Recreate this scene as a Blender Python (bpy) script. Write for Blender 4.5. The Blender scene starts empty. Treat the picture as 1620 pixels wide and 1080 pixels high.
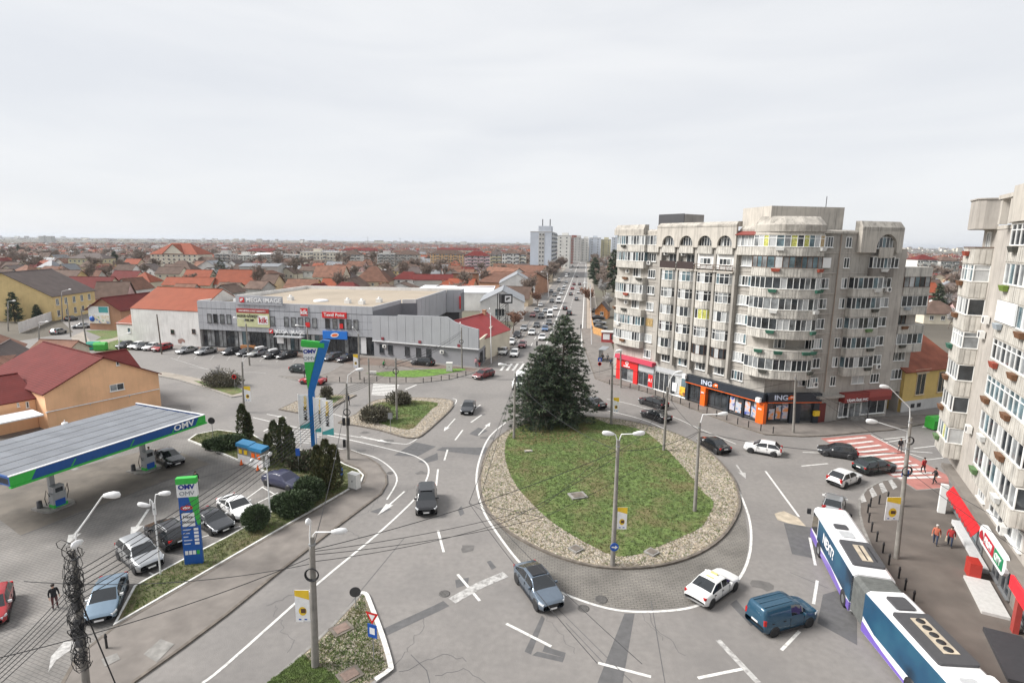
import bpy, bmesh, math, random
import numpy as np
from mathutils import Vector, Matrix

random.seed(7)
RND = random.Random(11)
SC = bpy.context.scene
COL = SC.collection

# ---------------------------------------------------------------- camera
FPX, CAM_H, ROLL = 880.0,24.0,0.0123
PITCH = math.atan(157 / FPX)
cam_data = bpy.data.cameras.new('camera')
cam = bpy.data.objects.new('camera', cam_data)
COL.objects.link(cam)
cam_data.sensor_width = 36
cam_data.lens = FPX / 1620 * 36
cam_data.clip_start = 0.5
cam_data.clip_end = 60000
_X = Vector((1,0,0)); _U = Vector((0, math.sin(PITCH), math.cos(PITCH))); _Fw = Vector((0, math.cos(PITCH),-math.sin(PITCH)))
_c, _s = math.cos(ROLL), math.sin(ROLL)
_r = _X * _c + _U * _s; _up = _X * -_s + _U * _c
cam.matrix_world = Matrix(((_r.x, _up.x, -_Fw.x, 0),(_r.y, _up.y, -_Fw.y, 0),(_r.z, _up.z, -_Fw.z, CAM_H),(0,0,0,1)))
SC.camera = cam

# ---------------------------------------------------------------- sky, sun, exposure
SUN_EL, SUN_AZ = math.radians(41), math.radians(-90)      # azimuth from +Y, negative = to the west/left
world = bpy.data.worlds.new('World')
SC.world = world
world.use_nodes = True
nt = world.node_tree
nt.nodes.clear()
w_out = nt.nodes.new('ShaderNodeOutputWorld')
w_bg = nt.nodes.new('ShaderNodeBackground')
w_bg.inputs['Strength'].default_value = 0.1
w_sky = nt.nodes.new('ShaderNodeTexSky')
w_sky.sky_type = 'NISHITA'
w_sky.sun_disc = False
w_sky.sun_elevation = SUN_EL
w_sky.sun_rotation = SUN_AZ
w_tc = nt.nodes.new('ShaderNodeTexCoord')
w_map = nt.nodes.new('ShaderNodeMapping')
w_map.inputs['Scale'].default_value = (1.1,1.1,6.5)
w_map.inputs['Rotation'].default_value = (0.05,0.0,0.3)
w_n = nt.nodes.new('ShaderNodeTexNoise')
w_n.inputs['Scale'].default_value = 1.6
w_n.inputs['Detail'].default_value = 6
w_n.inputs['Roughness'].default_value = 0.5
w_n.inputs['Distortion'].default_value = 0.4
w_ramp = nt.nodes.new('ShaderNodeValToRGB')
w_ramp.color_ramp.elements[0].position = 0.34
w_ramp.color_ramp.elements[0].color = (5.7,5.86,6.15,1)
w_ramp.color_ramp.elements[1].position = 0.66
w_ramp.color_ramp.elements[1].color = (6.45,6.54,6.68,1)
w_mix = nt.nodes.new('ShaderNodeMix')
w_mix.data_type = 'RGBA'
w_mix.inputs[0].default_value = 0.95                        # a closed cloud deck over the clear sky
nt.links.new(w_tc.outputs['Generated'], w_map.inputs['Vector'])
nt.links.new(w_map.outputs['Vector'], w_n.inputs['Vector'])
nt.links.new(w_n.outputs['Fac'], w_ramp.inputs['Fac'])
nt.links.new(w_sky.outputs['Color'], w_mix.inputs['A'])
nt.links.new(w_ramp.outputs['Color'], w_mix.inputs['B'])
nt.links.new(w_mix.outputs['Result'], w_bg.inputs['Color'])
nt.links.new(w_bg.outputs['Background'], w_out.inputs['Surface'])

sun_data = bpy.data.lights.new('sun', 'SUN')
sun_data.energy = 4.2
sun_data.angle = math.radians(24)
sun_data.color = (1.0,0.97,0.93)
sun = bpy.data.objects.new('sun', sun_data)
COL.objects.link(sun)
_sd = Vector((math.sin(SUN_AZ) * math.cos(SUN_EL), math.cos(SUN_AZ) * math.cos(SUN_EL), math.sin(SUN_EL)))
sun.rotation_euler = _sd.to_track_quat('Z', 'Y').to_euler()
sun.location = (0,0,200)

SC.view_settings.view_transform = 'Standard'
SC.view_settings.look = 'None'
SC.view_settings.gamma = 1
SC.view_settings.exposure = 0.5
SC.view_settings.use_curve_mapping = False

# ---------------------------------------------------------------- survey helpers (photo pixel -> place on the ground)
def ray(px, py):
 u, v = px - 810,540 - py
 x, y = u * _c - v * _s, u * _s + v * _c
 return Vector((x, FPX * math.cos(PITCH) + y * math.sin(PITCH), y * math.cos(PITCH) - FPX * math.sin(PITCH)))
def G(px, py, z=0.0):
 d = ray(px, py); t = (z - CAM_H) / d.z
 return Vector((d.x * t, d.y * t, z))
def height_at(px, py, base):
 d = ray(px, py)
 return CAM_H + d.z * base.y / d.y
def GP(pts, z=0.0): return [tuple(G(x, y, z)[:2]) for x, y in pts]

# ---------------------------------------------------------------- object helpers
def tag(o, label=None, cat=None, group=None, kind=None):
 if label: o['label'] = label
 if cat: o['category'] = cat
 if group: o['group'] = group
 if kind: o['kind'] = kind
 return o
def thing(name, label, cat, loc=(0,0,0), rz=0, group=None):
 o = bpy.data.objects.new(name, None); COL.objects.link(o)
 o.location = loc; o.rotation_euler = (0,0, rz)
 o.empty_display_size = 0.3
 return tag(o, label, cat, group)
def put(name, mesh, parent=None, loc=(0,0,0), rz=0, rot=None, scale=None):
 o = bpy.data.objects.new(name, mesh); COL.objects.link(o)
 o.parent = parent; o.location = loc
 o.rotation_euler = rot if rot else (0,0, rz)
 if scale: o.scale = scale
 return o
def copy_tree(o, parent=None, loc=None, rz=None):
 c = o.copy(); COL.objects.link(c)
 if parent is not None: c.parent = parent
 if loc is not None: c.location = loc
 if rz is not None: c.rotation_euler = (0,0, rz)
 for ch in list(o.children): copy_tree(ch, c)
 return c

class MB:
 """collects faces; build() links them as one mesh object"""
 def __init__(s): s.v = []; s.f = []; s.m = []; s.sm = []
 def add(s, verts, faces, mi=0, smooth=False):
  b = len(s.v); s.v += [tuple(p) for p in verts]
  for f in faces: s.f.append([b + i for i in f]); s.m.append(mi); s.sm.append(smooth)
  return s
 def box(s, cx, cy, cz, sx, sy, sz, rz=0, mi=0):
  c, n = math.cos(rz), math.sin(rz); hx, hy, hz = sx / 2, sy / 2, sz / 2
  vs = []
  for dz in (-hz, hz):
   for dx, dy in ((-hx, -hy),(hx, -hy),(hx, hy),(-hx, hy)):
    vs.append((cx + dx * c - dy * n, cy + dx * n + dy * c, cz + dz))
  return s.add(vs, [(0,3,2,1),(4,5,6,7),(0,1,5,4),(1,2,6,5),(2,3,7,6),(3,0,4,7)], mi)
 def bb(s, x0, x1, y0, y1, z0, z1, mi=0):
  return s.box((x0 + x1) / 2,(y0 + y1) / 2,(z0 + z1) / 2, abs(x1 - x0), abs(y1 - y0), abs(z1 - z0),0, mi)
 def prism(s, poly, z0, z1, mi=0, top_mi=None, bottom=True):
  n = len(poly)
  a = sum(poly[i][0] * poly[(i + 1) % n][1] - poly[(i + 1) % n][0] * poly[i][1] for i in range(n))
  if a < 0: poly = list(reversed(poly))
  vs = [(x, y, z0) for x, y in poly] + [(x, y, z1) for x, y in poly]
  s.add(vs, [(i, (i + 1) % n, n + (i + 1) % n, n + i) for i in range(n)], mi)
  s.add(vs[n:],[tuple(range(n))], mi if top_mi is None else top_mi)
  if bottom: s.add(vs[:n],[tuple(reversed(range(n)))], mi)
  return s
 def tube(s, path, r, n=8, mi=0, caps=True, smooth=True):
  path = [Vector(p) for p in path]; k = len(path)
  rs = r if isinstance(r, (list, tuple)) else [r] * k
  rings = []; side = None
  for i, p in enumerate(path):
   t = (path[min(i + 1, k - 1)] - path[max(i - 1,0)]).normalized()
   if side is None: side = t.cross(Vector((0,0,1)) if abs(t.z) < 0.9 else Vector((1,0,0))).normalized()
   side = (side - t * side.dot(t)).normalized(); o = t.cross(side)
   rings += [p + (side * math.cos(2 * math.pi * j / n) + o * math.sin(2 * math.pi * j / n)) * rs[i] for j in range(n)]
  fs = [(i * n + j, i * n + (j + 1) % n, (i + 1) * n + (j + 1) % n, (i + 1) * n + j) for i in range(k - 1) for j in range(n)]
  s.add(rings, fs, mi, smooth)
  if caps:
   s.add(rings[:n],[tuple(reversed(range(n)))], mi); s.add(rings[-n:],[tuple(range(n))], mi)
  return s
 def lathe(s, prof, n=12, c=(0,0,0), mi=0, smooth=True):
  k = len(prof)
  vs = [(c[0] + r * math.cos(2 * math.pi * j / n), c[1] + r * math.sin(2 * math.pi * j / n), c[2] + z) for r, z in prof for j in range(n)]
  s.add(vs, [(i * n + j, i * n + (j + 1) % n, (i + 1) * n + (j + 1) % n, (i + 1) * n + j) for i in range(k - 1) for j in range(n)], mi, smooth)
  s.add(vs[-n:],[tuple(range(n))], mi); s.add(vs[:n],[tuple(reversed(range(n)))], mi)
  return s
 def quad(s, a, b, c, d, mi=0): return s.add([a, b, c, d],[(0,1,2,3)], mi)
 def slab(s, a, b, c, d, t, mi=0):
  """a thick sheet: quad a b c d pushed down its normal by t"""
  a, b, c, d = map(Vector, (a, b, c, d)); n = (b - a).cross(d - a).normalized() * t
  vs = [a, b, c, d, a - n, b - n, c - n, d - n]
  return s.add(vs, [(0,1,2,3),(7,6,5,4),(0,4,5,1),(1,5,6,2),(2,6,7,3),(3,7,4,0)], mi)
 def packed(s, used, k): o = MB(); o.v = [s.v[i] for i in used]; o.f = [[k[i] for i in f] for f in s.f]; o.m = s.m; o.sm = s.sm; return o
 def mesh(s, name, mats):
  me = bpy.data.meshes.new(name)
  used = sorted({i for f in s.f for i in f})
  if len(used) < len(s.v): k = {i: n for n, i in enumerate(used)}; s = s.packed(used, k)
  me.from_pydata(s.v, [], s.f)
  for m in (mats if isinstance(mats, (list, tuple)) else [mats]): me.materials.append(m)
  if len(s.f):
   me.polygons.foreach_set('material_index', s.m)
   me.polygons.foreach_set('use_smooth', s.sm)
  me.update()
  return me
 def build(s, name, mats, parent=None, loc=(0,0,0), rz=0, **k):
  return put(name, s.mesh(name, mats), parent, loc, rz, **k)

_tc = {}
def text_mesh(txt, size, mat, extrude=0.02, bold=0.0, sx=1.0):
 key = (txt, size, mat.name, extrude, bold, sx)
 if key in _tc: return _tc[key]
 cu = bpy.data.curves.new('lettering', 'FONT'); cu.body = txt; cu.size = size; cu.extrude = extrude
 cu.align_x = 'CENTER'; cu.align_y = 'CENTER'; cu.offset = bold; cu.resolution_u = 3
 o = bpy.data.objects.new('lettering', cu)
 me = bpy.data.meshes.new_from_object(o)
 if sx != 1.0: me.transform(Matrix.Diagonal((sx, 1,1,1)))
 me.materials.clear(); me.materials.append(mat)
 bpy.data.objects.remove(o); bpy.data.curves.remove(cu)
 _tc[key] = me
 return me
def text(parent, txt, size, mat, loc, rz=0, tilt=math.pi / 2, bold=0.0, extrude=0.02, name='lettering', sx=1.0):
 return put(name, text_mesh(txt, size, mat, extrude, bold, sx), parent, loc, rot=(tilt, 0, rz))

# ---------------------------------------------------------------- materials
_mats = {}
def M(name, c, rough=0.8, var=0.12, scale=1.5, bump=0.0, bscale=None, metal=0.0, streak=0.0, blotch=0.0, bl_scale=0.25, bl_col=None, coat=0.0, spec=None, tint=0.0):
 """procedural: base colour broken up by world-space noise, optional run-down streaks, blotches and relief"""
 if name in _mats: return _mats[name]
 m = bpy.data.materials.new(name); m.use_nodes = True; _mats[name] = m
 t = m.node_tree; N = t.nodes; L = t.links
 b = N['Principled BSDF']
 b.inputs['Roughness'].default_value = rough; b.inputs['Metallic'].default_value = metal
 if coat: b.inputs['Coat Weight'].default_value = coat; b.inputs['Coat Roughness'].default_value = 0.05
 if spec is not None: b.inputs['Specular IOR Level'].default_value = spec
 geo = N.new('ShaderNodeNewGeometry')
 no = N.new('ShaderNodeTexNoise'); no.inputs['Scale'].default_value = scale; no.inputs['Detail'].default_value = 5
 L.new(geo.outputs['Position'], no.inputs['Vector'])
 rp = N.new('ShaderNodeValToRGB')
 lo = [max(0, x * (1 - var * 1.6)) for x in c]; hi = [min(1, x * (1 + var * 1.6)) for x in c]
 rp.color_ramp.elements[0].position = 0.25; rp.color_ramp.elements[0].color = (*lo, 1)
 rp.color_ramp.elements[1].position = 0.75; rp.color_ramp.elements[1].color = (*hi, 1)
 L.new(no.outputs['Fac'], rp.inputs['Fac'])
 col = rp.outputs['Color']
 def mul(col, fac_out, colour):
  mx = N.new('ShaderNodeMix'); mx.data_type = 'RGBA'; mx.blend_type = 'MIX'
  L.new(fac_out, mx.inputs[0]); L.new(col, mx.inputs['A']); mx.inputs['B'].default_value = (*colour, 1)
  return mx.outputs['Result']
 if streak:
  mp = N.new('ShaderNodeMapping'); mp.inputs['Scale'].default_value = (2.4,2.4,0.16)
  L.new(geo.outputs['Position'], mp.inputs['Vector'])
  n2 = N.new('ShaderNodeTexNoise'); n2.inputs['Scale'].default_value = 1.5; n2.inputs['Detail'].default_value = 6; n2.inputs['Roughness'].default_value = 0.65
  L.new(mp.outputs['Vector'], n2.inputs['Vector'])
  r2 = N.new('ShaderNodeMapRange'); r2.inputs['From Min'].default_value = 0.5; r2.inputs['From Max'].default_value = 0.75
  r2.inputs['To Max'].default_value = streak
  L.new(n2.outputs['Fac'], r2.inputs['Value'])
  col = mul(col, r2.outputs['Result'],[x * 0.3 for x in c])
 if blotch:
  n3 = N.new('ShaderNodeTexNoise'); n3.inputs['Scale'].default_value = bl_scale; n3.inputs['Detail'].default_value = 7; n3.inputs['Roughness'].default_value = 0.6
  L.new(geo.outputs['Position'], n3.inputs['Vector'])
  r3 = N.new('ShaderNodeMapRange'); r3.inputs['From Min'].default_value = 0.48; r3.inputs['From Max'].default_value = 0.66
  r3.inputs['To Max'].default_value = blotch
  L.new(n3.outputs['Fac'], r3.inputs['Value'])
  col = mul(col, r3.outputs['Result'], bl_col or [x * 0.55 for x in c])
 if tint:
  oi = N.new('ShaderNodeObjectInfo')
  hs = N.new('ShaderNodeHueSaturation')
  mr = N.new('ShaderNodeMapRange'); mr.inputs['To Min'].default_value = 1 - tint; mr.inputs['To Max'].default_value = 1 + tint
  L.new(oi.outputs['Random'], mr.inputs['Value']); L.new(mr.outputs['Result'], hs.inputs['Value'])
  L.new(col, hs.inputs['Color']); col = hs.outputs['Color']
 L.new(col, b.inputs['Base Color'])
 if bump:
  n4 = N.new('ShaderNodeTexNoise'); n4.inputs['Scale'].default_value = bscale or scale * 8; n4.inputs['Detail'].default_value = 4
  L.new(geo.outputs['Position'], n4.inputs['Vector'])
  bp = N.new('ShaderNodeBump'); bp.inputs['Strength'].default_value = bump; bp.inputs['Distance'].default_value = 0.05
  L.new(n4.outputs['Fac'], bp.inputs['Height']); L.new(bp.outputs['Normal'], b.inputs['Normal'])
 return m
def paver_mat(name, c1, c2, mortar, bw, bh, rz=0.0, dirt=0.3):
 m = bpy.data.materials.new(name); m.use_nodes = True; t = m.node_tree; N = t.nodes; L = t.links
 b = N['Principled BSDF']; b.inputs['Roughness'].default_value = 0.85
 geo = N.new('ShaderNodeNewGeometry'); mp = N.new('ShaderNodeMapping'); mp.inputs['Rotation'].default_value = (0,0, rz)
 L.new(geo.outputs['Position'], mp.inputs['Vector'])
 br = N.new('ShaderNodeTexBrick'); br.inputs['Scale'].default_value = 1
 br.inputs['Color1'].default_value = (*c1,1); br.inputs['Color2'].default_value = (*c2,1); br.inputs['Mortar'].default_value = (*mortar, 1)
 br.inputs['Brick Width'].default_value = bw; br.inputs['Row Height'].default_value = bh; br.inputs['Mortar Size'].default_value = bh * 0.08
 L.new(mp.outputs['Vector'], br.inputs['Vector'])
 no = N.new('ShaderNodeTexNoise'); no.inputs['Scale'].default_value = 0.35; no.inputs['Detail'].default_value = 7
 L.new(geo.outputs['Position'], no.inputs['Vector'])
 mr = N.new('ShaderNodeMapRange'); mr.inputs['From Min'].default_value = 0.3; mr.inputs['From Max'].default_value = 0.7
 mr.inputs['To Min'].default_value = 1 - dirt; mr.inputs['To Max'].default_value = 1 + dirt * 0.6
 L.new(no.outputs['Fac'], mr.inputs['Value'])
 hs = N.new('ShaderNodeHueSaturation'); L.new(br.outputs['Color'], hs.inputs['Color']); L.new(mr.outputs['Result'], hs.inputs['Value'])
 L.new(hs.outputs['Color'], b.inputs['Base Color'])
 bp = N.new('ShaderNodeBump'); bp.inputs['Strength'].default_value = 0.4; bp.inputs['Distance'].default_value = 0.02; bp.invert = True
 L.new(br.outputs['Fac'], bp.inputs['Height']); L.new(bp.outputs['Normal'], b.inputs['Normal'])
 return m
def wave_mat(name, c, freq, axis='Z', amount=0.25, rough=0.7, var=0.15, bump=0.5, tint=0.0, var_scale=0.5):
 """tile or sheet-metal courses: bands across one object axis, in colour and relief"""
 m = bpy.data.materials.new(name); m.use_nodes = True; t = m.node_tree; N = t.nodes; L = t.links
 b = N['Principled BSDF']; b.inputs['Roughness'].default_value = rough; b.inputs['Specular IOR Level'].default_value = 0.2
 tc = N.new('ShaderNodeTexCoord'); wv = N.new('ShaderNodeTexWave'); wv.wave_type = 'BANDS'; wv.bands_direction = axis; wv.wave_profile = 'SAW'
 wv.inputs['Scale'].default_value = freq; wv.inputs['Distortion'].default_value = 0.15
 L.new(tc.outputs['Object'], wv.inputs['Vector'])
 geo = N.new('ShaderNodeNewGeometry'); no = N.new('ShaderNodeTexNoise'); no.inputs['Scale'].default_value = var_scale; no.inputs['Detail'].default_value = 6
 L.new(geo.outputs['Position'], no.inputs['Vector'])
 rp = N.new('ShaderNodeValToRGB'); rp.color_ramp.elements[0].position = 0.3; rp.color_ramp.elements[1].position = 0.7
 rp.color_ramp.elements[0].color = (*[x * (1 - var) for x in c],1); rp.color_ramp.elements[1].color = (*[min(1, x * (1 + var)) for x in c],1)
 L.new(no.outputs['Fac'], rp.inputs['Fac'])
 mr = N.new('ShaderNodeMapRange'); mr.inputs['To Min'].default_value = 1 - amount; mr.inputs['To Max'].default_value = 1.05
 L.new(wv.outputs['Fac'], mr.inputs['Value'])
 hs = N.new('ShaderNodeHueSaturation'); L.new(rp.outputs['Color'], hs.inputs['Color'])
 if tint:
  oi = N.new('ShaderNodeObjectInfo'); m2 = N.new('ShaderNodeMapRange'); m2.inputs['To Min'].default_value = 1 - tint; m2.inputs['To Max'].default_value = 1 + tint
  L.new(oi.outputs['Random'], m2.inputs['Value']); mu = N.new('ShaderNodeMath'); mu.operation = 'MULTIPLY'
  L.new(mr.outputs['Result'], mu.inputs[0]); L.new(m2.outputs['Result'], mu.inputs[1]); L.new(mu.outputs[0], hs.inputs['Value'])
 else: L.new(mr.outputs['Result'], hs.inputs['Value'])
 L.new(hs.outputs['Color'], b.inputs['Base Color'])
 bp = N.new('ShaderNodeBump'); bp.inputs['Strength'].default_value = bump; bp.inputs['Distance'].default_value = 0.03
 L.new(wv.outputs['Fac'], bp.inputs['Height']); L.new(bp.outputs['Normal'], b.inputs['Normal'])
 return m
def glass_mat(name, c, rough=0.06, var=0.5):
 m = M(name, c, rough=rough, var=var, scale=0.9, spec=0.6)
 return m
def paint(name, c, rough=0.25, metal=0.0): return M('car paint ' + name, c, rough=rough, var=0.03, scale=3, metal=metal, coat=0.6)
def plain(name, c, rough=0.6, metal=0.0): return M(name, c, rough=rough, var=0.06, scale=4, metal=metal)
def emit(name, c, s):
 m = bpy.data.materials.new(name); m.use_nodes = True; b = m.node_tree.nodes['Principled BSDF']
 b.inputs['Base Color'].default_value = (*c, 1); b.inputs['Emission Color'].default_value = (*c, 1); b.inputs['Emission Strength'].default_value = s
 return m
def print_mat(name, cols, scale=1.2):
 """a flat colour print: soft patches of a few inks, for posters and screens"""
 m = bpy.data.materials.new(name); m.use_nodes = True; t = m.node_tree; N = t.nodes; L = t.links
 b = N['Principled BSDF']; b.inputs['Roughness'].default_value = 0.5
 geo = N.new('ShaderNodeNewGeometry'); no = N.new('ShaderNodeTexNoise'); no.inputs['Scale'].default_value = scale; no.inputs['Detail'].default_value = 2
 L.new(geo.outputs['Position'], no.inputs['Vector'])
 rp = N.new('ShaderNodeValToRGB'); e = rp.color_ramp.elements; rp.color_ramp.interpolation = 'EASE'
 k = len(cols)
 e[0].position = 0.3; e[0].color = (*cols[0],1); e[1].position = 0.7; e[1].color = (*cols[-1],1)
 for i in range(1, k - 1):
  q = e.new(0.3 + 0.4 * i / (k - 1)); q.color = (*cols[i],1)
 L.new(no.outputs['Fac'], rp.inputs['Fac']); L.new(rp.outputs['Color'], b.inputs['Base Color'])
 return m

ASPHALT = M('worn grey asphalt', (0.21,0.196,0.184), rough=0.75, var=0.07, scale=2.2, bump=0.3, bscale=18, blotch=0.65, bl_scale=0.11, bl_col=(0.155,0.146,0.14))
ASPHALT_DARK = M('fresh dark asphalt patch', (0.105,0.103,0.104), rough=0.8, var=0.12, scale=2, bump=0.25, bscale=25)
WALK = M('pavement asphalt', (0.185,0.165,0.148), rough=0.85, var=0.14, scale=0.8, bump=0.2, bscale=20, blotch=0.5, bl_scale=0.3, bl_col=(0.12,0.105,0.095))
WALK_BROWN = M('brownish pavement asphalt', (0.135,0.115,0.10), rough=0.7, var=0.14, scale=0.5, bump=0.2, bscale=16, blotch=0.5, bl_scale=0.22, bl_col=(0.09,0.078,0.07))
KERB = M('kerb stone', (0.24,0.23,0.215), rough=0.85, var=0.2, scale=2, blotch=0.5, bl_scale=1.2)
KERB_BROWN = M('dirty kerb stone', (0.14,0.12,0.10), rough=0.85, var=0.25, scale=2)
WHITE_KERB = M('white painted kerb', (0.68,0.67,0.64), rough=0.7, var=0.08, scale=2, blotch=0.6, bl_scale=2.5, bl_col=(0.3,0.28,0.26))
LINE = M('white road paint', (0.66,0.65,0.62), rough=0.6, var=0.08, scale=4, blotch=0.55, bl_scale=3.0, bl_col=(0.28,0.27,0.26))
LINE_WORN = M('worn white road paint', (0.42,0.41,0.395), rough=0.7, var=0.2, scale=4, blotch=0.9, bl_scale=2.2, bl_col=(0.19,0.18,0.17))
RED_LANE = M('red road surfacing', (0.40,0.165,0.14), rough=0.7, var=0.18, scale=1.2, blotch=0.8, bl_scale=0.6, bl_col=(0.28,0.12,0.10))
GRASS = M('short lawn grass', (0.10,0.145,0.04), rough=0.95, var=0.4, scale=2.5, bump=0.8, bscale=30, blotch=0.95, bl_scale=0.28, bl_col=(0.165,0.14,0.065))
GRASS_DRY = M('dry lawn grass', (0.10,0.105,0.045), rough=0.95, var=0.3, scale=3, bump=0.8, bscale=30, blotch=0.8, bl_scale=0.5, bl_col=(0.14,0.11,0.06))
GRASS_BRIGHT = M('bright lawn grass', (0.11,0.21,0.03), rough=0.95, var=0.3, scale=2.5, bump=0.8, bscale=30, blotch=0.4, bl_scale=0.5, bl_col=(0.10,0.12,0.04))
GRAVEL = M('pale gravel bed', (0.22,0.185,0.14), rough=0.9, var=0.35, scale=6, bump=1.0, bscale=9, blotch=0.7, bl_scale=0.8, bl_col=(0.16,0.145,0.10))
STONE = M('pale river stone', (0.36,0.315,0.26), rough=0.8, var=0.3, scale=2.7)
PAVER = paver_mat('grey interlocking pavers', (0.215,0.20,0.185),(0.195,0.184,0.172),(0.13,0.122,0.114),0.42,0.21,0.35)
PAVER_RING = paver_mat('island apron pavers', (0.205,0.19,0.168),(0.175,0.163,0.146),(0.07,0.065,0.06),0.42,0.2,0.1)
PAVER_RED = paver_mat('reddish pavers', (0.21,0.155,0.125),(0.18,0.135,0.11),(0.09,0.07,0.06),0.4,0.2,0.2)
CONCRETE_PAD = M('oil stained concrete pad', (0.165,0.145,0.122), rough=0.85, var=0.15, scale=0.6, blotch=0.7, bl_scale=0.35, bl_col=(0.10,0.09,0.078))
PATH = M('dusty light pavement', (0.30,0.265,0.225), rough=0.9, var=0.15, scale=0.8)
SOIL = M('town ground, grass and bare soil', (0.115,0.10,0.078), rough=0.95, var=0.3, scale=0.02, blotch=0.7, bl_scale=0.01, bl_col=(0.10,0.11,0.06))

CONC = M('weathered cream concrete', (0.47,0.435,0.385), rough=0.85, var=0.08, scale=0.7, bump=0.1, bscale=8, streak=0.8)
ROOFC = M('black stained roof concrete', (0.42,0.39,0.345), rough=0.9, var=0.1, scale=0.8, streak=1.0, blotch=0.6, bl_scale=0.5, bl_col=(0.17,0.155,0.14))
PARAPET = M('streaked balcony concrete', (0.50,0.475,0.43), rough=0.85, var=0.14, scale=1.1, streak=0.95)
RENDER_GREY = M('grey beige render', (0.385,0.36,0.325), rough=0.9, var=0.1, scale=0.5, streak=0.65, blotch=0.5, bl_scale=0.18)
RENDER_LIGHT = M('light beige render', (0.43,0.395,0.355), rough=0.9, var=0.1, scale=0.5, streak=0.65, blotch=0.45, bl_scale=0.18)
DARK_RENDER = M('dark grey render', (0.20,0.18,0.16), rough=0.9, var=0.12, scale=0.7)
WHITE = M('white plastic frame', (0.80,0.80,0.78), rough=0.45, var=0.03, scale=2)
WHITEWASH = M('white wall paint', (0.72,0.71,0.69), rough=0.85, var=0.06, scale=0.5, streak=0.35, blotch=0.3, bl_scale=0.3, bl_col=(0.42,0.40,0.38))
BROWN_FRAME = plain('brown painted frame', (0.10,0.05,0.03))
GLASS = glass_mat('window glass', (0.035,0.04,0.045))
GLASS_MID = glass_mat('window glass with grey curtain', (0.20,0.21,0.215), rough=0.12)
CURTAIN = M('net curtain behind glass', (0.46,0.47,0.47), rough=0.2, var=0.08, scale=2, streak=0.3)
GLASS_BLUE = glass_mat('blue green window glass', (0.10,0.15,0.17))
GLASS_YELLOW = M('yellow curtain behind glass', (0.44,0.44,0.12), rough=0.2, var=0.3, scale=4)
GLASS_WARM = M('orange curtain behind glass', (0.36,0.25,0.11), rough=0.2, var=0.3, scale=4)
SHUTTER = M('white roller shutter', (0.78,0.78,0.77), rough=0.6, var=0.03, scale=1)
BLACK = plain('black metal', (0.02,0.02,0.022),0.5)
DARK = plain('dark grey metal', (0.06,0.06,0.065),0.5)
STEEL = plain('galvanised steel', (0.35,0.36,0.37),0.4,0.6)
GREY_PAINT = plain('grey painted metal', (0.42,0.43,0.44),0.5)
POLE_CONC = M('concrete pole', (0.23,0.215,0.195), rough=0.9, var=0.15, scale=2, streak=0.6)
LAMP_WHITE = plain('white lamp housing', (0.74,0.74,0.74),0.4)
RED = plain('red sign face', (0.62,0.02,0.02),0.45)
ORANGE = plain('orange sign face', (0.80,0.13,0.01),0.45)
BLUE = plain('blue sign face', (0.015,0.09,0.40),0.45)
GREEN = plain('green sign face', (0.04,0.42,0.06),0.45)
YELLOW = plain('yellow print', (0.78,0.52,0.03),0.5)
SIGN_WHITE = plain('white sign face', (0.80,0.80,0.80),0.45)
AC_WHITE = plain('air conditioner casing', (0.70,0.69,0.66),0.5)
FOLIAGE = {}

# ================================================================ GROUND, ROADS, PAVEMENTS
def survey(x0, y0, k): return lambda pts: [(x0 + x / k, y0 + y / k) for x, y in pts]
V1 = survey(0,340,3.857); V2 = survey(400,340,3.857); V3 = survey(780,340,3.859); V4 = survey(340,560,3.6)
V5 = survey(360,780,3.6); V6 = survey(740,480,2.572); V7 = survey(740,800,2.893); V8 = survey(1240,740,3.176)
VB = survey(280,430,4.263); VC = survey(960,500,4.5); VD = survey(1270,520,4.5); VE = survey(200,640,3.857); VF = survey(0,780,3.6)
VG = survey(0,520,3.858)

_lift = [0]
def lift(z, mat):
 _lift[0] += 1                                                  # markings that cross never share a plane
 return z + (_lift[0] % 9) * .0004 + (.004 if mat.name.startswith('worn') else 0) if z < .05 else z
def sheet(name, poly, z, mat, parent=None, kind=None):
 n = len(poly); z = lift(z, mat)
 a = sum(poly[i][0] * poly[(i + 1) % n][1] - poly[(i + 1) % n][0] * poly[i][1] for i in range(n))
 if a < 0: poly = poly[::-1]
 bm = bmesh.new(); vs = [bm.verts.new((x, y, z)) for x, y in poly]
 bm.faces.new(vs); bm.normal_update(); bmesh.ops.triangulate(bm, faces=bm.faces[:])
 me = bpy.data.meshes.new(name); bm.to_mesh(me); bm.free(); me.materials.append(mat)
 return tag(put(name, me, parent), kind=kind)
def smooth_loop(poly, k=3):
 out = []; n = len(poly)
 for i in range(n):
  p0, p1, p2, p3 = (Vector(poly[(i + j - 1) % n]) for j in range(4))
  for j in range(k):
   t = j / k
   out.append(tuple(0.5 * ((2 * p1) + (p2 - p0) * t + (2 * p0 - 5 * p1 + 4 * p2 - p3) * t * t + (3 * p1 - p0 - 3 * p2 + p3) * t ** 3)))
 return out
def smooth_path(pts, k=4):
 out = []; n = len(pts); P = [Vector(p) for p in pts]
 for i in range(n - 1):
  p0, p1, p2, p3 = P[max(i - 1,0)], P[i], P[i + 1], P[min(i + 2, n - 1)]
  for j in range(k):
   t = j / k
   out.append(0.5 * ((2 * p1) + (p2 - p0) * t + (2 * p0 - 5 * p1 + 4 * p2 - p3) * t * t + (3 * p1 - p0 - 3 * p2 + p3) * t ** 3))
 out.append(P[-1])
 return out
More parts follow.
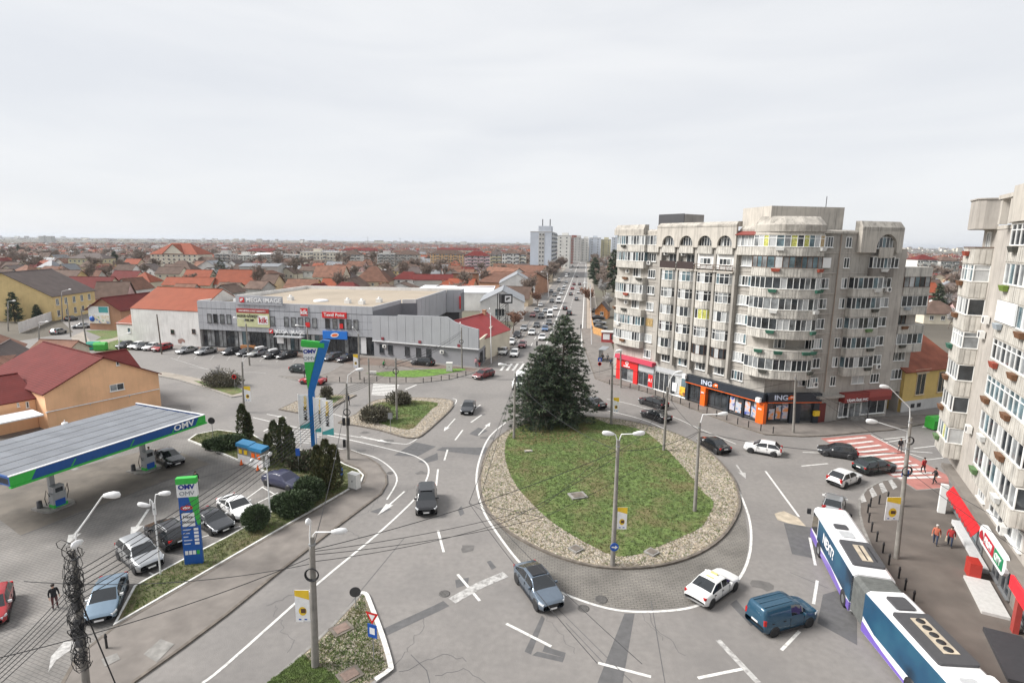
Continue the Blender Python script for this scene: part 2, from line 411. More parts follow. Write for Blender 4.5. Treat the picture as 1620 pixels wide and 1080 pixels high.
def inset(poly, d):
 n = len(poly)
 a = sum(poly[i][0] * poly[(i + 1) % n][1] - poly[(i + 1) % n][0] * poly[i][1] for i in range(n))
 if a < 0: poly = poly[::-1]
 out = []
 for i in range(n):
  p, q, r = Vector(poly[i - 1]), Vector(poly[i]), Vector(poly[(i + 1) % n])
  e1, e2 = (q - p).normalized(),(r - q).normalized()
  n1, n2 = Vector((-e1.y, e1.x)), Vector((-e2.y, e2.x))
  b = (n1 + n2); b = b.normalized() if b.length > 1e-6 else n1
  out.append(tuple(q + b * d / max(0.45, b.dot(n1))))
 return out
def inside(p, poly):
 x, y = p; c = False; n = len(poly)
 for i in range(n):
  x1, y1 = poly[i]; x2, y2 = poly[i - 1]
  if (y1 > y) != (y2 > y) and x < (x2 - x1) * (y - y1) / (y2 - y1) + x1: c = not c
 return c
def raised(name, poly, top, h=0.12, kerb=KERB, kw=0.16, surface='surface'):
 """a kerbed area: kerb prism with the paving let in between the kerb stones"""
 mb = MB(); inn = inset(poly, kw); n = len(poly)
 a = sum(poly[i][0] * poly[(i + 1) % n][1] - poly[(i + 1) % n][0] * poly[i][1] for i in range(n))
 if a < 0: poly = poly[::-1]
 mb.add([(x, y, -0.05) for x, y in poly] + [(x, y, h) for x, y in poly] + [(x, y, h) for x, y in inn] + [(x, y, h - 0.05) for x, y in inn],
           [(i + r * n, (i + 1) % n + r * n, (i + 1) % n + (r + 1) * n, i + (r + 1) * n) for r in range(3) for i in range(n)])
 o = tag(mb.build(name, kerb), kind='structure')
 sheet(surface, inset(poly, kw * 0.9), h - 0.015, top, o)
 return o

gm = MB(); R_ = 15000
gm.quad((-R_, -R_, -0.08),(R_, -R_, -0.08),(R_, R_, -0.08),(-R_, R_, -0.08))
tag(gm.build('ground', SOIL), kind='structure')

road = sheet('road', [(-60,6),(60,6),(60,60),(75,84),(120,96),(118,104),(62,90),(30,112),(17,135),(-8,140),(-40,118),(-70,126),(-90,131),(-92,150),(-150,200),(-160,190),(-112,140),(-118,112),(-75,95),(-75,40)],0.0, ASPHALT, kind='structure')
# boulevard running away through the town
bl = GP([(865.5,464),(891,438),(909,410)]); br = GP([(913.5,529),(925,449),(925,418)])
VDIR = (Vector((*G(917,412.6)[:2],)) - Vector(G(884,495)[:2])).normalized(); VN = Vector((VDIR.y, -VDIR.x))
BC = Vector(G(884,495)[:2])                       # a point on the boulevard's centre line
def bv(along, across): p = BC + VDIR * along + VN * across; return (p.x, p.y)
boulevard = sheet('boulevard', [bv(-74,-10), bv(-74,9.5), bv(1500,9.5), bv(1500,-10)],0.004, ASPHALT, kind='structure')

def line(pts, w=0.14, mat=LINE, name='lane_marking', parent=None, z=0.012, smooth=False, world_pts=False):
 P = [Vector(p) for p in (pts if world_pts else GP(pts))]; z = lift(z, mat)
 if smooth: P = smooth_path(P)
 mb = MB(); L_ = []; R2 = []
 for i, p in enumerate(P):
  t = (P[min(i + 1, len(P) - 1)] - P[max(i - 1,0)]).normalized(); n = Vector((-t.y, t.x)) * w / 2
  L_.append((*(p + n), z)); R2.append((*(p - n), z))
 k = len(P)
 mb.add(L_ + R2,[(k + i, k + i + 1, i + 1, i) for i in range(k - 1)])
 return mb.build(name, mat, road if parent is None else parent)
def shape(pts, mat=LINE, name='lane_marking', z=0.012, parent=None): return sheet(name, GP(pts), z, mat, road if parent is None else parent)

# --- roundabout island
ISL = smooth_loop(GP([(868,661),(835,669),(803,682),(777,702),(763,730),(757.5,762),(761,790),(774,815),(799,840),(835,862),(880,882),(930,896),(975,901),(1030,899),(1080,888),(1120,870),(1150,845),(1168,815),(1172,795),(1165,765),(1148,740),(1123,715),(1093,697),(1060,683),(1020,672),(980,664),(930,659.5),(898,658)]))
LAWN = smooth_loop(GP(V6([(150,610),(165,540),(220,500),(300,480),(400,466),(500,466),(570,492),(640,500),(720,525),(790,580),(850,640),(905,705),(960,775),(1000,810),(985,860),(950,915),(880,950),(800,985),(700,1025),(600,1035),(510,995),(420,945),(330,885),(260,818),(200,750),(165,680)])),2)
APR = smooth_loop(GP([(790,700),(765,740),(762,790),(783,836),(822,888),(860,918),(893,937),(952,957),(1005,964),(1062,962),(1105,953),(1148,932),(1172,905),(1183,870),(1181,830),(1166,772),(1120,725),(1060,690),(960,690)]),2)
sheet('roundabout_apron', APR, 0.006, PAVER_RING, kind='structure')
isl = raised('roundabout_island', ISL, GRAVEL, 0.16, KERB_BROWN, 0.2, 'gravel_bed')
sheet('lawn', LAWN, 0.165, GRASS, isl)

def scatter(poly, n, avoid=None, rng=RND):
 xs = [p[0] for p in poly]; ys = [p[1] for p in poly]; out = []
 while len(out) < n:
  p = (rng.uniform(min(xs), max(xs)), rng.uniform(min(ys), max(ys)))
  if inside(p, poly) and not (avoid and inside(p, avoid)): out.append(p)
 return out
def stones(name, pts, z, s0=0.06, s1=0.2, mats=None):
 mb = MB()
 for x, y in pts:
  s = RND.uniform(s0, s1); a = RND.uniform(0,6.28); h = s * RND.uniform(0.3,0.6)
  vs = [(x + s * RND.uniform(.7,1.1) * math.cos(a + k * 1.257), y + s * RND.uniform(.7,1.1) * math.sin(a + k * 1.257), z) for k in range(5)]
  vs.append((x + RND.uniform(-.2,.2) * s, y + RND.uniform(-.2,.2) * s, z + h))
  mb.add(vs, [(k, (k + 1) % 5,5) for k in range(5)], RND.randrange(3))
 return tag(mb.build(name, mats or [STONE, GRAVEL_A, GRAVEL_B]), kind='stuff')
GRAVEL_A = M('grey gravel stone', (0.30,0.27,0.23), rough=0.85, var=0.3, scale=3)
GRAVEL_B = M('tan gravel stone', (0.33,0.275,0.205), rough=0.85, var=0.3, scale=3)
def tufts(name, poly, n, z, mat, h0=0.05, h1=0.16, avoid=None):
 mb = MB()
 for x, y in scatter(poly, n, avoid):
  for _ in range(3):
   a = RND.uniform(0,6.28); h = RND.uniform(h0, h1); w = 0.03; dx, dy = math.cos(a), math.sin(a); lx = RND.uniform(-.08,.08); ly = RND.uniform(-.08,.08)
   ox, oy = x + RND.uniform(-.1,.1), y + RND.uniform(-.1,.1)
   mb.add([(ox - dx * w, oy - dy * w, z),(ox + dx * w, oy + dy * w, z),(ox + lx, oy + ly, z + h)],[(0,1,2)])
 return tag(mb.build(name, mat), kind='stuff')
BLADE = M('grass blade', (0.115,0.165,0.045), rough=0.8, var=0.35, scale=3, blotch=0.85, bl_scale=0.35, bl_col=(0.19,0.155,0.07))
ISL_IN = inset(ISL, 0.3)
stones('gravel_stones', scatter(ISL_IN, 13000, LAWN),0.145,.045,.13)
tufts('grass_blades', LAWN, 16000,0.165, BLADE)
tufts('weeds_in_gravel', ISL_IN, 3200,0.15, BLADE, 0.06,0.14, LAWN)

# manhole slabs and stone on the island
for (px, py, w, h, rz, lab, mat) in [(914,787,1.6,1.3,0.3, 'flat brown manhole slab in the middle of the roundabout lawn', KERB_BROWN),(836,716,0.9,0.5,0.2, 'small pinkish stone on the upper west side of the roundabout lawn', STONE),
                                     (911,872,0.9,0.9,0.7, 'rusty square drain cover in the gravel west of the lamp mast', KERB_BROWN),(1031,877,0.9,0.9,0.7, 'rusty square drain cover in the gravel east of the lamp mast', KERB_BROWN)]:
 p = G(px, py); mb = MB(); mb.box(0,0,0.22, w, h, 0.14); o = mb.build('manhole_slab', KERB, None, (p.x, p.y, 0), rz); tag(o, lab, 'manhole')
 mb = MB(); mb.box(0,0,0.30, w * .7, h * .7,0.04); mb.build('cover', mat, o)

# --- outlines around the roundabout
line([(800,668),(775,690),(760,722),(753.6,760),(763,803),(783,838),(820,887),(857,919),(893,939),(950,959),(1000,967),(1060,965.5),(1105,957),(1150,934),(1177,902),(1188,860),(1184,815),(1164,768),(1140,737),(1105.5,705.5),(1055,680),(1015,663),(960,649)],0.2, smooth=True)
line([(960,631),(993,638),(1015,644),(1064,659),(1104,677),(1164,702)],0.14, smooth=True)
# --- lane dashes, arrows, stop lines
DASH = [[(693,839),(702,873)],[(724,908),(759,950)],[(801,986),(872,1022)],[(946,1048),(1030,1070)],[(1104,1072),(1182,1056)],[(1236,1028),(1265,998)],[(1287,955),(1293,918)],
  [(1211,745),(1264,817)],[(1290,894),(1281,850)],[(703,728),(708,711)],[(720,696),(732,680)],[(745,668),(762,656)],[(690,768),(693,742)],[(1268,737),(1310,733)],[(742,655),(760,640)]]
for d in DASH: line(d, 0.2)
line([(1136,1012),(1200,1080)],0.35, LINE_WORN)
line([(320,1080),(360,1049),(500,925),(600,842),(660,785),(672,762)],0.2, smooth=True)
line([(518,688),(560,697),(640,716),(664,725),(676,735),(678,748),(672,765)],0.18, smooth=True)
line([(545,712),(590,722),(618,740),(628,760),(612,790)],0.16, smooth=True)
line([(400,660),(470,676),(560,690),(628,701),(655,697),(700,660),(722,635),(716,630)],0.15, smooth=True)
line([(505,648),(570,667)],0.15)
line([(641,616),(659,608.5)],0.3); line([(417,682),(452,664)],0.25)
# arrow markings
def arrow(tail, head, w=0.16, hw=0.7, hl=1.6, mat=LINE):
 a, b = Vector(GP([tail])[0]), Vector(GP([head])[0]); t = (b - a).normalized(); n = Vector((-t.y, t.x)); c = b - t * hl
 poly = [a + n * w / 2, a - n * w / 2, c - n * w / 2, c - n * hw / 2, b, c + n * hw / 2, c + n * w / 2]
 sheet('arrow_marking', [tuple(p) for p in poly],0.012, mat, road)
arrow((640,777),(597,815),0.18,0.75,2.2); arrow((720,662),(702,682)); arrow((757,688),(776,668)); arrow((571,690),(616,700)); arrow((422,655),(455,661))
arrow((530,708),(570,716))
for q in ([(140,817),(105,862)],[(235,805),(206,849)]): arrow(q[0], q[1],0.22,0.9,1.8, LINE)
shape(VF([(275,1018),(290,930),(365,845),(430,840),(420,880),(320,950)]), LINE_WORN)
arrow((1165,735),(1180,757),0.2,0.8,1.6, LINE_WORN)
# give-way hatch (worn white band across the entry road)
line([(800,908),(760,925),(715,950)],0.75, LINE_WORN); line([(706,954),(690,962),(640,985),(608,1000)],0.7, ASPHALT_DARK, 'asphalt_patch', z=0.008)
OIL = M('oil darkened asphalt', (.125,.118,.112),.6,.15,2)
# asphalt repairs
for q in ([(1240,827),(1290,835),(1292,884),(1253,876)],[(1302,940),(1355,925),(1356,1020),(1293,985)],[(988,970),(1004,970),(985,1080),(945,1080)],[(857,973),(862,978),(840,1035),(830,1030)],
          [(842,1036),(850,1030),(893,1040),(890,1047)],[(862,1020),(875,1026),(895,1032),(893,1040),(858,1030)],[(661,730),(692,716),(693,727),(672,733)],[(623,720),(657,699),(690,706),(660,722)],[(585,809),(605,802),(620,805),(602,813)],
          [(720,917),(742,913),(740,924),(722,930)],[(742,686),(757,676),(772,681),(755,690)],[(724,806),(730,800),(735,812),(728,816)],[(700,707),(790,708),(760,720),(690,712)],[(770,888),(776,886),(785,897),(778,901)],[(1155,955),(1165,948),(1195,985),(1188,990)]):
 shape(q, ASPHALT_DARK, 'asphalt_patch', 0.008)
SAND = M('spilt sand and dust', (0.42,0.36,0.28), rough=0.95, var=0.2, scale=1.5)
shape([(1225,812),(1240,808),(1262,818),(1275,832),(1250,828),(1230,822)], SAND, 'sand_patch', 0.01)
# tyre-polished seams in the asphalt
for q in ([(1030,950),(1052,1080)],[(895,985),(985,1080)],[(880,960),(1000,1079)],[(640,850),(570,935),(550,960)],[(1250,905),(1310,930)],[(650,1035),(675,1060),(680,1080)]):
 line(q, 0.05, ASPHALT_DARK, 'tar_seam', z=0.010)
rc = random.Random(21)
for k in range(46):                                                   # fine meandering cracks and filled seams
 p = Vector((rc.uniform(-32,34), rc.uniform(24,80))); a = rc.uniform(0,6.28); Q_ = [p]
 b_ = 0
 for j in range(rc.randint(8,22)): b_ = rc.uniform(-.9,.9); p = p + Vector((math.cos(a + b_), math.sin(a + b_))) * rc.uniform(.15,.5); Q_.append(p)
 if not any(inside(q, ISL) for q in Q_): line(Q_, rc.uniform(.02,.04), ASPHALT_DARK, 'tar_seam', z=.010, world_pts=True)
for k in range(26):                                                   # darker worn patches and oil drips
 p = Vector((rc.uniform(-25,34), rc.uniform(26,78))); r = rc.uniform(.25,.8)
 if not inside(p, inset(ISL, -1)): sheet('oil_stain', [tuple(p + Vector((math.cos(j * .7) * r * rc.uniform(.5,1.5), math.sin(j * .7) * r * rc.uniform(.5,1.2)))) for j in range(9)],.009, OIL, road)
# manhole covers on the carriageway
IRON = M('cast iron cover', (0.09,0.085,0.08), rough=0.6, var=0.25, scale=9)
for px, py, r in ((703,939,0.4),(951,948,0.45),(923,962,0.4),(617,748,0.35),(1405,865,0.3),(1420,900,0.0)):
 if r:
  mb = MB(); p = G(px, py); mb.lathe([(r, 0),(r, 0.02),(r * 0.8,0.024),(r * .75,0.018),(0.02,0.02)],16,(p.x, p.y, 0.0)); mb.build('manhole_cover', IRON, road)

# --- pedestrian crossings
for i in range(5):                                                    # boulevard crossing
 x0 = 790 + i * 9.5
 shape([(x0,586),(x0 + 4.5,586),(x0 + 12,575),(x0 + 8.5,575)], LINE, 'crossing_stripe')
line([(800,573),(828,573)],0.25)
for i in range(8):                                                    # crossing behind the bushy island
 y0 = 607 + i * 2.3
 shape([(591 - i * .4, y0),(632 - i * 1.0, y0 + 1.4),(631 - i * 1.0, y0 + 2.6),(590 - i * .4, y0 + 1.2)], LINE, 'crossing_stripe')
for i in range(6):                                                    # crossing beside the filling station
 y0 = 680 + i * 3.2
 shape([(462 - i * 4, y0),(516 - i * 5, y0 + 4),(514 - i * 5, y0 + 5.6),(460 - i * 4, y0 + 1.6)], LINE_WORN, 'crossing_stripe')
# red crossing by the right-hand block
RC = [(1298,693),(1376,687),(1500,752),(1502,772),(1452,776),(1420,757),(1372,734)]
shape(RC, RED_LANE, 'red_crossing', 0.008)
for i in range(11):
 t = i / 10.0
 l = (1307 + 112 * t, 696.5 + 58 * t ** 0.92); r = (1367 + 118 * t, 690.5 + 62 * t)
 shape([l, r, (r[0] + 5, r[1] + 1.6 + 1.2 * t),(l[0] + 5, l[1] + 1.8 + 1.2 * t)], LINE, 'crossing_stripe')
for q in ([(1378,688),(1424,712),(1468,727),(1492,724)],[(1394,695),(1432,691)],[(1445,709),(1480,705)],[(1400,700),(1440,693)],[(1430,713),(1475,716)]): line(q, 0.16, LINE)
shape([(1463,672),(1478,674),(1472,678),(1458,676)], LINE, 'lane_marking')
line([(1270,715),(1296,716)],0.16)

# --- pavements and traffic islands
raised('pavement', GP([(1700,1230),(1560,1120),(1500,1040),(1440,965),(1416,930),(1397,898),(1375,863),(1363,834),(1358,812),(1358,790),(1369,774),(1391,762),(1419,756),(1450,776),(1500,772),(1560,800),(1700,900)]), WALK_BROWN, 0.12, KERB, 0.18)
# white blocks painted on the corner kerb ramp
for q in ([(1366,780),(1371,793),(1363,795),(1361,787)],[(1380,770),(1388,783),(1380,787),(1375,775)],[(1396,762),(1404,777),(1396,780),(1390,765)],[(1411,758),(1420,770),(1413,774),(1405,760)]):
 sheet('kerb_ramp_stripe', GP(q, 0.12),0.128, LINE_WORN, road)
raised('pavement', GP([(941,599),(933,575),(922,545),(920,520),(960,520),(983,590),(990,602),(1204,672),(1298,671),(1330,664),(1420,659),(1500,655),(1500,664),(1412,681),(1366,684.5),(1310,690),(1270,691.5),(1210,688),(1160,672),(1115,655),(1070,637),(1026,622),(990,611),(960,606)]), WALK, 0.12, KERB_BROWN, 0.18)
raised('pavement', GP([(440,595),(467,602),(517,605),(615,607.5),(659,606.5),(711,600.6),(745,591.5),(773,581),(806,556),(840,505),(868,452),(857,452),(786,553),(757,583),(700,579),(592,565),(560,560),(545,575),(518,590),(500,596)]), WALK, 0.12, KERB, 0.18)
sheet('shopfront_paving', GP([(300,549),(592,567),(755,584),(750,588),(700,584),(560,577),(430,560),(300,553)]),0.125, PAVER_RED, kind='structure')
GR1 = GP(V2([(690,965),(860,952),(1100,940),(1290,936),(1300,945),(1230,958),(1100,980),(980,990),(800,985)]),0.13)
lawn2 = tag(sheet('lawn', GR1,0.14, GRASS_BRIGHT), kind='structure')
BI = smooth_loop(GP(V4([(700,393),(800,345),(880,280),(960,258),(1100,250),(1250,254),(1340,264),(1362,285),(1340,325),(1260,400),(1180,468),(1130,483),(1060,474),(950,440),(800,410)])),2)
BG = smooth_loop(GP(V4([(850,368),(880,300),(980,275),(1100,266),(1270,283),(1240,315),(1180,375),(1125,430),(1060,430),(940,400)])),2)
i2 = raised('traffic_island', BI, GRAVEL, 0.15, KERB_BROWN, 0.18, 'gravel_bed'); sheet('lawn', BG, 0.155, GRASS, i2)
stones('gravel_stones', scatter(inset(BI, 0.25),2500, BG),0.135); tufts('grass_blades', BG, 3000,0.155, BLADE)
SI = GP(V4([(362,318),(460,272),(600,238),(700,233),(808,236),(720,280),(640,325),(560,338),(460,336)]))
i3 = raised('traffic_island', SI, GRAVEL, 0.15, KERB_BROWN, 0.18, 'gravel_bed'); SG = GP(V4([(578,278),(600,246),(700,243),(735,246),(690,275),(640,300),(590,305)])); sheet('lawn', SG, 0.155, GRASS, i3)
stones('gravel_stones', scatter(inset(SI, 0.25),900, SG),0.135)
MI = GP([(238,590),(262,589),(300,596),(330,602),(372,610),(395,619),(388,626),(366,629),(330,616),(280,601),(248,595)])
i4 = raised('traffic_island', MI, PATH, 0.14, KERB, 0.18, 'paving'); sheet('lawn', GP([(306,603),(335,606),(372,612),(388,620),(368,626),(332,614)]),0.15, GRASS, i4)
RUSTY = M('rusty brown cover', (.19,.135,.11),.8,.2,3)
# triangular island with gravel, bottom of the picture
TI = smooth_loop(GP(V5([(745,590),(762,572),(785,574),(805,600),(830,665),(880,800),(915,900),(940,985),(932,1015),(880,1060),(780,1130),(500,1240),(180,1240),(160,1150),(250,1065),(380,955),(480,865),(600,750),(700,640)])),2)
i5 = raised('traffic_island', TI, GRAVEL, 0.15, KERB, 0.2, 'gravel_bed')
line(V5([(760,575),(790,585),(820,655),(880,815),(928,985),(918,1018),(840,1072)]),0.3, WHITE_KERB, 'painted_kerb', parent=i5, z=0.156, smooth=True)
TG = GP(V5([(430,935),(500,985),(600,1040),(660,1075),(640,1180),(250,1190),(230,1090),(300,1040)])); sheet('lawn', TG, 0.156, GRASS, i5)
stones('gravel_stones', scatter(inset(TI, 0.35),5000, TG),0.135,0.04,0.12); tufts('grass_blades', TG, 4000,0.156, BLADE, .03,.08)
tufts('weeds_in_gravel', inset(TI, 0.4),4200,0.14, BLADE, 0.05,0.12, TG)
for x, y, lab in ((650,785, 'brown manhole slab in the gravel of the triangular island near its tip'),(697,1050, 'brown manhole slab at the bottom edge of the triangular island')):
 p = G(*V5([(x, y)])[0]); mb = MB(); mb.box(0,0,0.17,1.25,1.05,0.1); o = tag(mb.build('manhole_slab', KERB_BROWN, None, (p.x, p.y, 0),0.75), lab, 'manhole')
 mb = MB(); mb.box(0,0,0.235,.85,.7,0.03); mb.build('cover', RUSTY, o)

# --- filling station: forecourt, pavement along the road, lawn strip
sheet('forecourt', GP([(-120,1330),(-160,800),(-60,700),(180,640),(300,640),(312,680),(296,697),(345,716),(425,752),(470,775),(440,800),(360,848),(292,884),(230,917),(211,928),(181,990),(160,1040),(140,1120)]),0.006, PAVER, kind='structure')
sheet('concrete_pad', GP([(-60,790),(0,822),(33,847),(120,812),(211,780),(332,734),(290,717),(230,712),(0,770)]),0.010, CONCRETE_PAD, kind='structure')
for q in ([(33,847),(211,780),(332,734)],[(210,786),(390,735)]): line(q, 0.12, ASPHALT_DARK, 'drain_slot', z=0.016)
for x, y in ((655,785),(450,853)):
 c = VG([(x - 40, y),(x, y - 12),(x + 40, y),(x, y + 12)]); shape(c, KERB, 'tank_cover', 0.014)
WK = GP([(214,1080),(290,1026),(360,973.5),(440,908),(520,845),(604,782),(613,766),(612,752),(600,735),(580,722),(553,712),(520,712),(545,733),(568,742),(578,752),(574,764),(545,781),(460,830),(360,888),(260,946),(178,994),(120,1040),(95,1085),(60,1180),(120,1180)])
raised('pavement', WK, WALK, 0.12, KERB_BROWN, 0.2)
LW = GP([(179,992),(212,929),(231,918),(292,885),(360,850),(430,810),(470,782),(430,752),(340,714),(297,697),(310,688),(345,681),(400,688),(420,700),(470,712),(520,720),(545,735),(567,744),(576,753),(572,763),(545,780),(460,829),(360,887),(260,945)])
lw = raised('lawn_strip', LW, GRASS_DRY, 0.16, WHITE_KERB, 0.16, 'lawn')
tufts('grass_blades', inset(LW, 0.3),7000,0.15, BLADE)
for q in ([(236,905),(248,912)],[(351,830),(382,812)],[(404,797),(440,779)],[(414,770),(437,783)],[(388,790),(417,769)],[(318,850),(380,832)]): line(q, 0.13, LINE, z=0.016)
# concrete slabs let into the pavement
for q in ([(227,1034),(254,1010),(276,1018),(248,1047)],[(160,1042),(185,1032),(190,1042),(166,1054)]): sheet('concrete_slab', GP(q, 0.12),0.125, KERB, kind='structure')
# parking place surface markings by the store, boulevard lines
for q in ([(270,566),(330,585),(420,590)],[(300,580),(360,588)]): line(q, 0.14, LINE_WORN)
for i in range(14): line([(287 + i * 26,560 + i * .9),(281 + i * 26,567 + i * .9)],0.12, LINE_WORN)
line([bv(-66,0), bv(600,0)],0.3, LINE, world_pts=True, parent=boulevard)
line([bv(-62,8.4), bv(500,8.4)],0.3, LINE, world_pts=True, parent=boulevard); line([bv(-62,-6.3), bv(300,-6.3)],0.35, PATH, world_pts=True, parent=boulevard)
for k in range(38): line([bv(-64 + k * 9,3.6), bv(-60 + k * 9,3.6)],0.15, LINE, world_pts=True, parent=boulevard); line([bv(-64 + k * 9,-3.4), bv(-60 + k * 9,-3.4)],0.15, LINE, world_pts=True, parent=boulevard)
bp_ = tag(sheet('pavement', [bv(-66,9.6), bv(-66,13.5), bv(500,13.5), bv(500,9.6)],0.02, PATH), kind='structure')
tag(sheet('pavement', [bv(-5,-10.1), bv(-5,-15), bv(500,-15), bv(500,-10.1)],0.02, PATH), kind='structure')
# left street, verge and footway by the billboard house
tag(sheet('verge', GP([(135,523),(194,522),(216,535),(216,548),(200,556),(150,556),(140,545),(160,533)]),0.02, GRASS), kind='structure')
tag(sheet('footway', GP([(112,533),(132,524),(143,540),(175,536),(205,528),(208,531),(150,548),(135,552),(118,545)]),0.03, PATH), kind='structure')

# ================================================================ APARTMENT BLOCKS
class Face:
 """a facade: x runs along it, y into the house, so -y is outside"""
 def __init__(s, parent, o, d):
  s.p = parent; s.o = Vector(o); s.d = Vector(d).normalized(); s.n = Vector((s.d.y, -s.d.x)); s.rz = math.atan2(s.d.y, s.d.x); s.po = Vector(parent.location[:2])
 def w(s, x, off=0.0): return s.o + s.d * x + s.n * off
 def put(s, name, mesh, x, z, off=0.0, parent=None):
  q = s.w(x, off) - s.po
  return put(name, mesh, s.p, (q.x, q.y, z), s.rz)
 def text(s, txt, size, mat, x, z, off, bold=0.0, sx=1.0, name='lettering'):
  q = s.w(x, off) - s.po
  return put(name, text_mesh(txt, size, mat, 0.03, bold, sx), s.p, (q.x, q.y, z), rot=(math.pi / 2,0, s.rz))

GL = [GLASS, GLASS_MID, CURTAIN, GLASS_BLUE, GLASS_YELLOW, GLASS_WARM]
WEIGHT = {'mix': (6,3,1.4,1,0,0), 'dark': (7,2,.6,.6,0,0), 'yellow': (.5,.5,1.5,0,6,.6), 'mixyellow': (1,2,2,2,3,1), 'blue': (1,2,1,5,0,0), 'curtain': (1,2,5,0,0,0)}
def pick(style): return RND.choices(range(6), WEIGHT[style])[0]
_wc = {}
def window_meshes(w, h, n, style='mix', fm=None, var=None, transom=False):
 var = RND.randrange(5) if var is None else var
 fm = fm or WHITE
 key = (round(w, 2), round(h, 2), n, style, fm.name, var, transom)
 if key in _wc: return _wc[key]
 f = MB(); t = 0.062; d = 0.09
 f.bb(-w / 2, w / 2,-d, 0.02,-h / 2,-h / 2 + t); f.bb(-w / 2, w / 2,-d, 0.02, h / 2 - t, h / 2)
 for i in range(n + 1):
  x = -w / 2 + w * i / n; x = min(max(x, -w / 2 + t / 2), w / 2 - t / 2)
  f.bb(x - t / 2, x + t / 2,-d + .003,0.017,-h / 2 + t, h / 2 - t)
 if transom: f.bb(-w / 2 + t, w / 2 - t, -d + .006,0.01, h * .2, h * .2 + .06)
 f.bb(-w / 2 - .08, w / 2 + .08,-.2,.02,-h / 2 - .07,-h / 2 - .003)       # sill
 g = MB()
 for i in range(n):
  x0, x1 = -w / 2 + w * i / n, -w / 2 + w * (i + 1) / n
  g.quad((x0,-.03,-h / 2),(x1,-.03,-h / 2),(x1,-.03, h / 2),(x0,-.03, h / 2), pick(style))
 _wc[key] = (f.mesh('window', fm), g.mesh('pane', GL))
 return _wc[key]
def window(face, x, z, w, h=1.35, n=3, style='mix', off=0.0, fm=None, transom=False):
 a, b = window_meshes(w, h, n, style, fm, None, transom)
 o = face.put('window', a, x, z, off)
 put('pane', b, o)
 return o
def offset_path(P, d):
 out = []
 for i, p in enumerate(P):
  p = Vector(p); a = Vector(P[max(i - 1,0)]); b = Vector(P[min(i + 1, len(P) - 1)]); t = (b - a).normalized()
  out.append(tuple(p + Vector((-t.y, t.x)) * -d))
 return out
_gc = {}
def glazing_meshes(P, h, per, style, fm, transom, var):
 key = (tuple((round(x, 2), round(y, 2)) for x, y in P), round(h, 2), per, style, fm.name, transom, var)
 if key in _gc: return _gc[key]
 f = MB(); g = MB(); t = 0.058
 for i in range(len(P) - 1):
  a, b = Vector(P[i]), Vector(P[i + 1]); L_ = (b - a).length; rz = math.atan2((b - a).y, (b - a).x); n = max(1, round(L_ / per))
  m = (a + b) / 2
  f.box(m.x, m.y, t / 2, L_, .1, t, rz); f.box(m.x, m.y, h - t / 2, L_, .1, t, rz)
  if transom: f.box(m.x, m.y, h * .72, L_, .08,.06, rz)
  for k in range(n + (1 if i == len(P) - 2 else 0)):
   q = a.lerp(b, k / n); f.box(q.x, q.y, h / 2, t * 1.2,.11, h - .01, rz)
  for k in range(n):
   q0, q1 = a.lerp(b, k / n), a.lerp(b, (k + 1) / n)
   g.quad((q0.x, q0.y, 0.01),(q1.x, q1.y, 0.01),(q1.x, q1.y, h - .01),(q0.x, q0.y, h - .01), pick(style))
 _gc[key] = (f.mesh('window', fm), g.mesh('pane', GL))
 return _gc[key]
_pc = {}
def parapet_mesh(P, ph, solid, mat, ribs=0.34):
 key = (tuple((round(x, 2), round(y, 2)) for x, y in P), round(ph, 2), solid, mat.name)
 if key in _pc: return _pc[key]
 mb = MB(); Pi = offset_path(P, -0.12)
 mb.prism(list(P),0,0.16)
 if solid: mb.prism(list(P),0.163, ph)
 else:
  for i in range(len(P) - 1):
   a, b, c, d = P[i], P[i + 1], Pi[i + 1], Pi[i]; mb.prism([a, b, c, d],0.163, ph)
 # vertical precast joints, proud ribs
 for i in range(len(P) - 1):
  a, b = Vector(P[i]), Vector(P[i + 1]); L_ = (b - a).length; rz = math.atan2((b - a).y, (b - a).x); k = int(L_ / ribs)
  for j in range(k):
   q = a.lerp(b, (j + .5) / max(k, 1)); mb.box(q.x, q.y, ph / 2, ribs * .72,.05, ph - .12, rz)
 mb2 = offset_path(P, 0.05)
 mb.prism(mb2, ph + .003, ph + .06)
 _pc[key] = mb.mesh('parapet', mat)
 return _pc[key]
def planter_mesh(w=1.1):
 mb = MB()
 mb.add([(-w / 2 + .1,-.3,-.2),(w / 2 - .1,-.3,-.2),(w / 2 - .1,-.06,-.2),(-w / 2 + .1,-.06,-.2),(-w / 2,-.4,.2),(w / 2,-.4,.2),(w / 2,-.06,.2),(-w / 2,-.06,.2)],
           [(3,2,1,0),(4,5,6,7),(0,1,5,4),(1,2,6,5),(2,3,7,6),(3,0,4,7)])
 return mb
PLANT = {k: planter_mesh().mesh('planter', plain(f'{k} planter', c)) for k, c in dict(red=(.30,.06,.035), brown=(.16,.075,.035), green=(.03,.12,.08), white=(.62,.62,.6), olive=(.15,.22,.03), grey=(.33,.37,.40), dark=(.06,.06,.05), mid=(.11,.20,.08)).items()}
def ac_mesh():
 mb = MB(); mb.bb(-.42,.42,-.45,-.1,-.3,.3)
 mb.add([(.08 + .24 * math.cos(k * math.pi / 7),-.455,.24 * math.sin(k * math.pi / 7)) for k in range(14)],[tuple(range(14))],1)
 mb.bb(-.35,-.31,-.12,0,-.36,-.3); mb.bb(.31,.35,-.12,0,-.36,-.3)
 return mb.mesh('air_conditioner', [AC_WHITE, DARK])
AC = ac_mesh()
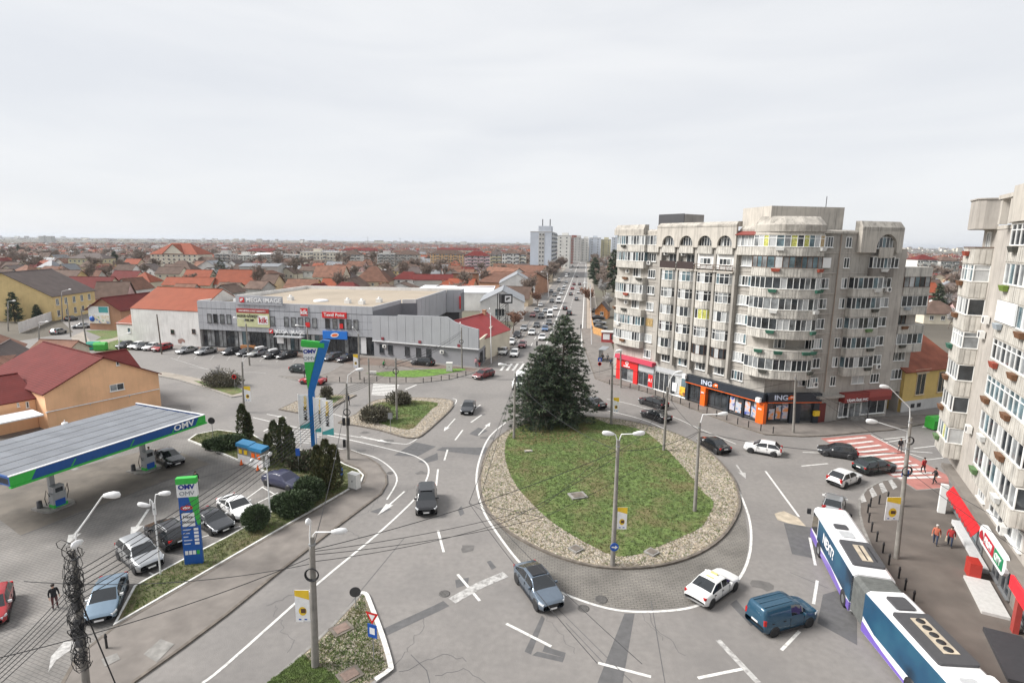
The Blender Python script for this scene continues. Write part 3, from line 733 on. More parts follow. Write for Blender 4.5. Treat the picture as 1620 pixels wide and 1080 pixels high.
def balcony(face, x, P, zc, style='mix', glazed=True, ph=1.12, wh=1.5, per=.6, fm=None, transom=False, planters=(), shutter=False, wall=None, pm=None):
 """parapet, glazing and head of one balcony; P is its plan, counter-clockwise seen from above, from wall to wall"""
 z0 = zc - .74 - ph
 face.put('parapet', parapet_mesh(P, ph, glazed, pm or PARAPET), x, z0)
 if glazed:
  Pg = offset_path(P, -0.1)
  a, b = glazing_meshes(Pg, wh, per, style, fm or WHITE, transom, RND.randrange(3))
  o = face.put('window', a, x, zc - .68); put('pane', b, o)
  h = MB(); h.prism(P, 0,.1); face.put('balcony_head', h.mesh('balcony_head', CONC), x, zc - .68 + wh)
 for q, c in planters:
  i = int(q * (len(P) - 1)); i = min(i, len(P) - 2); a, b = Vector(P[i]), Vector(P[i + 1]); m = a.lerp(b, q * (len(P) - 1) - i)
  rz = math.atan2((b - a).y, (b - a).x); wq = face.w(x + m.x, -m.y) - face.po
  put('planter', PLANT[c], face.p, (wq.x, wq.y, zc - .95), face.rz + rz)
def arch_wall(x0, x1, z0, z1, arches, thick, mat):
 pts = [(x0, z0)]
 for cx, r, zs in arches:
  pts += [(cx - r, z0),(cx - r, zs)] + [(cx - r * math.cos(k * math.pi / 10), zs + r * math.sin(k * math.pi / 10)) for k in range(1,10)] + [(cx + r, zs),(cx + r, z0)]
 pts += [(x1, z0),(x1, z1),(x0, z1)]
 bm = bmesh.new(); vs = [bm.verts.new((x, -thick, z)) for x, z in pts]; f = bm.faces.new(vs)
 r = bmesh.ops.extrude_face_region(bm, geom=[f]); bmesh.ops.translate(bm, verts=[v for v in r['geom'] if isinstance(v, bmesh.types.BMVert)], vec=(0, thick, 0))
 bmesh.ops.triangulate(bm, faces=bm.faces[:]); bmesh.ops.recalc_face_normals(bm, faces=bm.faces[:])
 me = bpy.data.meshes.new('arched_wall'); bm.to_mesh(me); bm.free(); me.materials.append(mat)
 return me

# ---------------------------------------------------------------- the block at the crossroads, behind the roundabout
A2, B2, C2, D2 = (Vector(G(*p)[:2]) for p in ((983,600),(1204,668),(1298,667),(1424,655)))
blk = thing('apartment_block', 'weathered concrete apartment block with bank and phone shops at street level behind the roundabout', 'apartment block', (A2.x, A2.y, 0))
fl_ = Face(blk, A2, B2 - A2); fr_ = Face(blk, C2, D2 - C2)
LBL = (B2 - A2).length
def zf(k): return 5.75 + 2.68 * (k - 1)
def pl(v): return (v.x - A2.x, v.y - A2.y)
inner = Vector((40.8,85.9))
foot = [pl(v) for v in (fl_.w(-2.3), fl_.w(LBL - 2.4), B2, C2, fr_.w(9.6), fr_.w(9.6,-12), inner, fl_.w(-2.3,-12))]
mb = MB(); mb.prism(foot, 0,25.9); mb.build('wall', RENDER_GREY, blk)
mb = MB(); mb.prism([pl(v) for v in (fr_.w(9.603), fr_.w(11.6), fr_.w(11.6,-12), fr_.w(9.603,-12))],0,23.75); mb.prism([pl(v) for v in (fr_.w(11.603,-1.2), fr_.w(16.3,-1.2), fr_.w(16.3,-12), fr_.w(11.603,-12))],3.1,20.2); mb.prism([pl(v) for v in (fr_.w(15.1,-1.2), fr_.w(16.3,-1.2), fr_.w(16.3,-12), fr_.w(15.1,-12))],0,3.097)
mb.build('side_wing', RENDER_LIGHT, blk)
mb = MB(); mb.prism(inset([pl(v) for v in (fl_.w(-2.3), fl_.w(LBL - 2.4), B2, C2, fr_.w(9.6), fr_.w(9.6,-12), inner, fl_.w(-2.3,-12))],0.3),25.9,25.95); mb.build('roof', DARK, blk)
# parapets of the roof
def roof_edge(face, x0, x1, off, z0, z1, zt, mi=0, d=1.2):
 """sloping concrete roof edge; world footprint along a face"""
 mb = MB(); p = [face.w(x0, off), face.w(x1, off), face.w(x1, off - d), face.w(x0, off - d), face.w(x0 + .2, off - .55), face.w(x1 - .2, off - .55)]
 q = [pl(v) for v in p]
 vs = [(*q[0], z0),(*q[1], z0),(*q[2], z0),(*q[3], z0),(*q[0], z1),(*q[1], z1),(*q[4], zt),(*q[5], zt),(*q[2], zt),(*q[3], zt)]
 mb.add(vs, [(0,1,5,4),(4,5,7,6),(6,7,8,9),(0,4,6,9,3),(1,2,8,7,5),(2,3,9,8)], mi); mb.build('roof_edge', ROOFC, blk)
roof_edge(fl_, -2.4,4.6,1.0,25.4,26.3,27.1); roof_edge(fl_, 4.6,7.7,0.3,25.4,26.0,26.3); roof_edge(fl_, 7.7,22.3,1.15,26.5,26.75,27.2)
roof_edge(fl_, 22.3,25.2,0.4,25.4,26.1,26.6); roof_edge(fr_, -4.2,2.6,0.15,25.6,25.9,26.1, d=.8)
roof_edge(fr_, 2.6,9.7,0.75,26.0,26.5,27.3)
aw = arch_wall(2.6,9.7,23.2,26.0,[(7.0,1.75,23.9)],.7, CONC); fr_.put('arched_wall', aw, 0,0,0.05)
aw = arch_wall(7.7,22.3,23.55,26.5,[(c, 1.22,24.05) for c in (10.1,13.6,17.05,20.45)],.3, CONC); fl_.put('arched_wall', aw, 0,0,0.8)
# lift houses
mb = MB(); c = fl_.w(7.5,-4.5) - A2; mb.box(c.x, c.y, 27.3,5.2,4.6,2.8, fl_.rz); o = mb.build('lift_house', RENDER_LIGHT, blk)
mb = MB(); c2 = fl_.w(7.5,-2.1) - A2; mb.box(c2.x, c2.y, 27.33,5.3,.12,2.85, fl_.rz); mb.build('dark_cladding', DARK, o)
mb = MB(); c = (fl_.w(25.5,-4.2) + fr_.w(-3,-4.2)) / 2 - A2; mb.box(c.x, c.y, 27.3,10.5,6.5,3.4, fr_.rz - .12); o2 = mb.build('lift_house', CONC, blk)
mb = MB(); q = c + Vector((-2.2,-3.32)); mb.box(q.x, q.y, 27.4,.8,.08,.8, fr_.rz - .12); mb.build('vent', BLACK, o2)
mb = MB(); mb.tube([(c.x + 4.5, c.y, 29),(c.x + 4.5, c.y, 30.6)],.05,5); mb.build('aerial', DARK, o2)
mb = MB(); q = fr_.w(-3.2,-.8) - A2; mb.box(q.x, q.y, 26.6,.8,.3,1.2, fr_.rz); mb.build('roof_hatch', plain('dark red door', (.2,.02,.02)), blk)

def arc_plan(w, d, n=5, flat=.25):
 return [(-w / 2,0)] + [(-w / 2 * math.cos(math.pi * t) * 1.0,-d * (math.sin(math.pi * t) ** .55)) for t in [(.06 + .88 * k / n) for k in range(n + 1)]] + [(w / 2,0)]
BAY = arc_plan(3.0,1.15,5)
CX = (10.1,13.6,17.05,20.45)
# column A: rounded corner balconies at the boulevard end
PA = [(-2.45,2.2),(-2.6,.6),(-2.1,-.55),(-.9,-1.15),(.8,-1.35),(3.2,-1.2),(4.9,-.95),(4.95,0)]
for k, (gl, st, pls) in {8: (1, 'mix', [(.55, 'dark')]),7: (1, 'mix', []),6: (0, 'mix', [(.3, 'dark'),(.6, 'brown'),(.8, 'dark')]),5: (1, 'mix', [(.62, 'red')]),4: (0, 'mix', [(.35, 'brown'),(.6, 'dark')]),3: (1, 'blue', [(.5, 'white')]),2: (1, 'curtain', [(.6, 'brown')])}.items():
 balcony(fl_, 0, PA, zf(k), st, bool(gl), planters=pls)
for k in (6,4): window(fl_, 2.6, zf(k) + .1,1.8,1.5,3, 'dark'); fl_.put('air_conditioner', AC, .6, zf(k) + .2)
P8 = [(4.97,0),(4.97,-.5),(7.6,-.5),(7.6,0)]
balcony(fl_, 0, P8, zf(8), 'mix', True)
# column B: single windows
for k in range(1,8):
 if k == 3: fl_.put('roller_blind', (lambda m: (m.bb(-.8,.8,-.05,.03,-.65,.65), m.mesh('roller_blind', GLASS_WARM))[1])(MB()),6.0, zf(k))
 elif k == 2: window(fl_, 6.0, zf(k),1.6,1.35,2, 'curtain')
 else: window(fl_, 6.0, zf(k),1.6,1.35,4 if k == 4 else 3, 'mix')
fl_.put('air_conditioner', AC, 5.4, zf(7) - .9)
# columns C to F: four stacks of rounded bays, with darker piers between them
pier = MB(); pier.bb(-.2,.2,-.75,0,5.0,25.4)
for x in (8.35,11.85,15.33,18.75,22.15): fl_.put('pier', pier.mesh('pier', RENDER_GREY) if x == 8.35 else bpy.data.meshes['pier'], x, 0)
STY = [['mix', 'mix', 'mix', 'mix', 'blue'],['mix', 'mix', 'mix', 'mix', 'blue'],['dark', 'mix', 'yellow', 'mix', 'mix'],['dark', 'mix', 'curtain', 'dark', 'mix']]
for ci, x in enumerate(CX):
 for k in range(2,7):
  balcony(fl_, x, BAY, zf(k), STY[ci][k - 2], True, per=.62, fm=BROWN_FRAME if (k == 2 and ci > 1) else None, transom=(k in (3,5,6)))
 window(fl_, x, zf(1) + .1,1.8,1.2,3, 'dark' if ci > 1 else 'mix')
 box8 = [(-1.35,0),(-1.35,-1.0),(1.35,-1.0),(1.35,0)]
 balcony(fl_, x, box8, zf(8), 'mix', False, ph=1.1)
 window(fl_, x, zf(8) + .05,2.0,1.6,4, 'dark', off=.5, transom=True)
 if ci < 2:
  mb = MB(); mb.bb(-1.6,1.6,-1.0,-.92,-.55,.55); fl_.put('balcony_railing', mb.mesh('balcony_railing', plain('dark brown railing panel', (.035,.02,.018))), x, zf(7) - .95)
  mb = MB(); mb.bb(-1.6,1.6,-1.0,0,-.1,.1); fl_.put('balcony_slab', mb.mesh('balcony_slab', CONC), x, zf(7) - 1.6)
  window(fl_, x + .3, zf(7),1.7,1.4,2, 'dark'); fl_.put('air_conditioner', AC, x - 1.0, zf(7) + .75)
 else:
  mb = MB(); mb.bb(-1.65,1.65,-.6,0,-1.3,1.1); fl_.put('enclosed_balcony', mb.mesh('enclosed_balcony', WHITEWASH), x, zf(7))
  window(fl_, x, zf(7) - .2,1.9,.9,3, 'dark', off=.6)
  mb = MB()
  for q in (-1.6,-.55,.5,1.6): mb.bb(q - .03, q + .03,-1.05,-1.0,-.4,.4)
  mb.bb(-1.65,1.65,-1.06,-.99,.4,.46); mb.bb(-1.65,1.65,-1.06,-.99,-.05,.0)
  fl_.put('railing', mb.mesh('railing', BROWN_FRAME), x, zf(7) - 1.1)
  mb = MB(); mb.bb(-1.65,1.65,-1.05,0,-.1,.1); fl_.put('balcony_slab', mb.mesh('balcony_slab', CONC), x, zf(7) - 1.62)
# column G
for k in range(1,8):
 window(fl_, 23.5, zf(k),1.9 if k < 7 else 1.6,1.35,4 if k < 7 else 2, 'mix' if k < 7 else 'curtain')
# narrow balcony beside the corner, top floor, under a red awning
balcony(fl_, 23.7,[(-1.35,0),(-1.35,-.9),(1.45,-.9),(1.45,0)], zf(8), 'curtain', True)
mb = MB(); mb.slab((-1.5,-1.3,.55),(1.6,-1.3,.55),(1.6,0,1.25),(-1.5,0,1.25),.08); fl_.put('awning', mb.mesh('awning', plain('dark red tin', (.2,.045,.035))),23.7, zf(8) + .3)
# the big rounded corner balconies: plan given in the chamfer's own frame
fc_ = Face(blk, B2, C2 - B2)
def to_fc(v): d = v - B2; return (d.dot(fc_.d),-d.dot(fc_.n))
PCn = [to_fc(v) for v in (fl_.w(25.0), fl_.w(25.15,1.25), Vector((32.9,72.95)), Vector((34.4,71.75)), Vector((36.6,71.15)), Vector((38.7,71.2)), Vector((39.6,71.75)), fr_.w(-3.35,.6), fr_.w(-3.3,0))]
CN = {8: (1, 'mixyellow', None, [(.35, 'white'),(.68, 'white')], True),7: (1, 'blue', BROWN_FRAME, [(.33, 'red'),(.66, 'red')], False),6: (1, 'mix', None, [(.32, 'green'),(.66, 'green'),(.88, 'green')], False),5: (1, 'dark', None, [(.34, 'white'),(.66, 'white')], False),
      4: (1, 'mix', None, [(.33, 'green'),(.64, 'green')], False),3: (0, 'dark', None, [(.25, 'green'),(.4, 'green'),(.6, 'green'),(.72, 'green')], False),2: (1, 'dark', None, [(.3, 'dark'),(.68, 'dark')], False)}
for k, (gl, st, fm, pls, tr) in CN.items():
 balcony(fc_, 0, PCn, zf(k), st, bool(gl), planters=pls, per=.75, fm=fm, transom=tr)
window(fc_, 5.6, zf(3) + .1,1.1,1.9,2, 'dark'); window(fc_, 5.2, zf(1),1.1,1.2,2, 'mix'); fc_.put('air_conditioner', AC, 6.9, zf(1) - .3); window(fc_, 1.5, zf(3),1.6,1.4,3, 'dark')
mb = MB(); mb.prism([(q[0], q[1]) for q in [(p[0] * .98 + .05, p[1] * .9) for p in PCn]],0,.5); fc_.put('cornice', mb.mesh('cornice', CONC),0, zf(8) + .9)
mb = MB()
Pq = PCn; Pi_ = [(p[0] * .9 + .3, p[1] * .55 + .3) for p in PCn]
for i in range(len(Pq) - 1):
 mb.add([(*Pq[i],25.75),(*Pq[i + 1],25.75),(*Pq[i + 1],26.6),(*Pq[i],26.6),(*Pi_[i + 1],27.7),(*Pi_[i],27.7)],[(0,1,2,3),(3,2,4,5)])
mb.add([(*p, 27.7) for p in Pi_],[tuple(range(len(Pi_)))]); fc_.put('roof_edge', mb.mesh('roof_edge', ROOFC),0,0)
# right-hand facade: window columns
for k in range(1,9):
 if k == 7: fr_.put('roller_shutter', (lambda m: (m.bb(-.95,.95,-.1,0,-.65,.65), m.mesh('roller_shutter', SHUTTER))[1])(MB()),-2.3, zf(k))
 else: window(fr_, -2.2, zf(k),1.75,1.35,4 if k in (1,3,8) else 3, 'mix')
 window(fr_, 1.25, zf(k),.95,1.35,2, 'mix')
 if k in (5,6): fr_.put('air_conditioner', AC, -3.6, zf(k) - .1)
pipe = MB(); pipe.tube([(0,-.12,4.3),(0,-.12,25.5)],.07,6); fr_.put('drain_pipe', pipe.mesh('drain_pipe', plain('dull drain pipe', (.33,.26,.21))),-.1,0)
mb = MB(); mb.lathe([(.02,.0),(.3,.12),(.42,.3)],12); fr_.put('satellite_dish', mb.mesh('satellite_dish', AC_WHITE),-3.9,25.3,.3)
PJ = [(-2.7,0),(-2.75,-.9),(-2.2,-1.15),(2.0,-1.15),(2.35,-.9),(2.45,0)]
for k, st, pls in ((6, 'mix', [(.55, 'white')]),(5, 'mix', [(.55, 'dark')]),(4, 'dark', [(.52, 'mid')]),(3, 'mix', [(.55, 'dark')]),(2, 'dark', [(.55, 'dark')])):
 balcony(fr_, 4.7, PJ, zf(k), st, True, planters=pls, per=.85); window(fr_, 8.55, zf(k),1.5,1.3,2, 'mix')
fr_.put('air_conditioner', AC, 8.6, zf(2) - .95); fr_.put('air_conditioner', AC, 8.7, zf(6) - .9)
PJ7 = [(-1.85,0),(-1.85,-.75),(1.85,-.75),(1.85,0)]
balcony(fr_, 6.9, PJ7, zf(7), 'mix', True, pm=DARK_RENDER, per=.6, planters=[(.5, 'white')]); window(fr_, 9.7, zf(7),1.0,1.3,1, 'dark')
mb = MB(); mb.bb(-1.2,1.2,-.9,-.75,-.7,.7); fr_.put('parapet_panel', mb.mesh('parapet_panel', CONC),6.9, zf(8) - 1.3)
window(fr_, 7.0, zf(8) + .0,3.0,1.5,5, 'dark', off=.2)
window(fr_, 5.6, zf(1),2.2,1.2,2, 'curtain'); window(fr_, 8.6, zf(1),1.6,1.3,3, 'mix')
# recessed end wing with corner balconies
PK = [(-2.2,0),(-2.2,-1.3),(2.6,-1.3),(2.9,-.9),(2.95,1.6)]
for k, gl, st, fm, pls in ((6,1, 'dark', BROWN_FRAME, []),(5,1, 'dark', None, [(.3, 'grey')]),(4,0, 'dark', None, [(.3, 'brown')]),(3,1, 'mix', None, [(.3, 'dark')])):
 balcony(fr_, 13.9,[(x, y + 1.2) for x, y in PK], zf(k), st, bool(gl), per=.9, fm=fm, planters=pls)
mb = MB(); mb.prism([(x * 1.03, y * 1.03 + 1.2) for x, y in PK],0,1.3); fr_.put('roof_edge', mb.mesh('roof_edge', PARAPET),13.9,19.95)
window(fr_, 13.2, zf(4),2.4,1.6,3, 'dark', off=-1.2, fm=BROWN_FRAME); window(fr_, 13.6, zf(2),3.2,1.35,5, 'dark', off=-1.2); window(fr_, 13.4, zf(1),3.2,1.45,5, 'mix', off=-1.2)
# storey lines on the flat walls
for k in range(2,9):
 for f, x0, x1 in ((fl_, 5.0,8.0),(fl_, 22.4,25.0),(fr_, -4.0,9.4)):
  a, b = f.w(x0,.03) - A2, f.w(x1,.03) - A2; m = (a + b) / 2; mb = MB(); mb.box(m.x, m.y, zf(k) - 1.35,(b - a).length, .06,.12, f.rz); mb.build('storey_band', RENDER_LIGHT, blk)

# --- shops at street level
SHOPWALL = plain('shop stone cladding', (.30,.28,.26),.6)
def shopfront(face, x0, x1, z0, z1, n, frame, name='shop_window', style='dark', off=.12, parent_name=None):
 o = window(face, (x0 + x1) / 2,(z0 + z1) / 2, x1 - x0, z1 - z0, n, style, off, frame); o.name = name
 return o
def panel(face, x0, x1, z0, z1, off, d, mat, name):
 mb = MB(); mb.bb(-(x1 - x0) / 2,(x1 - x0) / 2,-d, 0,0, z1 - z0); return face.put(name, mb.mesh(name, mat),(x0 + x1) / 2, z0, off)
panel(fl_, -2.2,27.5,0.0,.35,0,.1, DARK, 'plinth')
panel(fl_, -1.0,.1,0,3.9,0,.45, RED, 'shop_portal'); panel(fl_, 3.3,4.3,0,3.9,0,.45, RED, 'shop_portal'); panel(fl_, .1,3.3,2.5,3.9,0,.44, RED, 'shop_portal')
panel(fl_, -1.1,8.0,3.95,4.6,0,.9, plain('pinkish red awning', (.5,.05,.09)), 'shop_awning')
shopfront(fl_, .2,3.2,.2,2.45,2, GREY_PAINT)
ringm = MB()
for k in range(16):
 a0, a1 = k * math.pi / 8,(k + 1) * math.pi / 8
 ringm.add([(.36 * math.cos(a0),-.02,.36 * math.sin(a0)),(.36 * math.cos(a1),-.02,.36 * math.sin(a1)),(.2 * math.cos(a1),-.02,.2 * math.sin(a1)),(.2 * math.cos(a0),-.02,.2 * math.sin(a0))],[(0,1,2,3)])
ringm.add([(-.02,-.02,.36),(.12,-.02,.36),(.02,-.02,.2),(-.14,-.02,.2)],[(0,1,2,3)])
fl_.put('emblem', ringm.mesh('emblem', SIGN_WHITE),1.7,3.35,.45); fl_.text('vodafone', .42, SIGN_WHITE, 1.7,2.8,.48,.01)
panel(fl_, 4.35,7.9,2.6,3.9,0,.3, GREY_PAINT, 'shop_fascia'); shopfront(fl_, 4.4,7.8,.2,2.5,3, GREY_PAINT); panel(fl_, 6.7,7.7,.3,2.4,.2,.05, RED, 'poster'); fl_.text('A1', .8, SIGN_WHITE, 7.2,1.4,.28,.01)
panel(fl_, 8.0,14.9,3.4,4.1,0,.3, GREY_PAINT, 'shop_fascia'); shopfront(fl_, 8.1,11.2,.2,3.3,3, WHITE, style='mix'); shopfront(fl_, 11.5,14.8,.2,3.3,3, WHITE, style='mix')
panel(fl_, 12.0,12.9,.8,2.2,.22,.03, SIGN_WHITE, 'poster'); panel(fl_, 13.5,14.6,.5,1.9,.22,.03, print_mat('orange poster print', [(.6,.2,.02),(.8,.5,.05),(.3,.1,.05)]), 'poster')
NAVY = plain('dark navy fascia', (.022,.028,.038),.45)
panel(fl_, 15.0,28.3,3.05,4.25,0,.75, NAVY, 'bank_fascia'); panel(fl_, 15.0,28.35,2.95,3.05,0,.78, ORANGE, 'bank_stripe')
panel(fl_, 14.95,15.4,0,3.0,0,.5, NAVY, 'bank_pier')
ads = [print_mat('bank advert', [(.02,.05,.3),(.5,.5,.55),(.75,.25,.05)],1.6), print_mat('bank advert two', [(.75,.25,.05),(.45,.5,.55),(.05,.1,.3)],1.9)]
for x0, x1, adv in ((15.5,18.0,0),(19.0,22.4,0),(22.7,24.9,1),(25.2,27.3,1)):
 shopfront(fl_, x0, x1,.3,2.9,3, DARK, style='dark')
 if adv:
  panel(fl_, x0 + .15, x0 + .95,.6,2.5,.24,.03, ads[0], 'poster'); panel(fl_, x0 + 1.15, x1 - .15,.5,2.0,.24,.03, ads[1], 'poster')
for a, b in ((18.05,18.9),(27.45,28.6)):
 panel(fl_, a, b, .05,2.95,.1,.72, ORANGE, 'atm_column'); fl_.text('ING', .3, SIGN_WHITE, (a + b) / 2,2.1,.86,.01)
for a in (22.45,24.95): panel(fl_, a, a + .25,0,2.95,0,.4, NAVY, 'bank_pier')
def lion(face, x, z, off, s):
 pts = [(-.6,-.4),(-.65,0),(-.5,.25),(-.35,.2),(-.2,.42),(.0,.5),(.1,.38),(.3,.45),(.52,.3),(.6,.05),(.5,-.1),(.62,-.35),(.45,-.42),(.3,-.2),(.1,-.4),(-.1,-.42),(-.2,-.2),(-.4,-.42)]
 mb = MB(); mb.add([(p * s, -.03, q * s) for p, q in pts],[tuple(range(len(pts)))]); mb.add([(p * s * .45 + .1 * s, -.04, q * s * .3 + .1 * s) for p, q in pts],[tuple(range(len(pts)))],1)
 face.put('emblem', mb.mesh('emblem', [ORANGE, SIGN_WHITE]), x, z, off)
PALEBLUE = plain('pale sign lettering', (.55,.6,.72),.4)
fl_.text('ING', 1.0, PALEBLUE, 19.0,3.65,.8,.02,1.15); lion(fl_, 20.6,3.65,.78,.75)
panel(fc_, 0.35,7.9,3.05,4.25,0,.7, NAVY, 'bank_fascia'); panel(fc_, .35,7.95,2.95,3.05,0,.73, ORANGE, 'bank_stripe')
shopfront(fc_, .6,3.6,.3,2.9,3, DARK, style='dark'); panel(fc_, .8,1.6,.5,2.0,.24,.03, ads[0], 'poster'); panel(fc_, 1.8,2.5,.6,2.5,.24,.03, ads[1], 'poster'); panel(fc_, 2.7,3.5,.6,2.5,.24,.03, ads[0], 'poster')
panel(fc_, 3.7,5.2,0,2.95,0,.5, NAVY, 'bank_pier'); shopfront(fc_, 5.3,7.0,.3,2.8,1, DARK, style='mix'); panel(fc_, 7.05,7.8,0,2.95,0,.5, NAVY, 'bank_pier')
fc_.text('ING', .95, PALEBLUE, 2.1,3.68,.76,.02,1.15); lion(fc_, 3.5,3.7,.74,.7)
fl_.put('bank_sign', (lambda m: (m.bb(-.3,.3,-.55,-.1,-.3,.3), m.mesh('bank_sign', SIGN_WHITE))[1])(MB()),15.0,3.9,.7); fl_.put('bank_sign', bpy.data.meshes['bank_sign'],27.9,3.4,.85)
panel(fr_, -1.0,.5,0,2.7,0,.15, plain('dark red wooden door', (.14,.02,.015)), 'door'); panel(fr_, -1.7,-.9,1.1,1.8,.2,.4, YELLOW, 'letter_box')
panel(fr_, -1.6,2.6,3.6,3.9,0,1.0, RENDER_GREY, 'door_canopy')
panel(fr_, 2.7,11.0,2.75,4.05,0,1.0, plain('dark red shop fascia', (.22,.03,.025)), 'shop_fascia'); panel(fr_, 6.9,11.0,3.3,4.1,.02,1.02, plain('lighter red shop panel', (.32,.06,.05)), 'shop_panel')
fr_.text('TÂMPLĂRIE PVC', .52, SIGN_WHITE, 4.9,3.05,1.04,.01)
shopfront(fr_, 2.7,4.4,.5,2.7,2, WHITE, style='mix'); shopfront(fr_, 4.5,6.6,.3,2.4,2, WHITE, style='mix'); shopfront(fr_, 6.7,11.0,.6,2.7,3, WHITE, style='mix')
mb = MB(); mb.bb(-1.2,1.2,-1.0,0,0,.18); mb.bb(-1.0,1.0,-.6,0,.183,.36); fr_.put('door_step', mb.mesh('door_step', KERB),5.5,0.1,.15)

# ---------------------------------------------------------------- the near block at the right-hand edge
E2 = Vector((39.58,46.18)); F2 = Vector((33.23,33.57))
nb = thing('apartment_block', 'cream apartment block with red supermarket awning running out at the right edge', 'apartment block', (E2.x, E2.y, 0))
f2 = Face(nb, E2, F2 - E2)
def pl2(v): return (v.x - E2.x, v.y - E2.y)
mb = MB(); mb.prism([pl2(v) for v in (f2.w(-4.4,0), f2.w(34,0), f2.w(34,-14), f2.w(-4.4,-14))],4.2,25.5); mb.build('wall', RENDER_LIGHT, nb)
mb = MB(); mb.prism([pl2(v) for v in (f2.w(-3.6,-.5), f2.w(34,-.5), f2.w(34,-13), f2.w(-3.6,-13))],0,4.197); mb.build('ground_floor_wall', DARK_RENDER, nb)
mb = MB(); mb.prism([pl2(v) for v in (f2.w(-4.5,.05), f2.w(34,.05), f2.w(34,-14.1), f2.w(-4.5,-14.1))],25.503,25.8); mb.build('roof', CONC, nb)
# end bays
PB = [(-3.55,0),(-3.55,-1.2),(0,-1.2),(0,0)]
ZB = [7.5 + 2.87 * k for k in range(6)]
for k, st, pls, fm in ((5, 'blue', [(.42, 'brown')], None),(4, 'mix', [(.42, 'brown')], None),(3, 'curtain', [(.4, 'green')], None),(2, 'mix', [(.42, 'brown')], None),(1, 'mix', [(.42, 'brown')], None),(0, 'mixyellow', [(.42, 'mid')], None)):
 balcony(f2,-.9, PB, ZB[k], st, True, ph=1.35, wh=1.42, per=.85, planters=pls, fm=fm, transom=(k in (5,3)))
f2.put('parapet', parapet_mesh(PB, 1.33, False, PARAPET),-.9,22.6); f2.put('planter', PLANT['red'],-2.9,23.5,1.2)
mb = MB(); mb.bb(-3.6,.05,-1.27,-1.15,0,.09); mb.bb(-.08,.05,-1.149,0,0,.09); f2.put('rail', mb.mesh('rail', BROWN_FRAME),-.9,23.99)
mb = MB(); mb.prism([(-3.9,.0),(-3.9,-1.0),(-2.2,-1.5),(0,-1.5),(.2,-1.0),(.2,.0)],0,2.4); mb.prism([(-4.0,.1),(-4.0,-1.05),(-2.2,-1.6),(.05,-1.6),(.3,-1.05),(.3,.1)],2.403,2.5); f2.put('roof_box', mb.mesh('roof_box', RENDER_LIGHT),-.9,25.55)
window(f2,-2.6,24.4,1.2,1.9,2, 'dark'); f2.put('air_conditioner', AC, .5,16.9); f2.put('air_conditioner', AC, 1.2,8.9); f2.put('air_conditioner', AC, 1.0,18.2)
# wall with small windows between the bays
for z in (7.9,10.6,13.4,16.2,18.9,21.6,24.3): window(f2,4.9, z, 2.0,1.35,2, 'mix')
# main bays
PM = [(0,0),(0,-1.2),(8.8,-1.2),(8.8,0)]
ZM = [8.62 + 2.71 * k for k in range(7)]
MM = {6: ('mix', [(.4, 'dark')], True),5: ('mix', [(.38, 'olive')], True),4: ('mix', [(.38, 'grey'),(.55, 'brown')], True),3: ('mix', [(.4, 'red'),(.55, 'brown')], True),2: ('blue', [(.38, 'brown'),(.55, 'brown')], True),1: ('mix', [(.4, 'white'),(.56, 'brown')], True),0: ('mix', [(.38, 'mid'),(.58, 'white')], True)}
for k, (st, pls, gl) in MM.items():
 balcony(f2,7.2, PM, ZM[k], st, gl, ph=1.12, wh=1.48, per=1.0, planters=pls, transom=(k in (6,3,2)))
 if k == 4:
  mb = MB(); mb.bb(.1,4.0,-1.32,-1.2,-.6,.85); f2.put('roller_shutter', mb.mesh('roller_shutter', SHUTTER),7.2, ZM[k])
mb = MB(); mb.prism([(-.1,0),(-.1,-1.35),(9.0,-1.35),(9.0,0)],0,2.5); f2.put('roof_box', mb.mesh('roof_box', CONC),7.2,25.82)
mb = MB()
for q in (2.2,4.6,6.6): mb.bb(q, q + .5,-.8,-.3,0,1.9)
mb.bb(2.0,7.2,-.9,-.2,1.9,2.2); f2.put('roof_frame', mb.mesh('roof_frame', CONC),0,25.82)
for x, z, w in ((6.2,5.3,1.6),(9.8,5.35,3.0),(13.6,5.35,2.6)): window(f2, x, z, w, 1.2,3, 'dark')
f2.put('air_conditioner', AC, 12.0,4.95); window(f2,17.8,8.5,1.6,1.35,2, 'mix'); window(f2,17.8,11.3,1.6,1.35,2, 'mix')
# shops: awning, sign, steps
panel(f2,-3.2,34,3.8,4.19,0,.75, DARK_RENDER, 'canopy_slab')
AW = plain('red awning cloth', (.52,.015,.02),.6)
mb = MB(); n = 10
for i in range(n):                                               # scalloped awning strip
 x0 = 1.1 + i * .83; mb.slab((x0,-.5,-.1),(x0 + .8,-.5,-.1),(x0 + .8,0,.7),(x0,0,.7),.04)
 mb.add([(x0 + .4 - .4 * math.cos(k * math.pi / 5),-.51,-.1 - .28 * math.sin(k * math.pi / 5)) for k in range(6)],[tuple(range(6))])
f2.put('awning', mb.mesh('awning', AW),0,3.05,.55)
mb = MB(); mb.bb(-.2,.2,-.35,.2,0,2.7); f2.put('shop_pylon', mb.mesh('shop_pylon', WHITE),-1.2,.12,.6)
sg = MB(); prof = [(math.cos(a) * .7, math.sin(a) * .7) for a in [math.pi / 2 + k * math.pi / 8 for k in range(9)]]
pts = [(-2.15 + x, z) for x, z in prof] + [(2.15 - x, -z) for x, z in prof]
sg.add([(x, -.25, z) for x, z in pts] + [(x, 0, z) for x, z in pts],[tuple(range(len(pts))), tuple(reversed(range(len(pts),2 * len(pts))))] + [(i, (i + 1) % len(pts), len(pts) + (i + 1) % len(pts), len(pts) + i) for i in range(len(pts))])
f2.put('shop_sign', sg.mesh('shop_sign', SIGN_WHITE),12.6,3.65,.55)
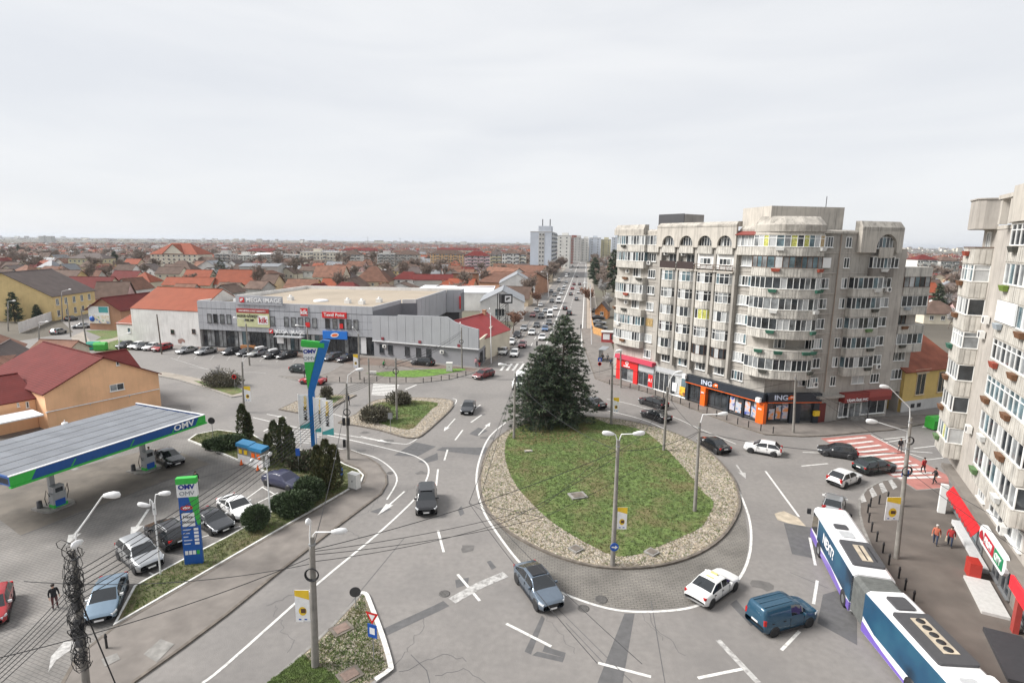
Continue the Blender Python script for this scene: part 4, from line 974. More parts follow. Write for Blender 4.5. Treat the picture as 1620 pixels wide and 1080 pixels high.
mb = MB(); mb.bb(-1.5,.62,-.03,0,-.42,.42); f2.put('sign_panel', mb.mesh('sign_panel', plain('dark red sign panel', (.42,.015,.03))),12.5,3.65,.82); mb = MB(); mb.bb(-.95,.75,-.03,0,-.42,.42); f2.put('sign_panel', mb.mesh('sign_panel', plain('dark green sign panel', (.01,.22,.09))),14.25,3.65,.82)
f2.text('PROFI', .66, SIGN_WHITE, 12.06,3.65,.87,.012,.86); f2.text('CITY', .66, SIGN_WHITE, 14.15,3.65,.87,.012,.84)
mb = MB(); mb.add([(-.4,-.03,-.35),(.4,-.03,-.35),(.4,-.03,.02),(0,-.03,.38),(-.4,-.03,.02)],[(0,1,2,3,4)]); f2.put('emblem', mb.mesh('emblem', plain('dark red sign panel', (0,0,0))),10.42,3.62,.82)
panel(f2,16.9,21.0,3.3,4.1,.8,.15, emit('lit red sign', (.8,.02,.03),.5), 'lit_sign')
for x0, x1 in ((-2.4,.2),(.5,3.4),(3.7,6.6),(9.4,11.0),(11.3,13.0),(15,18)): shopfront(f2, x0, x1,.4,3.2,2, STEEL, style='dark', off=-.45)
panel(f2,16.2,16.7,0,3.4,0,.3, plain('red door post', (.35,.05,.04)), 'door_post')
panel(f2,.8,9.2,.1,.45,-.3,.6, plain('pale ledge', (.6,.6,.6)), 'ledge')
panel(f2,9.4,10.6,.1,1.3,.5,.7, plain('red counter', (.4,.03,.02)), 'counter')
panel(f2,10.6,15.2,.1,.3,0,1.5, plain('pale ramp slab', (.55,.54,.52)), 'door_step'); panel(f2,17.2,22,.1,.35,0,1.9, plain('dark entrance mat', (.05,.05,.055)), 'entrance_ramp')

# ================================================================ HOUSES AND HALLS
ROOF_RED = wave_mat('dark red tile roof', (0.15,0.028,0.025),2.0, 'Z', 0.35,0.8,0.12)
ROOF_ORANGE = wave_mat('bright orange tile roof', (0.28,0.075,0.038),2.4, 'Z', 0.22,0.7,0.12)
ROOF_BROWN = wave_mat('brown tile roof', (0.13,0.088,0.07),2.4, 'Z', 0.25,0.8,0.25, tint=0.25)
ROOF_CLAY = wave_mat('old clay tile roof', (0.185,0.095,0.066),2.4, 'Z', 0.25,0.8,0.25, tint=0.25)
ROOF_GREY = wave_mat('grey sheet metal roof', (0.235,0.245,0.26),1.2, 'X', 0.12,0.5,0.1, tint=0.15)
ROOF_SLATE = wave_mat('dull brown sheet roof', (0.115,0.092,0.085),1.6, 'Z', 0.2,0.7,0.15)
ROOF_PINKRED = wave_mat('bright red sheet roof', (0.30,0.035,0.035),1.4, 'X', 0.15,0.5,0.1)
ROOF_WHITE = M('white membrane roof', (0.74,0.75,0.77), rough=0.7, var=0.05, scale=0.2)
ROOFS = [ROOF_BROWN, ROOF_CLAY, ROOF_BROWN, ROOF_RED, ROOF_ORANGE, ROOF_GREY, ROOF_SLATE, ROOF_BROWN, ROOF_SLATE, ROOF_BROWN, ROOF_CLAY]
def wallm(n, c): return M(n + ' house wall', c, rough=0.9, var=0.07, scale=0.4, streak=0.12, blotch=0.3, bl_scale=0.25)
W_YELLOW = wallm('yellow', (0.72,0.55,0.27)); W_ORANGE = wallm('orange', (0.86,0.51,0.29)); W_BROWN = wallm('terracotta', (0.40,0.22,0.14)); W_CREAM = wallm('cream', (0.66,0.60,0.48)); W_GREY = wallm('grey', (0.50,0.49,0.47))
W_PINK = wallm('pink', (0.60,0.40,0.38)); W_WHITE = wallm('white', (0.78,0.77,0.75)); W_SAND = wallm('sand', (0.58,0.48,0.35)); W_OCHRE = wallm('ochre', (0.56,0.40,0.14))
_hw = {}
def roof_mesh(L_, D, rh, kind, over, mat):
 key = (round(L_, 1), round(D, 1), round(rh, 1), kind, round(over, 2), mat.name)
 if key in _hw: return _hw[key]
 mb = MB(); x0, x1, y0, y1 = -over, L_ + over, -over, D + over; dz = -rh * over / (D / 2); t = .14
 if kind == 'gable':      # ridge along x
  m = D / 2
  mb.slab((x0, y0, dz),(x1, y0, dz),(x1, m, rh),(x0, m, rh), t); mb.slab((x1, y1, dz),(x0, y1, dz),(x0, m, rh),(x1, m, rh), t)
  mb.prism([(x0, m - .12),(x1, m - .12),(x1, m + .12),(x0, m + .12)], rh - .03, rh + .09)
 elif kind == 'front':    # ridge along y
  m = L_ / 2; dz = -rh * over / m
  mb.slab((x0, y1, dz),(x0, y0, dz),(m, y0, rh),(m, y1, rh), t); mb.slab((x1, y0, dz),(x1, y1, dz),(m, y1, rh),(m, y0, rh), t)
  mb.prism([(m - .12, y0),(m + .12, y0),(m + .12, y1),(m - .12, y1)], rh - .03, rh + .09)
 elif kind == 'hip':
  if L_ >= D: r = D / 2; a, b = (r, D / 2, rh),(L_ - r, D / 2, rh)
  else: r = L_ / 2; a, b = (L_ / 2, r, rh),(L_ / 2, D - r, rh)
  dz = -rh * over / r
  c = [(x0, y0, dz),(x1, y0, dz),(x1, y1, dz),(x0, y1, dz)]
  if L_ >= D: fs = [(0,1,5,4),(1,2,5),(2,3,4,5),(3,0,4)]
  else: fs = [(0,1,4),(1,2,5,4),(2,3,5),(3,0,4,5)]
  mb.add(c + [a, b], fs); mb.prism([p[:2] for p in c], dz - .16, dz - .003)
 elif kind == 'shed':
  mb.slab((x0, y0, dz),(x1, y0, dz),(x1, y1, rh),(x0, y1, rh), t)
 else: mb.prism([(x0, y0),(x1, y0),(x1, y1),(x0, y1)],0,.25)
 _hw[key] = mb.mesh('roof', mat)
 return _hw[key]
def wall_mesh(L_, D, h, rh, kind, mat):
 key = ('w', round(L_, 1), round(D, 1), round(h, 1), round(rh, 1), kind, mat.name)
 if key in _hw: return _hw[key]
 mb = MB(); e = .12
 mb.prism([(0,0),(L_, 0),(L_, D),(0, D)],-.1, h)
 if kind == 'gable': mb.add([(0,0, h),(0, D, h),(0, D / 2, h + rh - e),(L_, 0, h),(L_, D, h),(L_, D / 2, h + rh - e)],[(0,2,1),(3,4,5)])
 if kind == 'front': mb.add([(0,0, h),(L_, 0, h),(L_ / 2,0, h + rh - e),(0, D, h),(L_, D, h),(L_ / 2, D, h + rh - e)],[(0,1,2),(4,3,5)])
 if kind == 'shed': mb.add([(0,0, h),(L_, 0, h),(L_, D, h),(0, D, h),(L_, D, h + rh - e),(0, D, h + rh - e)],[(1,2,4),(0,5,3),(2,3,5,4)])
 _hw[key] = mb.mesh('wall', mat)
 return _hw[key]
_chim = None
def house(name, label, P, Q, D, h, rh, kind, wall, roof, over=.4, wins=(), side=(), chimneys=(), cat='house', group=None, fm=None):
 """front wall runs P to Q, the body lies behind it; wins = (x, z, w, h, n, style) on the front, side = the same on the end wall at Q"""
 global _chim
 P, Q = Vector(P[:2]), Vector(Q[:2]); L_ = (Q - P).length; rz = math.atan2((Q - P).y, (Q - P).x)
 o = thing(name, label, cat, (P.x, P.y, 0), rz, group)
 put('wall', wall_mesh(L_, D, h, rh, kind, wall), o)
 r = put('roof', roof_mesh(L_, D, rh, kind, over, roof), o, (0,0, h))
 for x, z, w, hh, n, st in wins:
  a, b = window_meshes(w, hh, n, st, fm or WHITE, 0); q = put('window', a, o, (x, -.01, z)); put('pane', b, q)
 for y, z, w, hh, n, st in side:
  a, b = window_meshes(w, hh, n, st, fm or WHITE, 0); q = put('window', a, o, (L_ + .01, y, z), math.pi / 2); put('pane', b, q)
 if _chim is None:
  m = MB(); m.bb(-.35,.35,-.35,.35,-1.2,.9); m.bb(-.43,.43,-.43,.43,.9,1.05); _chim = m.mesh('chimney', W_BROWN)
 for x, y, z in chimneys: put('chimney', _chim, r, (x, y, z))
 return o
def row(n, x0, dx, z, w, h, k=2, st='dark'): return [(x0 + i * dx, z, w, h, k, st) for i in range(n)]

# --- the filling station's shop: orange gable house with dark red roofs
P, Q = G(69.4,621,5), G(250,589,5)
osh = house('station_shop', 'orange gabled station shop with dark red tile roof behind the canopy', P, Q, 19,5.0,3.4, 'front', W_ORANGE, ROOF_RED, .35, wins=[(7.9,4.0,1.7,.9,2, 'dark'),(8.3,7.2,.35,.5,1, 'dark')], cat='shop')
Lq = (Q - P).length; u = (Q - P).normalized(); nL = Vector((-u.y, u.x, 0))
mb = MB(); mb.tube([(-.2,-.25,2.55),(Lq * .5,-.25,2.6),(Lq - .2,-.25,2.65)],.07,6)
for x in (.0, Lq * .35, Lq * .7): mb.tube([(x, -.25,2.58),(x, -.02,2.3)],.06,5)
mb.build('wall_pipe', LAMP_WHITE, osh)
p0 = P - u * 4.6 + nL * 2.6
house('shop_annexe', 'lower orange annexe with dark red roof at the left of the station shop', P - u * 5.5 + nL * 3.0, P + nL * 3.0 - u * .05,12,4.0,2.2, 'gable', W_ORANGE, ROOF_RED, .3, wins=[(4.6,3.2,.3,.8,1, 'dark'),(3.7,3.4,.2,.5,1, 'dark')], cat='shop')
house('shop_annexe', 'dark red roofed rear annexe stepping down beyond the orange gable', Q + nL * 6.5 - u * 6.5, Q + nL * 6.5 + u * .4,8,4.6,2.5, 'gable', W_ORANGE, ROOF_RED, .35, cat='shop')
mb = MB(); mb.box(0,0,0,7.5,3.6,.16); tag(mb.build('shed_roof', ROOF_WHITE, None, (P.x - u.x * 4.6, P.y - u.y * 4.6,2.7), math.atan2(u.y, u.x)), 'flat pale shed roof at the foot of the orange annexe wall', 'shed')
# --- houses at the left edge
house('house', 'white walled house with brown tile roof at the left edge above the filling station', G(-60,640,3.5), G(37,548,3.5),9,4.2,2.6, 'gable', W_WHITE, ROOF_CLAY, .6, wins=[(14.5,2.6,1.0,1.5,2, 'dark')])
house('house', 'long low house with dark brown mossy tiles between the white house and the orange shop', G(-20,610,3), G(55,557,3),6.5,3.0,2.6, 'gable', W_WHITE, ROOF_SLATE, .4)
house('house', 'small brown tiled outhouse behind the ridge of the orange shop', G(48,549,3), G(105,551,3),5,2.6,1.5, 'gable', W_CREAM, ROOF_CLAY, .4)
P, Q = G(87,507), G(153,493)
house('town_house', 'two storey yellow corner house with dull brown roof and white window surrounds', P, Q, 24,7.2,6.6, 'gable', W_YELLOW, ROOF_SLATE, .5, wins=row(5,2.0,3.9,5.2,1.3,1.9,2, 'mix') + row(5,2.0,3.9,1.9,1.2,1.8,2, 'dark'), cat='house')
P, Q = G(143,521), G(194,522.5)
bh = house('house', 'terracotta gabled house with a large advertising board on its end wall', P, Q, 16,5.6,2.9, 'front', W_BROWN, ROOF_RED, .7, cat='house')
bb_ = thing('billboard', 'white and blue advertising board fixed to the terracotta gable wall', 'billboard', (P.x, P.y, 0), math.atan2((Q - P).y, (Q - P).x))
mb = MB(); mb.bb(.2,6.0,-.2,-.05,1.7,6.2); mb.build('board', SIGN_WHITE, bb_)
mb = MB(); mb.bb(3.2,5.8,-.25,-.2,4.6,6.1); mb.build('teal_panel', plain('teal print', (.06,.33,.34)), bb_)
mb = MB(); mb.bb(.35,5.9,-.25,-.2,1.8,3.9); mb.build('picture', print_mat('family photo print', [(.08,.18,.45),(.7,.6,.45),(.75,.72,.7),(.25,.4,.12)],.9), bb_)
mb = MB(); mb.lathe([(.75,0),(.75,.05),(.02,.06)],14); mb.build('round_emblem', BLUE, bb_, (1.1,-.26,2.9), rot=(math.pi / 2,0,0))
# white blank wall with orange roof
P, Q = G(212,541), G(318,548)
house('house', 'house with a tall blank white side wall and orange tile roof beside the store', P, Q, 16,8.0,4.3, 'gable', WHITEWASH, ROOF_ORANGE, .1, wins=[(11.2,3.0,.9,1.0,1, 'dark'),(17.0,3.4,.9,1.0,1, 'dark')], fm=BROWN_FRAME)
u = (Q - P).normalized(); nL = Vector((-u.y, u.x, 0))
house('house', 'low white lean-to with steep orange roof left of the blank white wall', P - u * 5.5 + nL * .8, P - u * .05 + nL * .8,12,4.2,4.6, 'shed', WHITEWASH, ROOF_ORANGE, .2, wins=[(3.6,2.6,.9,1.2,1, 'dark')])
for x, w, hgt, txt in ((13.4,2.0,1.4, None),):
 mb = MB(); mb.add([(-.9,0,-.6),(-.2,0,-.75),(.3,0,-.2),(.9,0,-.5),(1.0,0,.1),(.3,0,.5),(-.4,0,.35),(-1.0,0,.1)],[tuple(range(8))]); q = P + u * x
 tag(mb.build('graffiti', plain('faded graffiti paint', (.33,.20,.17)), None, (q.x + .02 * u.y, q.y - .03,1.1), math.atan2(u.y, u.x)), 'faded reddish graffiti patch low on the blank white wall', 'graffiti')

# ---------------------------------------------------------------- the grey supermarket
A3, B3 = Vector(G(318,548)[:2]), Vector(G(592,563)[:2])
mi = thing('supermarket', 'grey clad two storey supermarket with dark glazed ground floor and tan flat roof', 'supermarket', (A3.x, A3.y, 0))
f3 = Face(mi, A3, B3 - A3); L3 = (B3 - A3).length
CLAD = M('grey facade panel', (0.40,0.41,0.435), rough=0.55, var=0.05, scale=0.3, tint=0.07)
CLAD_DARK = M('grey facade joint', (0.16,0.165,0.18), rough=0.7, var=0.05)
TANROOF = M('tan roof membrane', (0.345,0.29,0.225), rough=0.9, var=0.06, scale=0.15, blotch=0.3, bl_scale=0.08)
q3 = [A3, B3, Vector((-26.1,130.4)), Vector((-22.7,131.4)), Vector((-18.9,158.3)), Vector((-14.8,158.9)), Vector((-14.2,163.5)), Vector((-62,167.2))]
loc3 = [tuple(v - A3) for v in q3]
mb = MB(); mb.prism(loc3,3.95,9.5,0); mb.build('wall', CLAD_DARK, mi)
mb = MB(); mb.prism(inset(loc3,.6),0,3.948); mb.build('ground_floor', DARK, mi)
sheet('roof', inset(loc3,.3),9.52, TANROOF, mi)
for i in range(len(loc3)):
 a, b = Vector(loc3[i]), Vector(loc3[(i + 1) % len(loc3)]); d = (b - a).normalized(); n = Vector((d.y, -d.x)); m = (a + b) / 2 - n * .16
 mb = MB(); mb.box(m.x, m.y, 9.95,(b - a).length - .34,.3,.9, math.atan2(d.y, d.x)); mb.build('roof_parapet', CLAD if i in (0,1,3,4,5) else W_WHITE, mi)
pm_ = MB(); pm_.bb(-.58,.58,-.06,0,-.76,.76); PANEL = pm_.mesh('panel', CLAD)
for r in range(4):
 for c in range(35): f3.put('panel', PANEL, .6 + c * (L3 - 1.2) / 34,4.75 + r * 1.57 if r < 3 else 9.55,.03)
# the side wall of the rear hall in view
fs3 = Face(mi, q3[3], q3[4] - q3[3])
fs3b = Face(mi, q3[4], q3[5] - q3[4])
bm_ = MB(); bm_.bb(-1.6,1.6,-.06,0,-3.1,3.1); BPAN = bm_.mesh('panel', CLAD)
for c in range(8): fs3.put('panel', BPAN, 1.75 + c * 3.35,7.1,.03)
for c in range(2): fs3b.put('panel', (lambda m: (m.bb(-1.0,1.0,-.06,0,-3.1,3.1), m.mesh('panel', CLAD))[1])(MB()) if c == 0 else bpy.data.meshes['panel.002'] if 'panel.002' in bpy.data.meshes else BPAN, 1.05 + c * 2.05,7.1,.03)
panel(fs3b, 3.7,4.1,5.0,8.6,.1,.6, RED, 'sign_blade')
# raised sign parapet
panel(f3,10.0,21.2,9.95,11.9,.02,.35, CLAD, 'sign_parapet')
mb = MB(); mb.bb(0,7.5,0,1.6,0,1.0); f3.put('roof_duct', mb.mesh('roof_duct', ROOF_WHITE),6.0,9.6,-4)
def mega(face, x, z, s, off):
 t_ = face.text('MEGA IMAGE', s * 1.25, SIGN_WHITE, x + s * .6, z, off, .02,1.15)
 mb = MB(); mb.bb(-.55 * s, .55 * s, -.1,0,-.5 * s, .5 * s); face.put('emblem', mb.mesh('emblem', RED), x - 4.6 * s, z, off - .05)
 mb = MB(); mb.add([(-.35 * s, -.12,-.3 * s),(-.1 * s, -.12,-.3 * s),(-.05 * s, -.12,0),(.25 * s, -.12,.02 * s),(.4 * s, -.12,.25 * s),(.2 * s, -.12,.33 * s),(-.1 * s, -.12,.28 * s),(-.4 * s, -.12,.2 * s)],[tuple(range(8))]); face.put('emblem', mb.mesh('emblem', SIGN_WHITE), x - 4.6 * s, z, off - .05)
mega(f3,16.2,10.95,1.0,.45); mega(f3,22.0,4.3,.85,.25)
f3b = thing('advertising_banner', 'red and pale green advertising banner stretched on the upper facade of the supermarket', 'banner', (A3.x, A3.y, 0)); fb = Face(f3b, A3, B3 - A3)
panel(fb, 9.9,17.8,5.05,9.0,.12,.12, M('pale green banner cloth', (.56,.57,.33),.7,.06), 'banner'); panel(fb, 9.9,17.8,8.1,9.05,.13,.15, plain('brick red banner cloth', (.36,.04,.035)), 'banner_header'); panel(fb, 15.0,17.5,5.7,7.6,.13,.15, SIGN_WHITE, 'banner_panel')
fb.text('DESCHIDEREA A FOST AMÂNATĂ !', .42, SIGN_WHITE, 13.8,8.55,.3,.008); fb.text('ALEGE GĂSEȘTI', .75, BLACK, 12.6,7.4,.27,.015); fb.text('3995 MP', .7, BLACK, 12.8,6.5,.27,.015); fb.text('kik', 1.7, plain('dark red lettering', (.42,.01,.03)),16.25,6.6,.3,.03)
for x in (2.9,4.4,6.1,7.8,18.5,21.8,23.5,25.2,26.8,28.1 + .4,31.5,33.2,34.8,36.4,38.0): window(f3, x, 6.55,1.05,2.05,1, 'dark', off=.1, fm=DARK)
panel(f3,25.2,27.2,7.9,9.9,.1,.12, GREY_PAINT, 'sign_frame'); panel(f3,25.35,27.05,8.0,9.6,.12,.15, RED, 'shop_sign'); f3.text('kik', 1.35, SIGN_WHITE, 26.2,8.75,.3,.03)
panel(f3,30.4,36.0,7.75,9.0,.1,.2, RED, 'shop_sign'); f3.text('Textil Point', .95, SIGN_WHITE, 33.2,8.4,.33,.015,1.05)
panel(f3,30.4,36.0,3.3,4.95,.1,.3, plain('bright blue sign', (.01,.17,.62)), 'shop_sign')
mb = MB(); mb.add([(.95 * math.cos(a),-.02,.5 * math.sin(a) + .12 * math.cos(a)) for a in [k * math.pi / 9 for k in range(18)]],[tuple(range(18))]); mb.add([(.75 * math.cos(a),-.04,.28 * math.sin(a) + .12 * math.cos(a)) for a in [k * math.pi / 9 for k in range(18)]],[tuple(range(18))],1); f3.put('emblem', mb.mesh('emblem', [SIGN_WHITE, ORANGE]),33.2,4.15,.42)
for x0, x1 in ((26.4,27.4),(34.3,35.1)): panel(f3, x0, x1,5.6,6.6,.2,.03, RED, 'poster')
# ground floor glazing
for i in range(14): shopfront(f3,.6 + i * 2.95,.6 + i * 2.95 + 2.85,.2,3.85,3, DARK, style='dark', off=-.45)
panel(f3,19.5,26.0,3.3,3.5,0,1.7, GREY_PAINT, 'door_canopy')
for x in (19.8,21.7,23.6,25.6): mb = MB(); mb.tube([(0,-1.6,-.05),(0,-.1,1.4)],.05,6); f3.put('canopy_rod', mb.mesh('canopy_rod', STEEL), x, 3.5)
panel(f3,19.0,20.6,1.6,3.0,-.35,.05, SIGN_WHITE, 'poster'); panel(f3,24.6,25.4,.4,2.2,-.35,.05, SIGN_WHITE, 'poster'); panel(f3,38.8,40.0,.3,3.8,-.35,.08, SIGN_WHITE, 'poster')
panel(f3,10.8,14.2,.1,1.0,.4,.6, plain('orange timber planter', (.38,.17,.06)), 'planter')
for x, y in ((14,-14),(30,-12),(34,-11),(36,-16)):
 mb = MB(); mb.bb(-.6,.6,-.6,.6,0,.9); mb.lathe([(.3,.9),(.3,1.3),(.02,1.35)],10); f3.put('roof_vent', mb.mesh('roof_vent', W_WHITE), x, 9.5, y)
mb = MB(); mb.lathe([(1.7,0),(1.7,.25),(1.5,.4),(.02,.5)],20); f3.put('roof_light', mb.mesh('roof_light', ROOF_WHITE),22,9.5,-14)

# ---------------------------------------------------------------- low grey corner building and its neighbours along the boulevard
P, Q = Vector(G(592,563)[:2]), Vector(G(757,581)[:2]); u = (Q - P).normalized(); nL = Vector((-u.y, u.x)); Lg = (Q - P).length
gb = thing('shop_building', 'low corner building with a tall pale grey cladding screen beside the supermarket', 'shop', (P.x, P.y, 0), math.atan2(u.y, u.x))
GREYW = M('mid grey render', (0.27,0.27,0.285), rough=0.85, var=0.06, scale=0.4, blotch=0.3, bl_scale=0.4)
dd = Vector((3.4,22.0)).normalized(); sx, sy = dd.dot(u), dd.dot(nL)
mb = MB(); mb.prism([(.02,0),(Lg, 0),(Lg + sx * 21, sy * 21),(.02, sy * 21)],0,3.3); mb.build('wall', GREYW, gb)
SCREEN = M('pale grey sheet cladding', (0.33,0.338,0.355), rough=0.6, var=0.05, scale=0.3, streak=0.15)
pr = [(0,3.4),(Lg + .15,3.7),(Lg + .15,7.5),(21.75,8.0),(19.6,8.6),(17.8,9.5),(6.4,9.15),(6.36,8.85),(0,8.6)]
mb = MB(); n = len(pr); mb.add([(x, -.4, z) for x, z in pr] + [(x, 0, z) for x, z in pr],[tuple(range(n)), tuple(reversed(range(n, 2 * n)))] + [(i, n + i, n + (i + 1) % n, (i + 1) % n) for i in range(n)]); mb.build('clad_screen', SCREEN, gb)
mb = MB(); mb.slab((-.02,-.5,3.42),(Lg + .25,-.5,3.72),(Lg + .25,0.0,3.72),(-.02,0.0,3.42),.14); mb.build('screen_edge', LAMP_WHITE, gb)
for k in range(1,12):
 x = k * Lg / 12; zt = np.interp(x, [0,6.36,17.8,19.6,21.75, Lg + .15],[8.6,9.0,9.5,8.6,8.0,7.5]); mb = MB(); mb.bb(x - .03, x + .03,-.43,-.403,3.9, zt - .1); mb.build('sheet_seam', SCREEN, gb)
mb = MB(); mb.prism([(.05,.02),(15.5,.02),(15.5 + sx * 9, sy * 9),(.05, sy * 9)],3.303,7.6); mb.build('rear_hall', GREYW, gb)
for x in (2.0,4.2,8.3,11.0,13.4): a, b = window_meshes(1.1,1.9,1, 'dark', DARK, 0); w_ = put('window', a, gb, (x, -.01,1.75)); put('pane', b, w_)
for x in (2.9,16.6): put('air_conditioner', AC, gb, (x, 0,2.4))
for x in (2.6,11.6,20.5): mb = MB(); mb.bb(x - .3, x + .3,-.52,-.41,3.75,4.3); mb.build('roof_sign', plain('small maroon sign', (.2,.03,.04)), gb)
for i in range(4): a, b = window_meshes(2.4,2.2,2, 'dark', DARK, 0); w_ = put('window', a, gb, (Lg + .02 + sx * (2.5 + i * 4.5), sy * (2.5 + i * 4.5),1.6), math.atan2(dd.dot(nL), dd.dot(u))); put('pane', b, w_)
mb = MB(); c0, c1 = (Lg + sx * 1.5, sy * 1.5),(Lg + sx * 12, sy * 12); c2 = (Lg + sx * 23, sy * 23)
for a, b, zt in ((c0, c1,5.2),(c1, c2,6.0)):
 a, b = Vector(a), Vector(b); m = (a + b) / 2; mb = MB(); mb.box(m.x - .2, m.y, (3.3 + zt) / 2,(b - a).length, .35, zt - 3.3, math.atan2((b - a).y, (b - a).x)); mb.build('street_parapet', W_CREAM, gb)
P2 = Q + dd * 4 - u * 12; Q2 = Q + dd * 4 - u * .6
house('house', 'bright red sheet roofed house behind the cream street parapet', P2, Q2,15,4.8,3.4, 'front', W_CREAM, ROOF_PINKRED, .2, chimneys=[(6,13,3.2)])
mb = MB(); mb.lathe([(.02,0),(.35,.12),(.5,.35)],12); d_ = mb.build('satellite_dish', AC_WHITE, None, (Q2.x - 5, Q2.y + 2.0,5.0)); d_.rotation_euler = (1.1,0,.4); tag(d_, 'white satellite dish on the bright red sheet roof', 'satellite dish')
# big white halls further along
house('hall', 'long white flat roofed hall behind the supermarket', G(652,490), G(778,491.6),30,6.2,.2, 'flat', W_WHITE, ROOF_WHITE, .2, wins=[(6,3.4,2.4,2.6,2, 'dark'),(12,3.4,1.2,2.6,1, 'dark')], cat='hall')
house('hall', 'white gabled hall with grey sheet roof beside the black sign tower', G(760,507), G(829,507.9),22,6.0,3.4, 'front', W_WHITE, ROOF_GREY, .3, wins=[(6,2.6,3.0,2.4,3, 'dark')], cat='hall')
house('hall', 'second white gabled hall with grey roof behind the sign tower', G(790,474), G(846,474.7),24,7.0,4.0, 'front', W_WHITE, ROOF_GREY, .3, cat='hall')
tw = G(795,515); st = thing('sign_tower', 'black steel lattice sign tower with a white lettered box, beside the boulevard', 'sign tower', (tw.x, tw.y, 0),.3)
for x, y in ((-1.3,-1),(1.3,-1),(-1.3,1),(1.3,1)): mb = MB(); mb.tube([(x, y, 0),(x, y, 9.4 if x < 0 else 7.4)],.12,6); mb.build('post', BLACK, st)
for k in range(3):
 for y in (-1,1): mb = MB(); mb.tube([(-1.3, y, k * 2.2),(1.3, y, k * 2.2 + 2.2)],.07,5); mb.build('brace', BLACK, st)
mb = MB(); mb.bb(-.7,2.6,-1.15,1.15,6.6,9.2); bx = mb.build('sign_box', BLACK, st)
mb = MB(); mb.bb(.3,2.2,-1.2,-1.16,7.0,8.8); mb.build('emblem_panel', SIGN_WHITE, bx)
mb = MB(); mb.add([(.7,-1.23,7.4),(1.0,-1.23,7.4),(1.1,-1.23,7.8),(1.5,-1.23,7.85),(1.9,-1.23,8.2),(1.6,-1.23,8.4),(1.1,-1.23,8.3),(.6,-1.23,8.2)],[tuple(range(8))]); mb.build('emblem', BLACK, bx)
for i, (p, q, d, h, rh, rf, wl, kd, lab) in enumerate([((826,470),(868,462),22,6,4.0, ROOF_CLAY, W_BROWN, 'front', 'brown tiled house with terracotta wall beyond the white halls on the boulevard'),((852,450),(874,446),20,6,4.5, ROOF_CLAY, W_SAND, 'front', 'sand coloured gabled house with clay tiles farther along the boulevard'),
  ((760,452),(806,456),14,7,3.4, ROOF_CLAY, W_WHITE, 'gable', 'white house with a row of dark windows under clay tiles beyond the white hall'),((655,462),(716,462),12,6,2.2, ROOF_RED, W_GREY, 'gable', 'dark red roofed grey house between bare trees behind the supermarket')]):
 house('house', lab, G(*p), G(*q), d, h, rh, kd, wl, rf, .5, wins=row(4,2,3.6,4.4,2.2,1.2,3, 'dark') if i == 2 else ())

# ---------------------------------------------------------------- yellow house and wooden shed to the right
P, Q = G(1424,652), G(1508,640)
yh = house('house', 'old ochre house with ornate window and red clay tile roof between the two blocks', P, Q, 22,6.4,6.5, 'gable', W_OCHRE, wave_mat('red clay tile roof', (.27,.09,.055),2.4, 'Z', .3,.8,.25),.5, wins=[(3.6,4.0,1.9,3.2,2, 'dark'),(8.5,4.0,1.9,3.2,2, 'dark')], fm=W_SAND)
mb = MB(); mb.bb(-.05,14,-.08,0,-.1,1.6); mb.build('plinth', W_GREY, yh)
for x in (2.0,3.4): mb = MB(); mb.bb(x, x + .8,-.12,-.083,.5,1.1); mb.build('cellar_vent', BLACK, yh)
mb = MB(); mb.bb(1.9,5.4,-.22,0,6.0,6.3); mb.bb(2.3,5.0,-.18,0,5.65,5.9); mb.build('cornice', W_SAND, yh)
P, Q = G(941,503), G(961,504)
ws = house('garden_house', 'small orange wooden gabled house in the fenced yard by the boulevard', P, Q, 6,2.8,2.4, 'front', M('orange timber', (.50,.20,.06),.7,.2), ROOF_SLATE, .4, wins=[(2.2,1.6,1.1,1.2,2, 'curtain')])
hb = house('house', 'grey brown gabled house behind the garden house, far side of the yard', G(944,425), G(980,425),14,5,4, 'front', W_GREY, ROOF_BROWN, .5)

# ================================================================ FILLING STATION
F1, F0 = G(324,656,5.6), G(16,754,5.6)
uo = (F1 - F0).normalized(); CL, CD = (F1 - F0).length, 10.6
cp = thing('petrol_canopy', 'filling station canopy with solar panels and a blue and green fascia', 'canopy', (F0.x, F0.y, 0), math.atan2(uo.y, uo.x))
x0 = -.1
ROOFM = plain('canopy deck', (.035,.037,.042),.6)
mb = MB(); mb.bb(x0, CL - .02,.15, CD, 4.95,5.42); mb.build('roof_deck', ROOFM, cp)
mb = MB(); mb.bb(x0, CL, -.02,.12,4.82,5.6); mb.bb(CL - .12, CL, .123, CD, 4.82,5.6); mb.bb(x0, x0 + .12,.123, CD, 4.82,5.6); mb.build('fascia', plain('canopy blue', (.012,.075,.27),.4), cp)
mb = MB(); mb.bb(x0, CL + .1,-.14,.2,4.66,4.81); mb.bb(CL - .2, CL + .1,.203, CD, 4.66,4.81); mb.build('green_trim', GREEN, cp)
mb = MB(); mb.bb(x0, CL + .02,-.05,.16,5.603,5.67); mb.bb(CL - .16, CL + .02,.163, CD, 5.603,5.67); mb.build('white_edge', LAMP_WHITE, cp)
mb = MB(); mb.add([(CL - 1.2,-.035,4.82),(CL + .01,-.035,4.82),(CL + .01,-.035,5.6),(CL - .75,-.035,5.6)],[(0,1,2,3)]); mb.add([(-.1,-.035,4.82),(1.3,-.035,4.82),(1.75,-.035,5.6),(-.1,-.035,5.6)],[(0,1,2,3)]); mb.add([(CL + .012,-.0,4.82),(CL + .012, CD, 4.82),(CL + .012, CD, 5.6),(CL + .012,0,5.6)],[(0,1,2,3)]); mb.build('green_panel', GREEN, cp)
